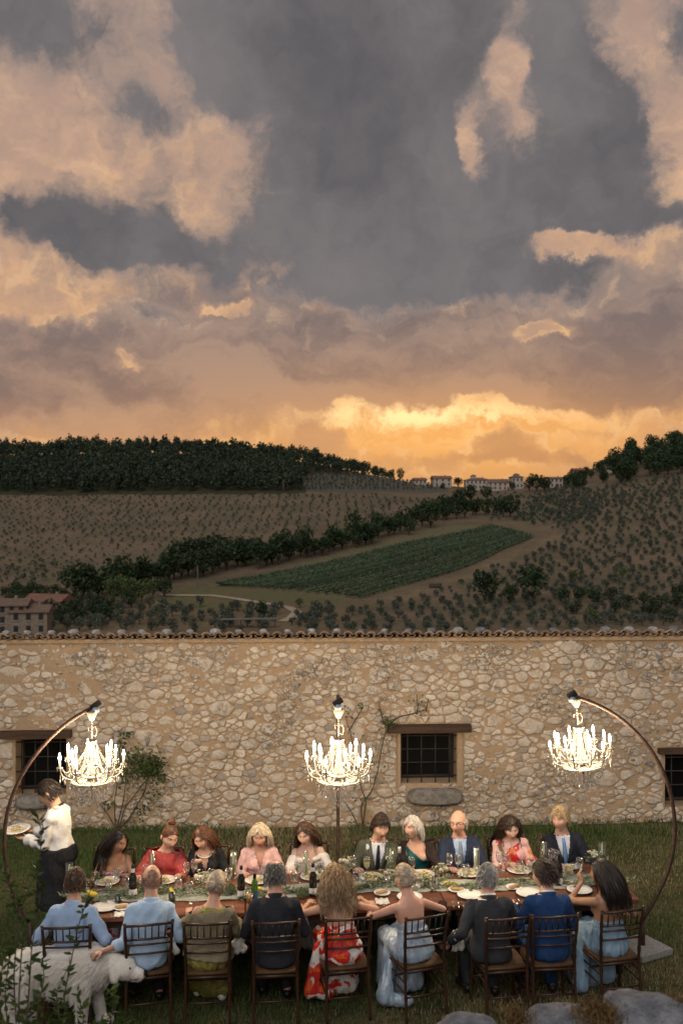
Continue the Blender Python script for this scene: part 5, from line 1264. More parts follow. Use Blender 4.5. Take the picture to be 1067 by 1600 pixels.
# -- clothes
def garment(P, name, mat, build, cut=None, wrinkle=.005, wf=22, seed=1, voxel=.011, thick=.006, smooth=2, zs=.75):
    """inflated shell over the body, wrinkled; cut(x,y,t) in torso coordinates removes faces (necklines, openings)"""
    b = MB(); build(b); V, F, N = remesh(b, voxel, smooth)
    if wrinkle:
        g = np.random.default_rng(seed); Q = V*np.array([1, 1, zs])
        w = vnoise(Q, seed, wf*.5, 3); fold = 1-np.abs(vnoise(Q, seed+9, wf*.8, 2)); V = V+N*(1.7*wrinkle*(.6*w+.9*(fold-.6)))[:, None]
    if cut is not None:
        c = V[F].mean(1); q = P.loc(c)/P.k; keep = ~cut(q[:, 0], q[:, 1], q[:, 2], c); V, F = prune(V, F[keep])
    me = bpy.data.meshes.new(name); me.from_pydata(V.tolist(), [], [tuple(dict.fromkeys(f)) for f in F.tolist()]); me.polygons.foreach_set('use_smooth', [True]*len(F)); me.update()
    o = link(name, me, mat, P.o)
    if thick: sd = o.modifiers.new('thickness', 'SOLIDIFY'); sd.thickness = thick; sd.offset = -1
    return o
def top(P, name, mat, sleeve=2.0, inf=.012, t0=-.09, t1=.50, cut=None, wrinkle=.005, seed=1, flare=0.0, cuff=.004, wf=22):
    def f(b):
        P.tor(b, t0*P.k, t1*P.k, inf, flare)
        if P.sex == 'f':
            for sg in (-1, 1): b.ell(P.tp(sg*.068*P.k, .072*P.k, .315*P.k), np.array((.062, .058, .060))*P.k+inf, P.R, 14, 10)
        if sleeve:
            for i in (0, 1): P.arm(b, i, sleeve, inf, cuff)
    return garment(P, name, mat, f, cut, wrinkle, wf, seed)
def bottoms(P, name, mat, upto=1.93, inf=.014, seed=2, skirt=False, wrinkle=.006, extra=None, t1=.10):
    def f(b):
        P.tor(b, -.11, t1*P.k, inf)
        for i in (0, 1): P.leg(b, i, upto, inf)
        if skirt:
            (h0, k0, a0, _), (h1, k1, a1, _) = P.legs; hm, km, am = (h0+h1)/2, (k0+k1)/2, (a0+a1)/2
            b.caps(hm, .10, km+np.array([0, .01, 0]), .085); end = km+(am-km)*(upto-1) if upto > 1 else km
            if upto > 1: b.caps(km, .09, end, .13); b.caps(k0, .075, k0+(a0-k0)*(upto-1), .10); b.caps(k1, .075, k1+(a1-k1)*(upto-1), .10)
        if extra: extra(b)
    return garment(P, name, mat, f, None, wrinkle*(1.6 if skirt else 1), 30 if skirt else 16, seed, zs=.12 if skirt else .75)
def shoes(P, mat):
    for (h, kn, an, toe) in P.legs:
        b = MB(); b.caps(an+np.array([0, -.03, -.035]), .042, toe+np.array([0, .02, -.005]), .034); v = np.concatenate(b.v); v[:, 2] = np.maximum(v[:, 2], .004); b.v = [v]; b.build('shoe', mat, P.o)
def strip(P, pts, w, mat, name, parent=None, th=.004, w1=None):
    """flat band in torso coordinates (tie, lapel, placket, strap)"""
    p = np.array([P.tp(*(np.array(q)*P.k)) for q in pts]); u = np.linspace(0, len(p)-1, 4*len(p)); q = np.stack([np.interp(u, np.arange(len(p)), p[:, k]) for k in range(3)], 1)
    ww = np.linspace(w, w1 if w1 is not None else w, len(q)); t_ = np.gradient(q, axis=0); t_ /= np.linalg.norm(t_, axis=1)[:, None]; out = P.R @ np.array([0, 1, .0]); sd = np.cross(t_, out); sd /= np.linalg.norm(sd, axis=1)[:, None]; nn = np.cross(sd, t_)
    b = MB(); b.loft([np.array([q[i]-sd[i]*ww[i]/2, q[i]-sd[i]*ww[i]/2*.5+nn[i]*th, q[i]+sd[i]*ww[i]/2*.5+nn[i]*th, q[i]+sd[i]*ww[i]/2, q[i]-nn[i]*th]) for i in range(len(q))]); return b.build(name, mat, parent or P.o)
def collar(P, mat, inf=.010, name='collar', t0=.490, t1=.535, open_=.03, dr=0.0):
    an = np.linspace(R_(90)+open_*12, R_(450)-open_*12, 22); rings = []; k = P.k; f = 1.0 if P.sex == 'm' else .86; ff = 1.0 if P.sex == 'm' else .96
    for t_, r in ((t0*ff, .086*f+dr), ((t0+t1)/2*ff, .079*f+dr), (t1*ff, .073*f+dr), (t1*ff-.002, .069*f+dr), (t0*ff, .073*f+dr)):
        rings.append(np.array([P.tp((r*math.cos(a)*1.0+0)*k, (r*math.sin(a)*.95-.006)*k+inf*0, t_*k-.020*k*math.sin(a)) for a in an]))
    b = MB(); n = len(an); b.add(np.concatenate(rings), [(i*n+j, i*n+j+1, (i+1)*n+j+1, (i+1)*n+j) for i in range(4) for j in range(n-1)]); return b.build(name, mat, P.o)
def suit(P, jm, shirtm, tiem, pm_, tie=True, seed=1, v0=.17, vw=.082):
    top(P, 'shirt', shirtm, 1.97, .011, -.05, .505, None, .002, seed)
    collar(P, shirtm, t0=.49, t1=.54)
    def cut(x, y, t_, c): return (y > 0) & (t_ > v0) & (np.abs(x) < vw*np.clip((t_-v0)/.30, 0, 1)) & (t_ < .56)
    j = top(P, 'jacket', jm, 1.92, .022, -.13, .505, cut, .006, seed+1, .05, .006, 15)
    for sg in (-1, 1):
        strip(P, [(sg*.004, .148, v0), (sg*.050, .146, .28), (sg*.085, .135, .38), (sg*.088, .088, .455), (sg*.075, .03, .505)], .03, jm, 'lapel', j, .005, .034)
    collar(P, jm, .02, 'jacket_collar', .470, .526, .05, .010)
    if tie: strip(P, [(0, .078, .485), (0, .112, .44), (0, .135, .36), (0, .145, .26), (0, .142, .15)], .026, tiem, 'tie', None, .006, .060)
    bottoms(P, 'trousers', pm_, 1.95, .016, seed+3); shoes(P, M['shoe'])
M['shoe'] = pm('dark_leather_shoe', (.02,.016,.014), None, 6, .35)
# -- hair
def hairmat(name, c1, c2, rough=.42):
    m = pm(name, c1, c2, 30, rough, .0, spec=.45, island=.30); return m
def hair(P, mat, style='short', n=420, L=.07, part=0.0, seed=1, vol=.0, line=.42, bald=0.0, wave=0.0, rad=.0045, side=0, bun=None, name='hair', lowcut=-.42, fringe=0.0, gravity=.55, cap=True):
    n = int(n*1.3); rad = rad*.76
    g = np.random.default_rng(seed); rx, ry, rz = .0795, .0985, .1215; root = []
    def allowed(d):
        x, y, z = d
        if z < lowcut: return False
        if y > .12 and z < line+.17-.55*x*x: return False
        if y > .02 and z < -.12 and abs(x) > .6: return False
        if bald and z > bald and y > -.72 and abs(x) < .93: return False
        return True
    while len(root) < n:
        d = g.normal(size=3); d /= np.linalg.norm(d)
        if allowed(d): root.append(d)
    # scalp cap under the strands
    V = HV*np.array([1.035, 1.035, 1.03]); dn = HV/np.array([.076, .096, .118]); dn /= np.linalg.norm(dn, axis=1)[:, None]
    ok = np.array([allowed(d) for d in dn]); F = [f for f in HF if all(ok[i] for i in f)]
    V = V*(1+(.02+vol*.35)*(1+.5*vnoise(V, seed, 40))*np.clip(dn[:, 2]+.5, .2, 1))[:, None]
    b = MB()
    if F and cap:
        u = sorted(set(i for f in F for i in f)); mp = {q: i for i, q in enumerate(u)}; b.add(V[u], [tuple(mp[i] for i in f) for f in F])
    E = np.array([rx, ry, rz]); Rinv = P.HR.T; grav = Rinv @ np.array([0, 0, -1.0]); grav[1] = min(grav[1], .05); long_ = style in ('bob', 'long', 'curly', 'back'); steps = 9 if L > .12 else 6
    BP = []; BR = []
    for d in root:
        x, y, z = d; p = d*E*(1.01+vol*.3*g.random()); sg = 1 if x > part else -1; Ls = L*g.uniform(.7, 1.1)
        if style == 'short': fl = np.array([.25*sg*abs(x), -.55 if not fringe or y < .35 else fringe, -.55*abs(x)-.1+.25*max(z, 0)])
        elif style == 'crop': fl = d*1.0+np.array([0, .3, -.2]); 
        elif style == 'fringe': fl = np.array([.35*sg*(abs(x)+.2), .75 if z > .2 else -.2, -.35-.4*abs(x)])
        elif style in ('bob', 'long', 'curly', 'back'): fl = np.array([(.38 if style == 'long' else .62)*sg*(.30+abs(x)), {'long': -.85, 'back': -1.0, 'bob': -.35, 'curly': -.5}[style], -.5])
        elif style == 'bun': fl = None
        path = [p]; v = d*.25; ph = g.uniform(0, 6.28); st = Ls/steps
        tgt = np.array(bun) if bun is not None else None
        if style == 'bun' and tgt is not None: st = np.linalg.norm(tgt-p)*1.25/steps
        for k in range(steps):
            q = k/steps
            if tgt is not None and style == 'bun': w = (tgt-p); w = w/(np.linalg.norm(w)+1e-6); v = v*.3+w*.7
            else:
                gv = gravity if style not in ('short', 'crop', 'fringe') else .12
                v = v*.55+fl*(.45*max(0, 1-q*(1.9 if long_ else .8)))+grav*(gv*(.4+2.2*q))
                if side and (p@E > -9): v = v+np.array([.28*side*q, .16*q, 0])
            if wave: v = v+wave*np.array([math.sin(ph+k*1.9), math.cos(ph*1.3+k*2.1), .3*math.sin(ph+k)])
            v = v/(np.linalg.norm(v)+1e-6); p = p+v*st
            e = np.linalg.norm(p/E); lim = 1.05+vol*(.5+.5*g.random())
            if e < lim and p[2] > -.11: p = p*(lim/e)
            if long_ and p[1] > .015 and p[2] < .045 and abs(p[0]) < .080: p[0] = (.080+.006*g.random())*(1 if p[0] > 0 else -1); p[1] = min(p[1], .055)
            if not long_ and p[1] > .045 and p[2] < .052 and abs(p[0]) < .075: break
            if p[2] <= -.11 and p[1] > -.06 and abs(p[0]) < .058: p = np.array([np.sign(p[0]+1e-9)*.058, p[1], p[2]])
            if p[2] < -.12:                       # keep outside neck, back and shoulders
                wpt = P.headc+P.HR @ (p*P.hk); l_ = P.loc(wpt[None])[0]/P.k
                if l_[2] < .47 and abs(l_[0]) < .2:
                    yb = -.125-.01*g.random() if l_[1] < .02 else .125+.01*g.random()
                    if (l_[1] < .02 and l_[1] > yb) or (l_[1] >= .02 and l_[1] < yb): l_[1] = yb; wpt = P.tp(*(l_*P.k)); p = (P.HR.T @ (wpt-P.headc))/P.hk
            path.append(p.copy())
        if len(path) < 3: continue
        r = rad*g.uniform(.7, 1.3); q_ = np.array(path); u_ = np.linspace(0, len(q_)-1, steps+1)
        if len(q_) != steps+1: q_ = np.stack([np.interp(u_, np.arange(len(q_)), q_[:, c_]) for c_ in range(3)], 1)
        BP.append(q_); BR.append(np.interp(np.linspace(0, 1, steps+1), [0, .3, 1], [r*.7, r, r*.25]))
    b.tubes(np.array(BP), np.array(BR), 4)
    if bun is not None:
        c = np.array(bun)
        for k in range(70):
            th = g.uniform(0, 6.28); ax = g.normal(size=3); ax /= np.linalg.norm(ax); u_ = np.cross(ax, g.normal(size=3)); u_ /= np.linalg.norm(u_); w_ = np.cross(ax, u_); R0 = .026+.012*g.random()
            b.tube([c+(u_*math.cos(a)+w_*math.sin(a))*R0+ax*.008 for a in np.linspace(th, th+3.6, 8)], .0040, 5, True)
        b.ell(c, .030, None, 12, 8)
    V = np.concatenate(b.v)*P.hk @ P.HR.T+P.headc; b.v = [V]; return b.build(name, mat, P.o)
# -- seating
def seat_pos(px, row, dist):
    """ground point on the near/far seat line whose picture column is px"""
    off = -dist if row == 'n' else TW+dist; p0 = tab(0, off); u = (px-CX)/FPX
    a_ = (u*p0[1]-p0[0])/(tu[0]-u*tu[1]); return tab(a_, off)
def seat_person(P, px, row, label, dist=None, turn=0.0, cat='person'):
    p = seat_pos(px, row, dist if dist is not None else (.30 if row == 'n' else .20)); put(P.o, p, (TA if row == 'n' else TA+math.pi)+R_(turn)); tag(P.o, label, cat); return p
def fabric(name, c1, c2=None, scale=7, rough=.85, bump=.25, **k): return pm(name, c1, c2, scale, rough, bump*2.4, 17, **k)
def blotch(name, base, cols, scale=6, rough=.7, thr=.5, dist=1.2):
    """large printed flowers: patches of several colours over a ground"""
    m, t, p = material(name); vec = t.n('ShaderNodeTexCoord').outputs['Object']; col = t.mix(0.0, base, base)
    for k, (c, lo) in enumerate(cols):
        mp = t.n('ShaderNodeMapping'); t.L.new(vec, mp.inputs[0]); mp.inputs['Location'].default_value = (k*3.7, k*1.9, k*5.1)
        col = t.mix(t.ss(t.noise(mp.outputs[0], scale*(1+.25*k), 2, .5, dist), lo, lo+.03), col, c)
    t.L.new(col, p.inputs['Base Color']); p.inputs['Roughness'].default_value = rough
    return m
# ------------------------------------------------------------------ the guests
SK = {'fair': (.60,.37,.27), 'pale': (.66,.44,.34), 'tan': (.36,.20,.125), 'mid': (.52,.31,.215), 'rosy': (.58,.33,.24)}
H_BLK = hairmat('black_brown_hair', (.022,.014,.010), (.012,.008,.006)); H_DK = hairmat('dark_brown_hair', (.040,.022,.014), (.024,.014,.010)); H_BR = hairmat('brown_hair', (.085,.042,.022), (.05,.026,.014))
H_RED = hairmat('auburn_hair', (.13,.052,.024), (.08,.032,.016)); H_BL = hairmat('dark_blond_hair', (.30,.20,.10), (.17,.10,.05)); H_LB = hairmat('light_blond_hair', (.50,.37,.22), (.34,.24,.13))
H_GB = hairmat('grey_blond_hair', (.40,.32,.23), (.25,.20,.15)); H_GR = hairmat('grey_hair', (.34,.32,.30), (.20,.19,.18)); H_SV = hairmat('silver_hair', (.55,.50,.45), (.38,.35,.32)); H_DG = hairmat('dark_grey_hair', (.16,.15,.145), (.09,.085,.08)); H_PB = hairmat('pale_blond_hair', (.62,.51,.37), (.46,.37,.26))
H_STUB = hairmat('stubble', (.20,.125,.095), (.15,.095,.075))
F_WHITE = fabric('white_shirt_cloth', (.74,.72,.70), (.68,.66,.64)); F_BLUE = fabric('light_blue_shirt_cloth', (.33,.45,.64), (.28,.39,.57)); F_BLUE2 = fabric('pale_blue_shirt_cloth', (.40,.54,.70), (.35,.48,.64))
F_BLACK = fabric('black_cloth', (.012,.012,.014), (.02,.02,.022)); F_DKNAVY = fabric('blue_black_shirt_cloth', (.014,.016,.022), (.022,.024,.032)); F_NAVY = fabric('navy_suit_cloth', (.022,.032,.065), (.016,.024,.05)); F_BLUE_SUIT = fabric('blue_suit_cloth', (.012,.048,.145), (.009,.036,.11))
F_CHAR = fabric('charcoal_suit_cloth', (.024,.026,.031), (.034,.036,.042)); F_GREEN = fabric('olive_green_suit_cloth', (.085,.088,.058), (.062,.066,.044)); F_NIGHT = fabric('midnight_suit_cloth', (.012,.014,.022), (.018,.02,.03))
F_RED = blotch('red_patterned_chiffon', (.33,.030,.028), [((.40,.05,.04), .50), ((.26,.09,.05), .62)], 8, .6); F_PINK = fabric('pale_pink_chiffon', (.72,.46,.43), (.62,.38,.36), 8, .7); F_IVORY = fabric('ivory_satin', (.80,.76,.70), (.74,.69,.63), 5, .5)
F_TEAL = fabric('teal_satin', (.010,.10,.10), (.008,.07,.072), 5, .45); F_SHAWL = fabric('dark_brown_shawl', (.035,.022,.020), (.025,.016,.015), 9, .9, .4)
F_KHAKI = fabric('sheer_khaki_shawl', (.24,.20,.125), (.19,.155,.095), 8, .8, .4); F_OLIVE = blotch('olive_patterned_dress', (.24,.20,.04), [((.15,.14,.03), .52), ((.34,.30,.10), .6)], 9, .6)
F_FLOR = blotch('red_white_floral_dress', (.55,.018,.012), [((.74,.70,.66), .50), ((.75,.10,.01), .56), ((.55,.018,.012), .60)], 4.2, .6); F_SATIN = pm('blue_grey_satin', (.25,.35,.46), (.42,.50,.58), 13, .26, .25, 20, spec=.7, contrast=(.3,.7)); F_SKY = fabric('powder_blue_dress', (.24,.36,.47), (.20,.30,.40), 5, .6)
F_ROSE = blotch('pink_flower_print', (.62,.36,.34), [((.72,.47,.45), .5), ((.55,.02,.035), .535), ((.14,.15,.07), .60), ((.62,.22,.05), .60)], 6.0, .6, dist=.6); F_PSTRAP = blotch('pink_white_print', (.60,.45,.45), [((.42,.05,.16), .5), ((.62,.52,.50), .56), ((.35,.03,.12), .62)], 9, .7)
T_GREY = fabric('grey_tie_silk', (.22,.26,.30), (.17,.20,.24), 20, .5); T_BLUE = fabric('blue_tie_silk', (.15,.28,.50), (.12,.22,.42), 20, .45); T_DARK = fabric('dark_tie_silk', (.015,.016,.025), None, 20, .45); F_TROUS = fabric('dark_trouser_cloth', (.02,.02,.024), (.028,.028,.032)); F_GREYSKY = fabric('white_blue_shirt_cloth', (.55,.58,.68), (.50,.53,.62))
NGRP = 'chairs along the near side of the table'; FGRP = 'chairs along the far side of the table'
def vneck(w, v0): return lambda x, y, t_, c: (y > 0) & (t_ > v0) & (np.abs(x) < w*np.clip((t_-v0)/.25, 0, 1))
def below(t1, dip=0.0): return lambda x, y, t_, c: t_ > t1-dip*np.exp(-(x/.06)**2)*(y > 0)
# ---------- far side, left to right
def far(px, P, lab, chairlab, turn=0, dist=.23):
    p = seat_person(P, px, 'f', lab, dist, turn); chair(seat_pos(px, 'f', dist-.03+.02), TA+math.pi+R_(turn), chairlab, FGRP)
P = Person('f', .94, (14, -2, 12), (30, 4, -8), ((-.20, .34, .82), (.14, .36, .80)), bulk=.95)
P.make_body(skinmat('skin_f1', SK['tan'], (.02,.012,.01))); P.eyes(); hair(P, H_BLK, 'long', 420, .40, .15, 1, .015, .46, side=.45, rad=.0055)
top(P, 'strapless_top', F_PSTRAP, 0, .010, -.1, .40, below(.335, .015), .004, 3); bottoms(P, 'skirt', F_PSTRAP, 1.7, skirt=True)
far(176, P, 'tanned woman with long dark hair in a strapless pink print top, leaning over', 'dark wooden chair of the woman in the strapless pink print top')
P = Person('f', .96, (9, -6, 6), (18, 8, -4), ((-.22, .33, .80), (.20, .32, .80)))
P.make_body(skinmat('skin_f2', SK['fair'], (.12,.06,.03))); P.eyes(); hair(P, H_RED, 'bun', 420, .12, 0, 2, .02, .44, bun=(0, -.035, .150), rad=.005)
def cape(b, P=P):
    P.tor(b, .02, .475*P.k, .022, .14)
    for i in (0, 1):
        S, E, W_ = P.arms[i]; b.caps(P.tp((-1, 1)[i]*.10, 0, P.sht), .075, S, .072); b.caps(S, .07, S+(E-S)*1.0, .10); b.caps(E, .08, E+(W_-E)*.25, .10)
garment(P, 'draped_top', F_RED, cape, lambda x, y, t_, c: (t_ > .478), .008, 14, 5); bottoms(P, 'skirt', F_RED, 1.8, skirt=True)
far(253, P, 'smiling woman with a hair bun in a draped dark red top', 'dark wooden chair of the woman in the dark red top')
P = Person('f', .95, (10, 4, -6), (-14, 12, 4), ((-.18, .33, .80), (.13, .30, .90)), curl=(.5, .8))
P.make_body(skinmat('skin_f3', SK['fair'], (.07,.035,.02))); P.eyes(); hair(P, H_RED, 'long', 420, .30, 0, 3, .03, .44, rad=.0055)
top(P, 'dress', F_BLACK, 0, .008, -.1, .45, vneck(.07, .26), .003, 3); top(P, 'jacket', F_BLACK, 1.85, .018, -.1, .47, lambda x, y, t_, c: (y > 0) & (np.abs(x) < .05+.07*np.clip((t_-.1)/.35, 0, 1)), .006, 4); bottoms(P, 'skirt', F_BLACK, 1.7, skirt=True)
b = MB()
for a in np.linspace(-1.15, 1.15, 15): q = P.tp(.075*math.sin(a), .062+.012*math.cos(a), .475*P.k-.05*math.cos(a)); b.ell(q, .0085, None, 6, 5)
b.build('necklace', M['paper'], P.o)
far(327, P, 'woman with straight auburn hair and a necklace in a black jacket', 'dark wooden chair of the woman in the black jacket')
P = Person('f', .97, (10, 0, 0), (-4, 10, 0), ((-.22, .33, .80), (.17, .34, .80)), bulk=1.08)
P.make_body(skinmat('skin_f4', SK['rosy'], (.35,.26,.18))); P.eyes(); hair(P, H_PB, 'bob', 520, .19, .1, 4, .02, .50, rad=.006, gravity=.5)
top(P, 'wrap_blouse', F_PINK, 1.6, .016, -.1, .46, vneck(.075, .27), .007, 6, .03, .02); bottoms(P, 'skirt', F_PINK, 1.8, skirt=True)
far(406, P, 'older woman with a pale blond bob in a light pink wrap blouse', 'dark wooden chair of the older woman in light pink')
P = Person('f', .95, (8, 4, -4), (-12, 11, 6), ((-.2, .34, .80), (.2, .34, .80)), bulk=1.02)
P.make_body(skinmat('skin_f5', SK['pale'], (.10,.05,.03))); P.eyes(); hair(P, H_BR, 'long', 420, .34, 0, 5, .03, .46, rad=.0055, wave=.12)
top(P, 'bodice', F_IVORY, 0, .012, -.1, .40, below(.335, .02), .004, 7); bottoms(P, 'skirt', F_IVORY, 1.95, .03, skirt=True)
def offsh(b, P=P):
    for i in (0, 1):
        S, E, W_ = P.arms[i]; q = S+(E-S)*.33; b.caps(q, .058, S+(E-S)*.62, .058)
    for sg in (-1, 1): b.caps(P.tp(sg*.16, .03, .335), .03, P.tp(sg*.07, .12, .335), .024)
garment(P, 'off_shoulder_sleeves', F_IVORY, offsh, None, .006, 20, 3)
far(485, P, 'bride with long brown hair in an ivory off-shoulder dress', 'dark wooden chair of the bride')
P = Person('m', .98, (8, -3, -6), (12, 2, -6), ((-.06, .52, .80), (.24, .30, .80)))
P.make_body(skinmat('skin_f6', SK['fair'], (.03,.018,.012))); P.eyes(); hair(P, H_DK, 'short', 520, .055, -.3, 6, .07, .34, rad=.0048, fringe=.25)
suit(P, F_GREEN, F_GREYSKY, T_DARK, F_GREEN, True, 11)
q = P.tp(-.10, .15, .36); e_ = MB()
for k in range(7): e_.ell(q+np.array([.014*math.cos(k*.9), .006, .014*math.sin(k*.9)]), (.011, .006, .011), None, 7, 5)
e_.build('boutonniere', M['flower_white'], P.o)
far(588, P, 'dark-haired groom in an olive green suit reaching across his plate', 'dark wooden chair of the groom in olive green')
P = Person('f', .94, (4, 6, -10), (-40, -4, 4), ((-.2, .34, .80), (.18, .34, .80)))
P.make_body(skinmat('skin_f7', SK['fair'], (.25,.22,.2))); P.eyes(); hair(P, H_SV, 'bob', 520, .125, -.2, 7, .05, .48, rad=.006, gravity=.5)
top(P, 'dress', F_TEAL, 0, .010, -.1, .47, lambda x, y, t_, c: (t_ > .36+.9*x) & (t_ > .30), .003, 5); bottoms(P, 'skirt', F_TEAL, 1.8, skirt=True)
def sh7(b, P=P):
    P.tor(b, -.05, .46*P.k, .022, .05)
    for i in (0, 1): P.arm(b, i, 1.6, .024, .02)
garment(P, 'shawl', F_SHAWL, sh7, lambda x, y, t_, c: (y > 0) & (np.abs(x) < .115), .008, 16, 8)
far(656, P, 'woman with a silver bob in a teal dress and dark shawl, turned aside', 'dark wooden chair of the woman in the dark shawl')
P = Person('m', .98, (5, 3, -6), (-24, -1, 0), ((-.2, .36, .80), (.2, .36, .80)), belly=.1)
P.make_body(skinmat('skin_f8', SK['rosy'], (.3,.26,.22))); P.eyes(); hair(P, H_SV, 'short', 300, .035, 0, 8, .015, .40, bald=.28, rad=.0045)
suit(P, F_NAVY, F_BLUE, T_GREY, F_NAVY, True, 13)
b = MB()
for sg in (-1, 1):
    an = np.linspace(0, 6.28, 13); b.tube([P.hp((sg*.032+.019*math.cos(a), .094, .015+.015*math.sin(a))) for a in an], .0020, 5, False); b.tube([P.hp((sg*.051, .092, .018)), P.hp((sg*.078, .04, .018)), P.hp((sg*.080, -.015, .008))], .002, 5)
b.tube([P.hp((-.013, .096, .018)), P.hp((.013, .096, .018))], .002, 5); b.build('glasses', M['black_plastic'], P.o)
far(721, P, 'bald older man with glasses in a navy suit and grey tie', 'dark wooden chair of the bald man in navy')
P = Person('f', .98, (9, 2, 0), (-2, 15, 3), ((-.14, .30, .84), (.12, .32, .80)), bulk=1.05)
P.make_body(skinmat('skin_f9', SK['pale'], (.05,.03,.02))); P.eyes(); hair(P, H_DK, 'long', 460, .36, -.1, 9, .04, .47, rad=.0055, side=.7, wave=.08)
top(P, 'floral_dress', F_ROSE, 1.75, .018, -.1, .475, vneck(.05, .36), .007, 9, .02, .018); bottoms(P, 'skirt', F_ROSE, 1.85, skirt=True)
far(798, P, 'woman with long dark hair in a pink and red floral dress', 'dark wooden chair of the woman in the pink floral dress')
P = Person('m', .98, (4, 5, -8), (-30, -3, 2), ((-.22, .36, .80), (.2, .36, .80)))
P.make_body(skinmat('skin_f10', SK['fair'], (.30,.2,.1))); P.eyes(); hair(P, H_LB, 'short', 520, .05, .3, 10, .07, .30, rad=.0045, fringe=.5)
suit(P, F_NIGHT, F_GREYSKY, T_BLUE, F_NIGHT, True, 15)
far(884, P, 'young blond man in a midnight suit with a blue tie', 'dark wooden chair of the young blond man')
# ---------- near side, left to right (seen from behind)
def near(px, P, lab, chairlab, turn=0, dist=.30, cpx=None):
    seat_person(P, px, 'n', lab, dist, turn); chair(seat_pos(cpx if cpx is not None else px, 'n', dist), TA+R_(turn), chairlab, NGRP)
P = Person('m', .99, (6, 2, 0), (10, 4, 0), ((-.30, .22, .70), (.30, .10, .64)), bulk=.97, poles=((-.6, -.6, -.8), (.6, -.5, -.8)))
P.make_body(skinmat('skin_n1', SK['mid'], (.08,.04,.02))); P.eyes(); hair(P, H_BR, 'short', 460, .035, 0, 21, .035, .42, rad=.0045, lowcut=-.35)
top(P, 'shirt', F_BLUE, 1.75, .017, -.13, .51, None, .008, 21, .02, .006, 16); collar(P, F_BLUE); bottoms(P, 'trousers', F_TROUS); shoes(P, M['shoe'])
near(112, P, 'man with short brown hair in a light blue shirt, nearest the waiter\'s end', 'dark wooden chair nearest the waiter, behind the white dog')
P = Person('m', 1.0, (5, 4, 6), (-4, 8, 0), ((-.40, -.22, .70), (.24, .20, .64)), bulk=.98, poles=((-.25, -.3, -1), (.5, -.5, -.9)), curl=(1.3, .6))
P.make_body(skinmat('skin_n2', (.50,.30,.215), (.08,.05,.03))); P.eyes()
hair(P, H_STUB, 'crop', 900, .006, 0, 22, .0, .42, bald=.18, rad=.0022, cap=False, lowcut=-.35)
top(P, 'shirt', F_BLUE2, 1.35, .017, -.14, .51, None, .008, 22, .02, .010, 16); collar(P, F_BLUE2); bottoms(P, 'trousers', F_TROUS); shoes(P, M['shoe'])
near(231, P, 'shaven-headed man in a pale blue shirt resting a hand on the white dog', 'dark wooden chair beside the dog\'s head', 8)
P = Person('f', .96, (6, 5, -6), (-18, 6, 0), ((-.2, .30, .78), (.2, .30, .78)), bulk=1.05)
P.make_body(skinmat('skin_n3', SK['rosy'], (.2,.15,.1))); P.eyes(); hair(P, H_GB, 'bun', 460, .12, 0, 23, .045, .42, bun=(.0, -.112, .015), rad=.0055)
top(P, 'dress', F_OLIVE, 0, .010, -.1, .47, None, .004, 24); bottoms(P, 'skirt', F_OLIVE, 1.9, .03, skirt=True, seed=6)
def sh3(b, P=P):
    P.tor(b, .0, .455*P.k, .028, .12)
    for i in (0, 1): P.arm(b, i, 1.3, .034, .03)
garment(P, 'shawl', F_KHAKI, sh3, lambda x, y, t_, c: ((y > 0) & (np.abs(x) < .06)) | (t_ > .44+.25*x), .008, 12, 8); shoes(P, M['paper'])
near(326, P, 'woman with a grey-blond chignon wrapped in a khaki shawl', 'dark wooden chair of the woman in the khaki shawl', dist=0.33)
P = Person('m', 1.02, (9, 0, 0), (-5, 10, 0), ((-.22, .30, .78), (.24, .30, .78)), bulk=1.04)
P.make_body(skinmat('skin_n4', SK['rosy'], (.2,.18,.16))); P.eyes(); hair(P, H_DG, 'short', 520, .05, 0, 24, .05, .40, bald=.80, rad=.005)
top(P, 'shirt', F_DKNAVY, 1.9, .018, -.14, .51, None, .007, 25, .03, .008, 16); collar(P, F_DKNAVY); bottoms(P, 'trousers', F_TROUS); shoes(P, M['shoe'])
near(430, P, 'balding grey-haired man in a blue-black shirt', 'dark wooden chair of the man in the blue-black shirt', dist=0.36)
P = Person('f', .97, (15, -3, 0), (6, 2, 0), ((-.25, .36, .83), (.27, .36, .83)), bulk=1.06, poles=((-1, -.5, -.3), (1, -.5, -.3)), curl=(.9, .9))
P.make_body(skinmat('skin_n5', SK['mid'], (.2,.13,.07))); P.eyes(); hair(P, H_BL, 'curly', 620, .30, 0, 25, .16, .44, rad=.0060, wave=.55, gravity=.32)
top(P, 'strapless_dress', F_FLOR, 0, .012, -.1, .34, below(.245), .004, 27)
bottoms(P, 'skirt', F_FLOR, 1.93, .035, skirt=True, seed=7, extra=lambda b: (b.caps((-.17, .16, .50), .06, (-.25, .14, .12), .075), b.caps((-.25, .14, .14), .07, (-.12, .16, .09), .08)), t1=.2)
near(533, P, 'woman with curly dark-blond hair in a strapless red and white floral dress', 'dark wooden chair of the woman in the red floral dress', 5, .34, cpx=537)
P = Person('f', .97, (11, -3, 0), (22, 2, 0), ((-.27, .37, .82), (.24, .30, .80)), bulk=1.04, poles=((-1, -.4, -.4), (1, -.5, -.3)), curl=(.9, .6))
P.make_body(skinmat('skin_n6', SK['rosy'], (.25,.18,.1))); P.eyes(); hair(P, H_GB, 'bun', 480, .12, .2, 26, .06, .42, bun=(.02, -.098, .0), rad=.0055)
top(P, 'strapless_dress', F_SATIN, 0, .012, -.1, .34, below(.265), .007, 28)
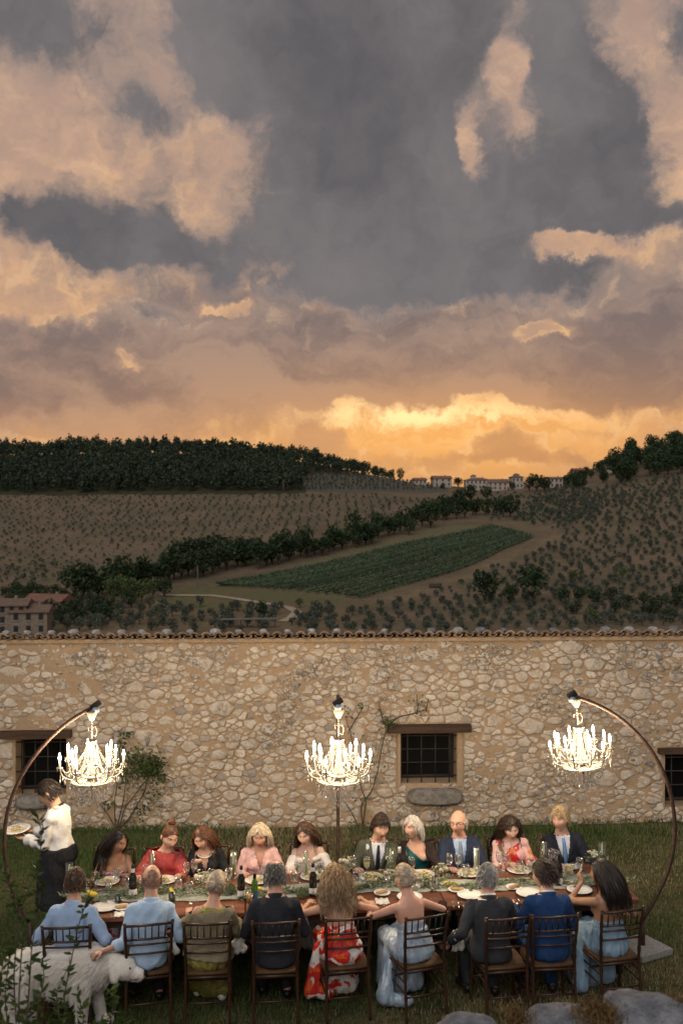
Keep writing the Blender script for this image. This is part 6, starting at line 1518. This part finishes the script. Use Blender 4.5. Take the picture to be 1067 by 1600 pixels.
bottoms(P, 'skirt', F_SATIN, 1.95, .03, skirt=True, seed=8, extra=lambda b: (b.caps((-.14, .20, .50), .06, (-.24, .08, .10), .08), b.caps((-.24, .08, .09), .07, (-.06, .0, .06), .06)), t1=.2)
near(645, P, 'woman with pinned-up blond hair in a strapless blue satin dress', 'dark wooden chair turned slightly, of the woman in blue satin', 14, .36, cpx=650)
P = Person('m', .95, (10, -2, -10), (-38, 6, 0), ((-.34, .10, .60), (.24, .32, .78)), bulk=1.02, poles=((-.5, -.6, -.6), (.5, -.5, -.9)))
P.make_body(skinmat('skin_n7', SK['rosy'], (.2,.18,.16))); P.eyes(); hair(P, H_GR, 'short', 520, .045, 0, 27, .045, .42, rad=.005)
suit(P, F_CHAR, F_WHITE, T_DARK, F_CHAR, False, 31)
near(766, P, 'grey-haired man in a charcoal suit turning his head', 'dark wooden chair of the grey-haired man in charcoal', 5, .46, cpx=780)
P = Person('m', .97, (9, 2, 4), (40, 10, 0), ((-.24, .32, .78), (.24, .30, .78)), bulk=1.0)
P.make_body(skinmat('skin_n8', SK['fair'], (.03,.02,.01))); P.eyes(); hair(P, H_DK, 'short', 520, .065, 0, 28, .06, .42, rad=.005)
suit(P, F_BLUE_SUIT, F_WHITE, T_DARK, F_BLUE_SUIT, False, 33)
near(855, P, 'dark-haired man in a bright blue suit looking aside', 'dark wooden chair of the man in the bright blue suit', dist=.45)
P = Person('f', .98, (5, 0, 10), (38, 4, 0), ((-.11, .27, 1.0), (.20, .26, .70)), poles=((-.9, -.2, -.7), (.8, -.5, -.4)), curl=(1.0, .5), handf=((-.2, .6, .5), None), handn=((.9, .1, 0), None))
P.make_body(skinmat('skin_n9', SK['tan'], (.02,.012,.01))); P.eyes(); hair(P, H_BLK, 'back', 560, .34, 0, 29, .03, .44, rad=.0058, gravity=.5)
top(P, 'strapless_dress', F_SKY, 0, .012, -.1, .34, below(.225), .004, 29); bottoms(P, 'skirt', F_SKY, 1.95, .03, skirt=True, seed=9, extra=lambda b: b.caps((-.15, .2, .48), .07, (-.2, .14, .10), .085), t1=.2)
near(948, P, 'woman with long dark hair in a strapless powder blue dress holding red wine', 'dark wooden chair of the woman in powder blue', 8, .38, cpx=952)
N9P = P
# ---------- waiter
P = Person('m', .99, (7, 0, 0), (6, 20, 0), ((-.09, .31, 1.115), (.09, .31, 1.14)), stand=True, poles=((-.5, -.9, -.6), (.6, -.9, -.6)), curl=(.35, .35), handf=((.25, 1, .05), (-.25, 1, .05)), handn=((0, 0, 1), (0, 0, 1)))
P.make_body(skinmat('skin_waiter', SK['mid'], (.02,.014,.01))); P.eyes(); hair(P, H_BLK, 'short', 520, .04, 0, 30, .06, .34, rad=.005, wave=.12)
hb = MB(); hb.ell((0, .093, -.105), (.028, .016, .022), None, 10, 8); hb.ell((0, .100, -.045), (.026, .007, .006), None, 10, 6); hb.v = [v*P.hk @ P.HR.T+P.headc for v in hb.v]; hb.build('beard', H_BLK, P.o)
top(P, 'shirt', F_WHITE, 1.85, .022, .02, .51, None, .010, 40, .0, .008, 14); collar(P, F_WHITE); bottoms(P, 'trousers', F_BLACK); shoes(P, M['shoe'])
def apron(b, P=P):
    P.tor(b, -.10, .09*P.k, .042)
    b.loft([np.array([(w*math.cos(a), .02+d*math.sin(a), z) for a in np.arange(20)*6.283/20]) for z, w, d in ((1.0, .185, .16), (.85, .20, .18), (.6, .215, .20), (.42, .225, .21))])
garment(P, 'apron', F_BLACK, apron, None, .008, 10, 4)
strip(P, [(.062, .03, .53), (.07, .11, .44), (.06, .15, .33), (.05, .155, .2), (.05, .16, .08)], .03, F_BLACK, 'apron_strap'); strip(P, [(-.062, .03, .53), (-.07, .11, .44), (-.06, .15, .33), (-.05, .155, .2), (-.05, .16, .08)], .03, F_BLACK, 'apron_strap')
strip(P, [(.062, .03, .53), (.05, -.075, .545), (0, -.092, .55), (-.05, -.075, .545), (-.062, .03, .53)], .028, F_BLACK, 'apron_strap')
WX = at(92, 1300, 10.37); put(P.o, (WX[0], 10.37, 0), R_(84)); tag(P.o, 'dark-haired bearded waiter in a white shirt and black apron carrying a plate', 'person')
WAITER = P
# ------------------------------------------------------------------ the white dog
def dog():
    px0 = at(95, 1600, 8.72); e = np.array([px0[0], 8.72, 0.0])
    # local frame: +X towards the head (picture right)
    b = MB(); C = b.caps
    spine = [(-.36,.50,.135),(-.20,.525,.150),(0,.515,.165),(.18,.525,.175),(.30,.55,.155)]
    for (x0, z0, r0), (x1, z1, r1) in zip(spine[:-1], spine[1:]): C((x0, 0, z0), r0, (x1, 0, z1), r1, 14)
    C((.20, 0, .45), .15, (.02, 0, .43), .14)
    C((.30, 0, .56), .135, (.46, 0, .545), .105); C((.46, 0, .545), .10, (.53, 0, .53), .092)
    b.ell((.55, 0, .525), (.120, .098, .098), None, 16, 12); C((.61, 0, .495), .064, (.705, 0, .468), .044); C((.61, 0, .47), .05, (.685, 0, .444), .032)
    for sg in (-1, 1):
        b.ell((.515, sg*.098, .51), (.045, .020, .075), np.array(Euler((sg*.25, .15, 0)).to_matrix()), 10, 8)
        yo = sg*.10
        C((.24, yo*.9, .46), .085, (.26+sg*.03, yo, .27), .056); C((.26+sg*.03, yo, .27), .052, (.28+sg*.06, yo, .06), .037); C((.27+sg*.06, yo, .038), .040, (.345+sg*.06, yo, .032), .036)
        C((-.33, yo*.9, .46), .115, (-.27+sg*.02, yo, .30), .080); C((-.27+sg*.02, yo, .30), .070, (-.40+sg*.02, yo, .20), .045); C((-.40+sg*.02, yo, .20), .042, (-.37+sg*.02, yo, .06), .035); C((-.37+sg*.02, yo, .038), .038, (-.30+sg*.02, yo, .032), .034)
    C((-.42, 0, .52), .055, (-.52, .02, .40), .06); C((-.52, .02, .40), .06, (-.55, .03, .26), .04)
    V, F, N = remesh(b, .011, 3)
    Rz = rotm(-2); me = bpy.data.meshes.new('dog'); me.from_pydata(V.tolist(), [], F.tolist()); me.polygons.foreach_set('use_smooth', [True]*len(F)); me.update()
    M['dog_fur'] = pm('cream_white_fur', (.88,.85,.79), (.78,.73,.65), 4, .9, .2, 60, island=.08)
    o = link('dog', me, M['dog_fur']); put(o, e, R_(-3)); tag(o, 'large white shaggy dog standing behind the chairs, partly hidden by the shrub', 'dog')
    # fur locks lying back along the body
    g = np.random.default_rng(5); n_ = 22000; idx = g.choice(len(V), min(n_, len(V)), replace=False); p = V[idx]; n = N[idx]; m_ = len(idx)
    face = p[:, 0] > .47; leg = p[:, 2] < .30
    flow = np.where(leg[:, None], np.array([-.25, 0, -1.0]), np.array([-.75, 0, -.55])); flow = np.where((p[:, 0] < -.38)[:, None], np.array([-.45, 0, -.8]), flow)
    L = np.where(face, .018, np.where(leg, .036, .085))*g.uniform(.6, 1.3, m_); L = np.where((p[:, 0] > .22) & (p[:, 0] < .46) & ~leg, L*1.25, L)
    d = flow+n*.26+g.normal(0, .20, (m_, 3)); d -= n*np.minimum(0, (d*n).sum(1))[:, None]; d /= np.linalg.norm(d, axis=1)[:, None]; d2 = d+np.array([0, 0, -.35]); d2 /= np.linalg.norm(d2, axis=1)[:, None]
    w = .0028*g.uniform(.7, 1.4, m_); L = L[:, None]
    fb = MB(); fb.tubes(np.stack([p-n*.002, p+d*L*.5+n*.003, p+d*L*.5+d2*L*.5], 1), np.stack([w, w*.8, w*.12], 1), 3)
    f = fb.build('fur', M['dog_fur'], o); f['kind'] = 'stuff'
    blk = M['black_plastic']
    b = MB(); b.ell((.748, 0, .478), (.020, .025, .019), None, 12, 8); b.build('nose', blk, o)
    for sg in (-1, 1):
        b = MB(); b.ell((.628, sg*.062, .545), (.014, .011, .013), None, 8, 6); b.build('eye', blk, o)
        b = MB(); b.tube([(.715, sg*.024, .446), (.675, sg*.040, .436), (.63, sg*.048, .446)], .0055, 5); b.build('lip', blk, o)
    return o
DOG = dog()
# ------------------------------------------------------------------ table setting; things placed by where they stand on the table top
GUEST = [(176,'the woman in the strapless pink print'),(253,'the woman in red'),(327,'the woman in the black jacket'),(406,'the woman in light pink'),(485,'the bride'),(588,'the groom in green'),(656,'the silver-haired woman'),(721,'the bald man in navy'),(798,'the woman in the floral dress'),(884,'the young blond man')]
NGUEST = [(112,'the man in light blue'),(231,'the shaven-headed man'),(326,'the woman in the khaki shawl'),(430,'the man in the blue-black shirt'),(533,'the curly-haired woman'),(645,'the woman in blue satin'),(766,'the man in charcoal'),(855,'the man in bright blue'),(948,'the woman in powder blue')]
def guest(px, py):
    tq = (on_z(px, py, TZ)-torg) @ tv; L = GUEST if tq > .5 else NGUEST
    return min(L, key=lambda t_: abs(t_[0]-px))[1]
PENDING = []                                     # things whose labels are settled once all of a kind are placed
def table_thing(o, px, py, kindphrase, cat, group):
    PENDING.append((o, px, py, kindphrase, guest(px, py))); return tag(o, None, cat, group)
def tpos(px, py, z=TZ): return on_z(px, py, z)+np.array([0, 0, .001])
def proto(fn):
    cache = {}
    def make(*a):
        if a in cache: return copy_tree(cache[a])
        cache[a] = fn(*a); return cache[a]
    return make
@proto
def plate(R, food):
    e = empty('plate'); b = MB(); b.lathe([(R*.55, .0), (R*.62, .004), (R*.98, .020), (R, .022), (R*.985, .025), (R*.64, .011), (R*.56, .008), (0, .008)], 32); b.build('dish', M['porcelain'], e)
    if food == 'pasta':
        g = np.random.default_rng(4); f = MB()
        for k in range(70):
            c = np.array([g.normal(0, R*.22), g.normal(0, R*.22), .014+abs(g.normal(0, .012))]); th = g.uniform(0, 6.28, 4); pts = [c+np.array([math.cos(t_)*.028, math.sin(t_)*.028, g.uniform(-.006, .010)]) for t_ in th]; f.tube(smooth_path(pts, 8), .0035, 4)
        f.build('pasta', M['pasta'], e)
    if food == 'bread':
        f = MB(); f.caps((-.05, 0, .028), .018, (.05, .015, .03), .017); v = np.concatenate(f.v); v[:, 2] = .01+(v[:, 2]-.01)*.8; f.v = [v]; f.build('bread', M['bread'], e)
    if food == 'charger':
        b = MB(); b.lathe([(R*1.0, -.0), (R*1.05, .004), (R*1.05, .007), (R*.9, .006)], 32); b.build('charger', M['old_wood'], e)
    return e
@proto
def wineglass(kind):
    e = empty('wine_glass'); b = MB(); h = 1.0 if kind != 'small' else .82
    b.lathe([(.033, 0), (.034, .002), (.008, .006), (.0042, .014), (.004, .085*h), (.010, .093*h)], 16, caps=False); b.build('stem', M['glass'], e)
    b = MB(); b.lathe([(.010, .093*h), (.028, .110*h), (.038, .145*h), (.038, .175*h), (.034, .205*h), (.0325, .205*h), (.0365, .175*h), (.0365, .145*h), (.026, .112*h), (.006, .098*h)], 18, caps=False); b.build('bowl', M['glass'], e)
    if kind == 'red': b = MB(); b.lathe([(.006, .099), (.025, .113), (.0355, .140), (.0355, .142), (0, .142)], 16); b.build('wine', M['red_wine'], e)
    if kind == 'white': b = MB(); b.lathe([(.006, .099), (.025, .113), (.0355, .150), (0, .150)], 16); b.build('wine', pm('white_wine', (.55,.48,.22), None, 4, .1), e)
    return e
@proto
def tumbler(kind):
    e = empty('tumbler'); b = MB(); b.lathe([(.030, 0), (.036, .09), (.0345, .09), (.029, .006), (0, .006)], 16, caps=False); b.build('cup', M['green_glass'] if kind == 'green' else M['glass'], e)
    if kind == 'beer': b = MB(); b.lathe([(.0285, .007), (.0335, .075), (0, .075)], 16); b.build('beer', M['beer'], e)
    if kind == 'water': b = MB(); b.lathe([(.0285, .007), (.032, .05), (0, .05)], 16); b.build('water', M['glass'], e)
    return e
@proto
def bottle(kind):
    e = empty('bottle'); s = 1.0 if kind != 'beer' else .78
    body = M['beer_bottle'] if kind == 'beer' else M['wine_glass_bottle']; r = .037 if kind != 'beer' else .032
    b = MB(); b.lathe([(r*.9, 0), (r, .006), (r, .185*s), (r*.9, .205*s), (.016, .245*s), (.0145, .30*s), (.0155, .303*s), (.0155, .312*s), (0, .312*s)], 20); b.build('glass_body', body, e)
    b = MB(); b.lathe([(r+.0008, .030*s), (r+.0008, .085*s)], 20, caps=False); b.build('label', M['paper'] if kind != 'beer' else pm('blue_label', (.05,.12,.35), None, 9, .6), e)
    b = MB(); b.lathe([(.0158, .250*s), (.0158, .302*s), (.0165, .314*s), (0, .316*s)], 14); b.build('capsule', M['linen'] if kind == 'pale' else M['black_plastic'], e)
    if kind == 'collar': b = MB(); b.lathe([(.0175, .235*s), (.0165, .280*s)], 14, caps=False); b.build('neck_band', M['linen'], e)
    return e
@proto
def candle_holder(h):
    e = empty('candle_holder'); b = MB(); b.lathe([(.034, 0), (.036, .004), (.036, h), (.034, h), (.034, .008), (0, .008)], 18, caps=False); b.build('glass_cylinder', M['glass'], e)
    b = MB(); b.lathe([(.0135, .008), (.0120, h*.93), (.004, h*.96), (0, h*.96)], 12); c = b.build('candle', M['green_candle'], e)
    b = MB(); b.tube([(0, 0, h*.96), (.002, 0, h*1.0)], .0012, 4); b.build('wick', M['black_plastic'], c); return e
@proto
def lemon(half):
    b = MB(); b.ell((0, 0, .027), (.038, .027, .027), None, 16, 12); v = np.concatenate(b.v); tip = np.abs(v[:, 0]) > .033; v[tip, 0] *= 1.12
    if half: v[:, 1] = np.maximum(v[:, 1], -.004)
    b.v = [v]; return b.build('lemon', M['lemon'])
@proto
def artichoke(k):
    g = np.random.default_rng(k); e = empty('artichoke'); b = MB(); b.ell((0, 0, .04), (.038, .038, .04), None, 12, 8); b.build('heart', M['artichoke'], e); b = MB()
    for r in range(6):
        n = 9; zz = .008+r*.0135; rr = .043*math.sin(math.pi*(.18+.14*r))+.006
        for j in range(n):
            th = 2*math.pi*(j+.5*(r % 2))/n; c, s_ = math.cos(th), math.sin(th); o_ = np.array([rr*c, rr*s_, zz]); t_ = np.array([-s_, c, 0]); up = np.array([c*.35*(1-r*.28), s_*.35*(1-r*.28), 1.0])*.030
            b.add([o_-t_*.013, o_+t_*.013, o_+up*.6+t_*.011+np.array([c, s_, 0])*.004, o_+up, o_+up*.6-t_*.011+np.array([c, s_, 0])*.004], [(0, 1, 2, 3, 4)])
    b.build('bracts', M['artichoke'], e, False); return e
def flowers(px, py, r, n, label, mat='flower_white', h=.09, vase=True):
    g = np.random.default_rng(int(px)); e = empty('flower_vase', tpos(px, py)); 
    if vase: b = MB(); b.lathe([(.032, 0), (.045, .02), (.045, h*.85), (.040, h*.9), (.041, .02), (.028, .006), (0, .006)], 16, caps=False); b.build('vase', M['glass'], e)
    for k in range(n):
        d = g.normal(size=3); d[2] = abs(d[2])*.9; d /= np.linalg.norm(d); c = d*r*g.uniform(.5, 1)*np.array([1, 1, .75])+np.array([0, 0, h]); b = MB(); rr = .024*g.uniform(.8, 1.3)
        for ring_, m_ in ((1.0, 7), (.7, 6), (.4, 4)):
            for j in range(m_):
                th = 2*math.pi*j/m_+g.uniform(0, .6); q = np.array([math.cos(th), math.sin(th), .3+.9*(1-ring_)]); q = q+d*.6; q /= np.linalg.norm(q); sd = np.cross(q, d); sd /= np.linalg.norm(sd)+1e-9
                b.add([c, c+q*rr*ring_*.6+sd*rr*.42, c+q*rr*ring_*1.05, c+q*rr*ring_*.6-sd*rr*.42], [(0, 1, 2, 3)])
        b.build('bloom', M[mat], e, False)
    C = g.normal(size=(60, 3))*np.array([r*.8, r*.8, .03])+np.array([0, 0, h*.75]); V, F = quads(C, g.uniform(.03, .06, 60), g, 0, .35); link('leaves', arr_mesh('leaves', V, F), M['olive_leaf'], e)
    b = MB()
    for k in range(6): b.tube([(g.normal(0, .01), g.normal(0, .01), .008), (g.normal(0, .02), g.normal(0, .02), h)], .002, 4)
    b.build('stalks', M['olive_leaf'], e)
    return tag(e, label, 'flowers', 'flower vases on the table')
PL = [(167,1380,'f'),(256,1378,'f'),(330,1376,'f'),(402,1378,'f'),(488,1372,'f'),(580,1373,'f'),(660,1369,'f'),(732,1367,'f'),(811,1362,'f'),(890,1360,'f')]
for px, py, _ in PL: o = plate(.128, 'pasta'); put(o, tpos(px, py), random.uniform(0, 6)); table_thing(o, px, py, 'large white plate of pasta before', 'plate', 'plates of pasta along the far side')
for px, py in [(164,1420),(734,1401),(826,1398),(905,1393),(330,1424),(430,1420),(243,1424),(640,1404),(520,1412)]: o = plate(.125, 'charger'); put(o, tpos(px, py), 0); table_thing(o, px, py, 'empty white dinner plate before', 'plate', 'empty plates along the near side')
for px, py in [(191,1421),(597,1398),(713,1393),(803,1389),(886,1384)]: o = plate(.082, 'bread'); put(o, tpos(px, py), random.uniform(-1, 1)); table_thing(o, px, py, 'small side plate with bread nearest', 'side plate', 'bread plates')
for px, py, h in [(109,1390,.26),(238,1370,.25),(365,1370,.26),(478,1371,.26),(610,1366,.27),(744,1362,.25),(849,1352,.24),(940,1352,.24)]: o = candle_holder(h); put(o, tpos(px, py)); table_thing(o, px, py, 'tall glass cylinder with a green taper candle nearest', 'candle holder', 'glass candle holders')
for px, py, k in [(208,1402,'collar'),(377,1404,'collar'),(489,1400,'collar'),(624,1372,'pale'),(873,1384,'dark')]: o = bottle(k); put(o, tpos(px, py), random.uniform(0, 6)); table_thing(o, px, py, 'dark wine bottle nearest', 'bottle', 'wine bottles on the table')
o = bottle('beer'); put(o, tpos(398,1405)); tag(o, 'small green beer bottle with a blue label beside the beer glass', 'bottle')
o = tumbler('beer'); put(o, tpos(390,1410)); tag(o, 'glass of golden beer beside the green beer bottle', 'glass')
for px, py, k in [(182,1390,'n'),(197,1404,'n'),(291,1380,'n'),(304,1375,'n'),(279,1406,'n'),(297,1412,'n'),(357,1390,'n'),(459,1394,'n'),(466,1378,'n'),(443,1386,'n'),(551,1370,'n'),(573,1371,'white'),(557,1392,'n'),(566,1394,'n'),(702,1366,'n'),(715,1366,'n'),(677,1404,'n'),(780,1362,'n'),(791,1364,'n'),(861,1357,'n'),(870,1360,'n'),(784,1379,'n'),(879,1384,'n'),(500,1379,'n'),(643,1372,'red'),(228,1384,'n'),(240,1408,'n'),(330,1392,'n'),(412,1392,'n'),(423,1396,'n'),(524,1392,'n'),(605,1392,'n'),(655,1402,'n'),(728,1384,'n'),(748,1386,'n'),(812,1378,'n'),(822,1382,'n'),(905,1372,'n'),(150,1396,'n'),(134,1408,'n')]: o = wineglass(k); put(o, tpos(px, py), random.uniform(0, 6)); table_thing(o, px, py, 'clear stemmed wine glass nearest' if k == 'n' else ('stemmed glass of white wine nearest' if k == 'white' else 'stemmed glass of red wine nearest'), 'wine glass', 'wine glasses on the table')
for px, py, k in [(185,1414,'green'),(269,1410,'green'),(170,1392,'water'),(648,1392,'water')]: o = tumbler(k); put(o, tpos(px, py)); table_thing(o, px, py, 'green glass tumbler nearest' if k == 'green' else 'clear water tumbler nearest', 'tumbler', 'tumblers on the table')
for px, py, hf in [(404,1394,0),(550,1390,0),(697,1386,0),(707,1386,1),(139,1400,0),(268,1396,0),(146,1402,0)]: o = lemon(hf); put(o, tpos(px, py), random.uniform(0, 3)); table_thing(o, px, py, 'half lemon nearest' if hf else 'whole yellow lemon nearest', 'lemon', 'lemons on the table')
for px, py in [(471,1404),(360,1398),(672,1388)]: o = artichoke(3); put(o, tpos(px, py)); table_thing(o, px, py, 'green artichoke standing nearest', 'artichoke', 'artichokes on the table')
for i, (px, py, r, n, m_, l) in enumerate([(314,1384,.075,14,'flower_white','low vase of white flowers before the woman in the black jacket'),(541,1362,.07,12,'flower_white','vase of white flowers between the bride and the groom'),(580,1388,.08,16,'flower_yellow','vase of pale yellow hydrangea in the middle of the table near the groom'),(664,1386,.07,14,'flower_yellow','vase of pale yellow flowers behind the woman in blue satin'),(688,1372,.06,10,'flower_white','small vase of white flowers before the silver-haired woman'),(928,1350,.075,9,'flower_white','vase of white roses at the far end beside the young blond man'),(248,1396,.06,10,'flower_yellow','small vase of yellow flowers beside the shaven-headed man'),(757,1378,.06,10,'flower_white','small vase of white flowers before the bald man'),(224,1394,.055,9,'flower_white','small vase of white flowers before the woman in red'),(345,1390,.06,11,'flower_white','small vase of white flowers behind the woman in the khaki shawl'),(425,1384,.055,9,'flower_yellow','small vase of yellow flowers before the woman in light pink'),(508,1380,.06,10,'flower_white','small vase of white flowers in front of the bride'),(838,1368,.055,9,'flower_yellow','small vase of yellow flowers between the floral dress and the blond man'),(608,1380,.05,8,'flower_white','tiny vase of white flowers beside the groom\'s candle')]): flowers(px, py, r, n, l, m_)
# sheer sage runner along the middle
n1, n2 = 150, 14; V = []
for i in range(n1):
    for j in range(n2):
        a_ = -.05+(TLEN+.02)*i/(n1-1); b_ = .50+(j/(n2-1)-.5)*.32+.035*math.sin(a_*2.3+1)+.012*math.sin(a_*9+j)
        V.append(tab(min(max(a_, .01), TLEN-.01), b_, TZ+.004+.007*(1+math.sin(j*1.7+.8*math.sin(a_*5)))*.5+.003*math.sin(a_*31+j*2)))
b = MB(); b.add(V, [(i*n2+j, (i+1)*n2+j, (i+1)*n2+j+1, i*n2+j+1) for i in range(n1-1) for j in range(n2-1)]); o = b.build('table_runner', pm('sage_gauze', (.37,.38,.33), (.28,.30,.25), 9, .9, .5, 60))
tag(o, 'pale sage green cloth runner along the middle of the tables', 'table runner')
# olive branches laid along the middle
def sprig(px, py, rz, L, label, seed):
    g = np.random.default_rng(seed); e = empty('olive_branch', tpos(px, py), rz); pts = [(-L/2, 0, .012), (-L*.2, .03*g.normal(), .03), (L*.2, .03*g.normal(), .035), (L/2, .02*g.normal(), .02)]; q = smooth_path(pts, 20); b = MB(); b.tube(q, np.linspace(.004, .0015, 20), 5); b.build('twig', M['bark'], e); b = MB()
    for k in range(84):
        p = q[g.integers(0, 20)]; d = np.array([.7, g.normal(0, .9), g.normal(.25, .45)]); d /= np.linalg.norm(d); ll = g.uniform(.035, .065); sd = np.cross(d, g.normal(size=3)); sd /= np.linalg.norm(sd); w = .0065; pe = p+d*ll
        if pe[2] < .004: pe[2] = .004
        b.add([p, (p+pe)/2+sd*w, pe, (p+pe)/2-sd*w], [(0, 1, 2, 3)])
    b.build('leaves', M['olive_leaf'], e, False); return tag(e, None, 'olive branch', 'olive branches along the table')
for k, px in enumerate(np.linspace(108, 975, 44)):
    a_ = (px-100)/900*TLEN; p = tab(a_, .49+random.uniform(-.13, .13), TZ); X, Y_ = p[0], p[1]; qx = CX+X/Y_*FPX; qy = HY+(CAMZ-TZ)/Y_*FPX
    o = sprig(qx, qy, TA+random.uniform(-.5, .5)+(math.pi if random.random() < .4 else 0), random.uniform(.26, .38), None, 300+k); PENDING.append((o, qx, qy, 'leafy olive branch on the table middle nearest', guest(qx, qy)))
o = sprig(965, 1376, -.35, .34, None, 400); tag(o, 'olive branch trailing over the bare far corner of the table')
for px, py in [(118,1398),(130,1392)]:
    pass
# cutlery, napkins, phone, menus
@proto
def fork(k):
    b = MB(); b.tube([(0, -.09, .004), (0, -.02, .006), (0, .03, .005)], [.0055, .0035, .005], 6, flat=.45)
    for x in (-.007, -.0023, .0023, .007): b.tube([(x*.5, .03, .005), (x, .045, .006), (x, .088, .004)], .0016, 4)
    return b.build('fork', M['steel'])
@proto
def knife(k):
    b = MB(); b.tube([(0, -.10, .005), (0, .0, .005)], .006, 6, flat=.5); b.box((0, .055, .0045), (.016, .11, .002)); return b.build('knife', M['steel'])
for px, py in [(708,1413),(722,1413),(806,1409),(592,1416),(893,1402),(176,1428)]: o = fork(0); put(o, tpos(px, py), TA+random.uniform(-.2, .2)); table_thing(o, px, py, 'silver fork lying nearest', 'fork', 'cutlery on the table')
for px, py in [(716,1413),(812,1409),(599,1416),(181,1429),(298,1424)]: o = knife(0); put(o, tpos(px, py), TA+random.uniform(-.2, .2)); table_thing(o, px, py, 'silver knife lying nearest', 'knife', 'cutlery on the table')
b = MB(); b.box((0, 0, .005), (.075, .15, .008)); e = empty('mobile_phone', tpos(689, 1414), TA-.5); b.build('case', M['black_plastic'], e, False); b = MB(); b.box((0, 0, .0098), (.069, .14, .001)); b.build('screen', pm('phone_glass', (.012,.012,.014), None, 4, .1), e, False); tag(e, 'black mobile phone lying near the table edge', 'phone')
def napkin(pos, rz, label, flat=True, L=.2):
    g = np.random.default_rng(int(abs(pos[0]*1000))); n = 9; xs_ = np.linspace(-.5, .5, n); V = []
    for i in range(n):
        for j in range(n):
            x, y = xs_[i]*.13, xs_[j]*L; z = .006+.006*math.sin(i*1.9)*math.cos(j*.8)+.004*g.random()
            V.append((x, y, z) if flat else (x+.02*math.sin(j), .015*math.sin(i*1.7+j*.4), y))
    b = MB(); b.add(V, [(i*n+j, i*n+j+1, (i+1)*n+j+1, (i+1)*n+j) for i in range(n-1) for j in range(n-1)]); o = b.build('napkin', M['linen']); put(o, pos, rz); sd = o.modifiers.new('t', 'SOLIDIFY'); sd.thickness = .003; return tag(o, label, 'napkin', 'napkins')
napkin(tpos(190,1430), TA+.1, 'folded white napkin on the table beside the shaven-headed man', L=.12); napkin(tpos(597,1410), TA, 'white napkin lying between the two bare-backed women', L=.14); napkin(tpos(767,1386), TA-.3, 'grey-white folded napkin before the bald man', L=.13)
napkin(seat_pos(718,'n',.30)+np.array([-.02, .0, .56]), .3, 'white napkin hanging from the lap of the man in charcoal', False, .2); napkin(seat_pos(268,'n',.26)+np.array([0, .0, .60]), -.4, 'white napkin held in the lap of the shaven-headed man', False, .16); napkin(seat_pos(374,'n',.22)+np.array([0, 0, .56]), .5, 'white napkin in the lap of the woman in the khaki shawl', False, .16)
# the glass in a hand, and the waiter's plate
hw = N9P.o.matrix_basis @ Vector(N9P.arms[0][2]); o = wineglass('red'); bpy.context.view_layer.update(); put(o, (hw.x-.015, hw.y+.095, hw.z-.07), 0); o.rotation_euler = (R_(-12), R_(-8), 0); tag(o, 'stemmed glass of red wine held up by the woman in powder blue', 'wine glass', 'wine glasses on the table')
Wm = WAITER.o.matrix_basis; hp_ = Wm @ Vector((0, .45, 1.165)); o = plate(.14, 'pasta'); put(o, hp_, 0); o.rotation_euler = (R_(6), R_(-4), 0); tag(o, 'large white plate carried by the waiter', 'plate')
# settle labels: one phrase per thing; where several share a guest, tell them apart by their order along the table
from collections import defaultdict
byk = defaultdict(list)
for t_ in PENDING: byk[(t_[3], t_[4])].append(t_)
for (ph, gname), L in byk.items():
    L.sort(key=lambda t_: t_[1]); n = len(L)
    for i, t_ in enumerate(L):
        pre = ''
        if n == 2: pre = ['leftmost ', 'rightmost '][i]
        elif n > 2: pre = ('leftmost ' if i == 0 else 'rightmost ' if i == n-1 else ['second ', 'third ', 'fourth ', 'fifth '][i-1])
        tag(t_[0], (pre+ph+' '+gname))
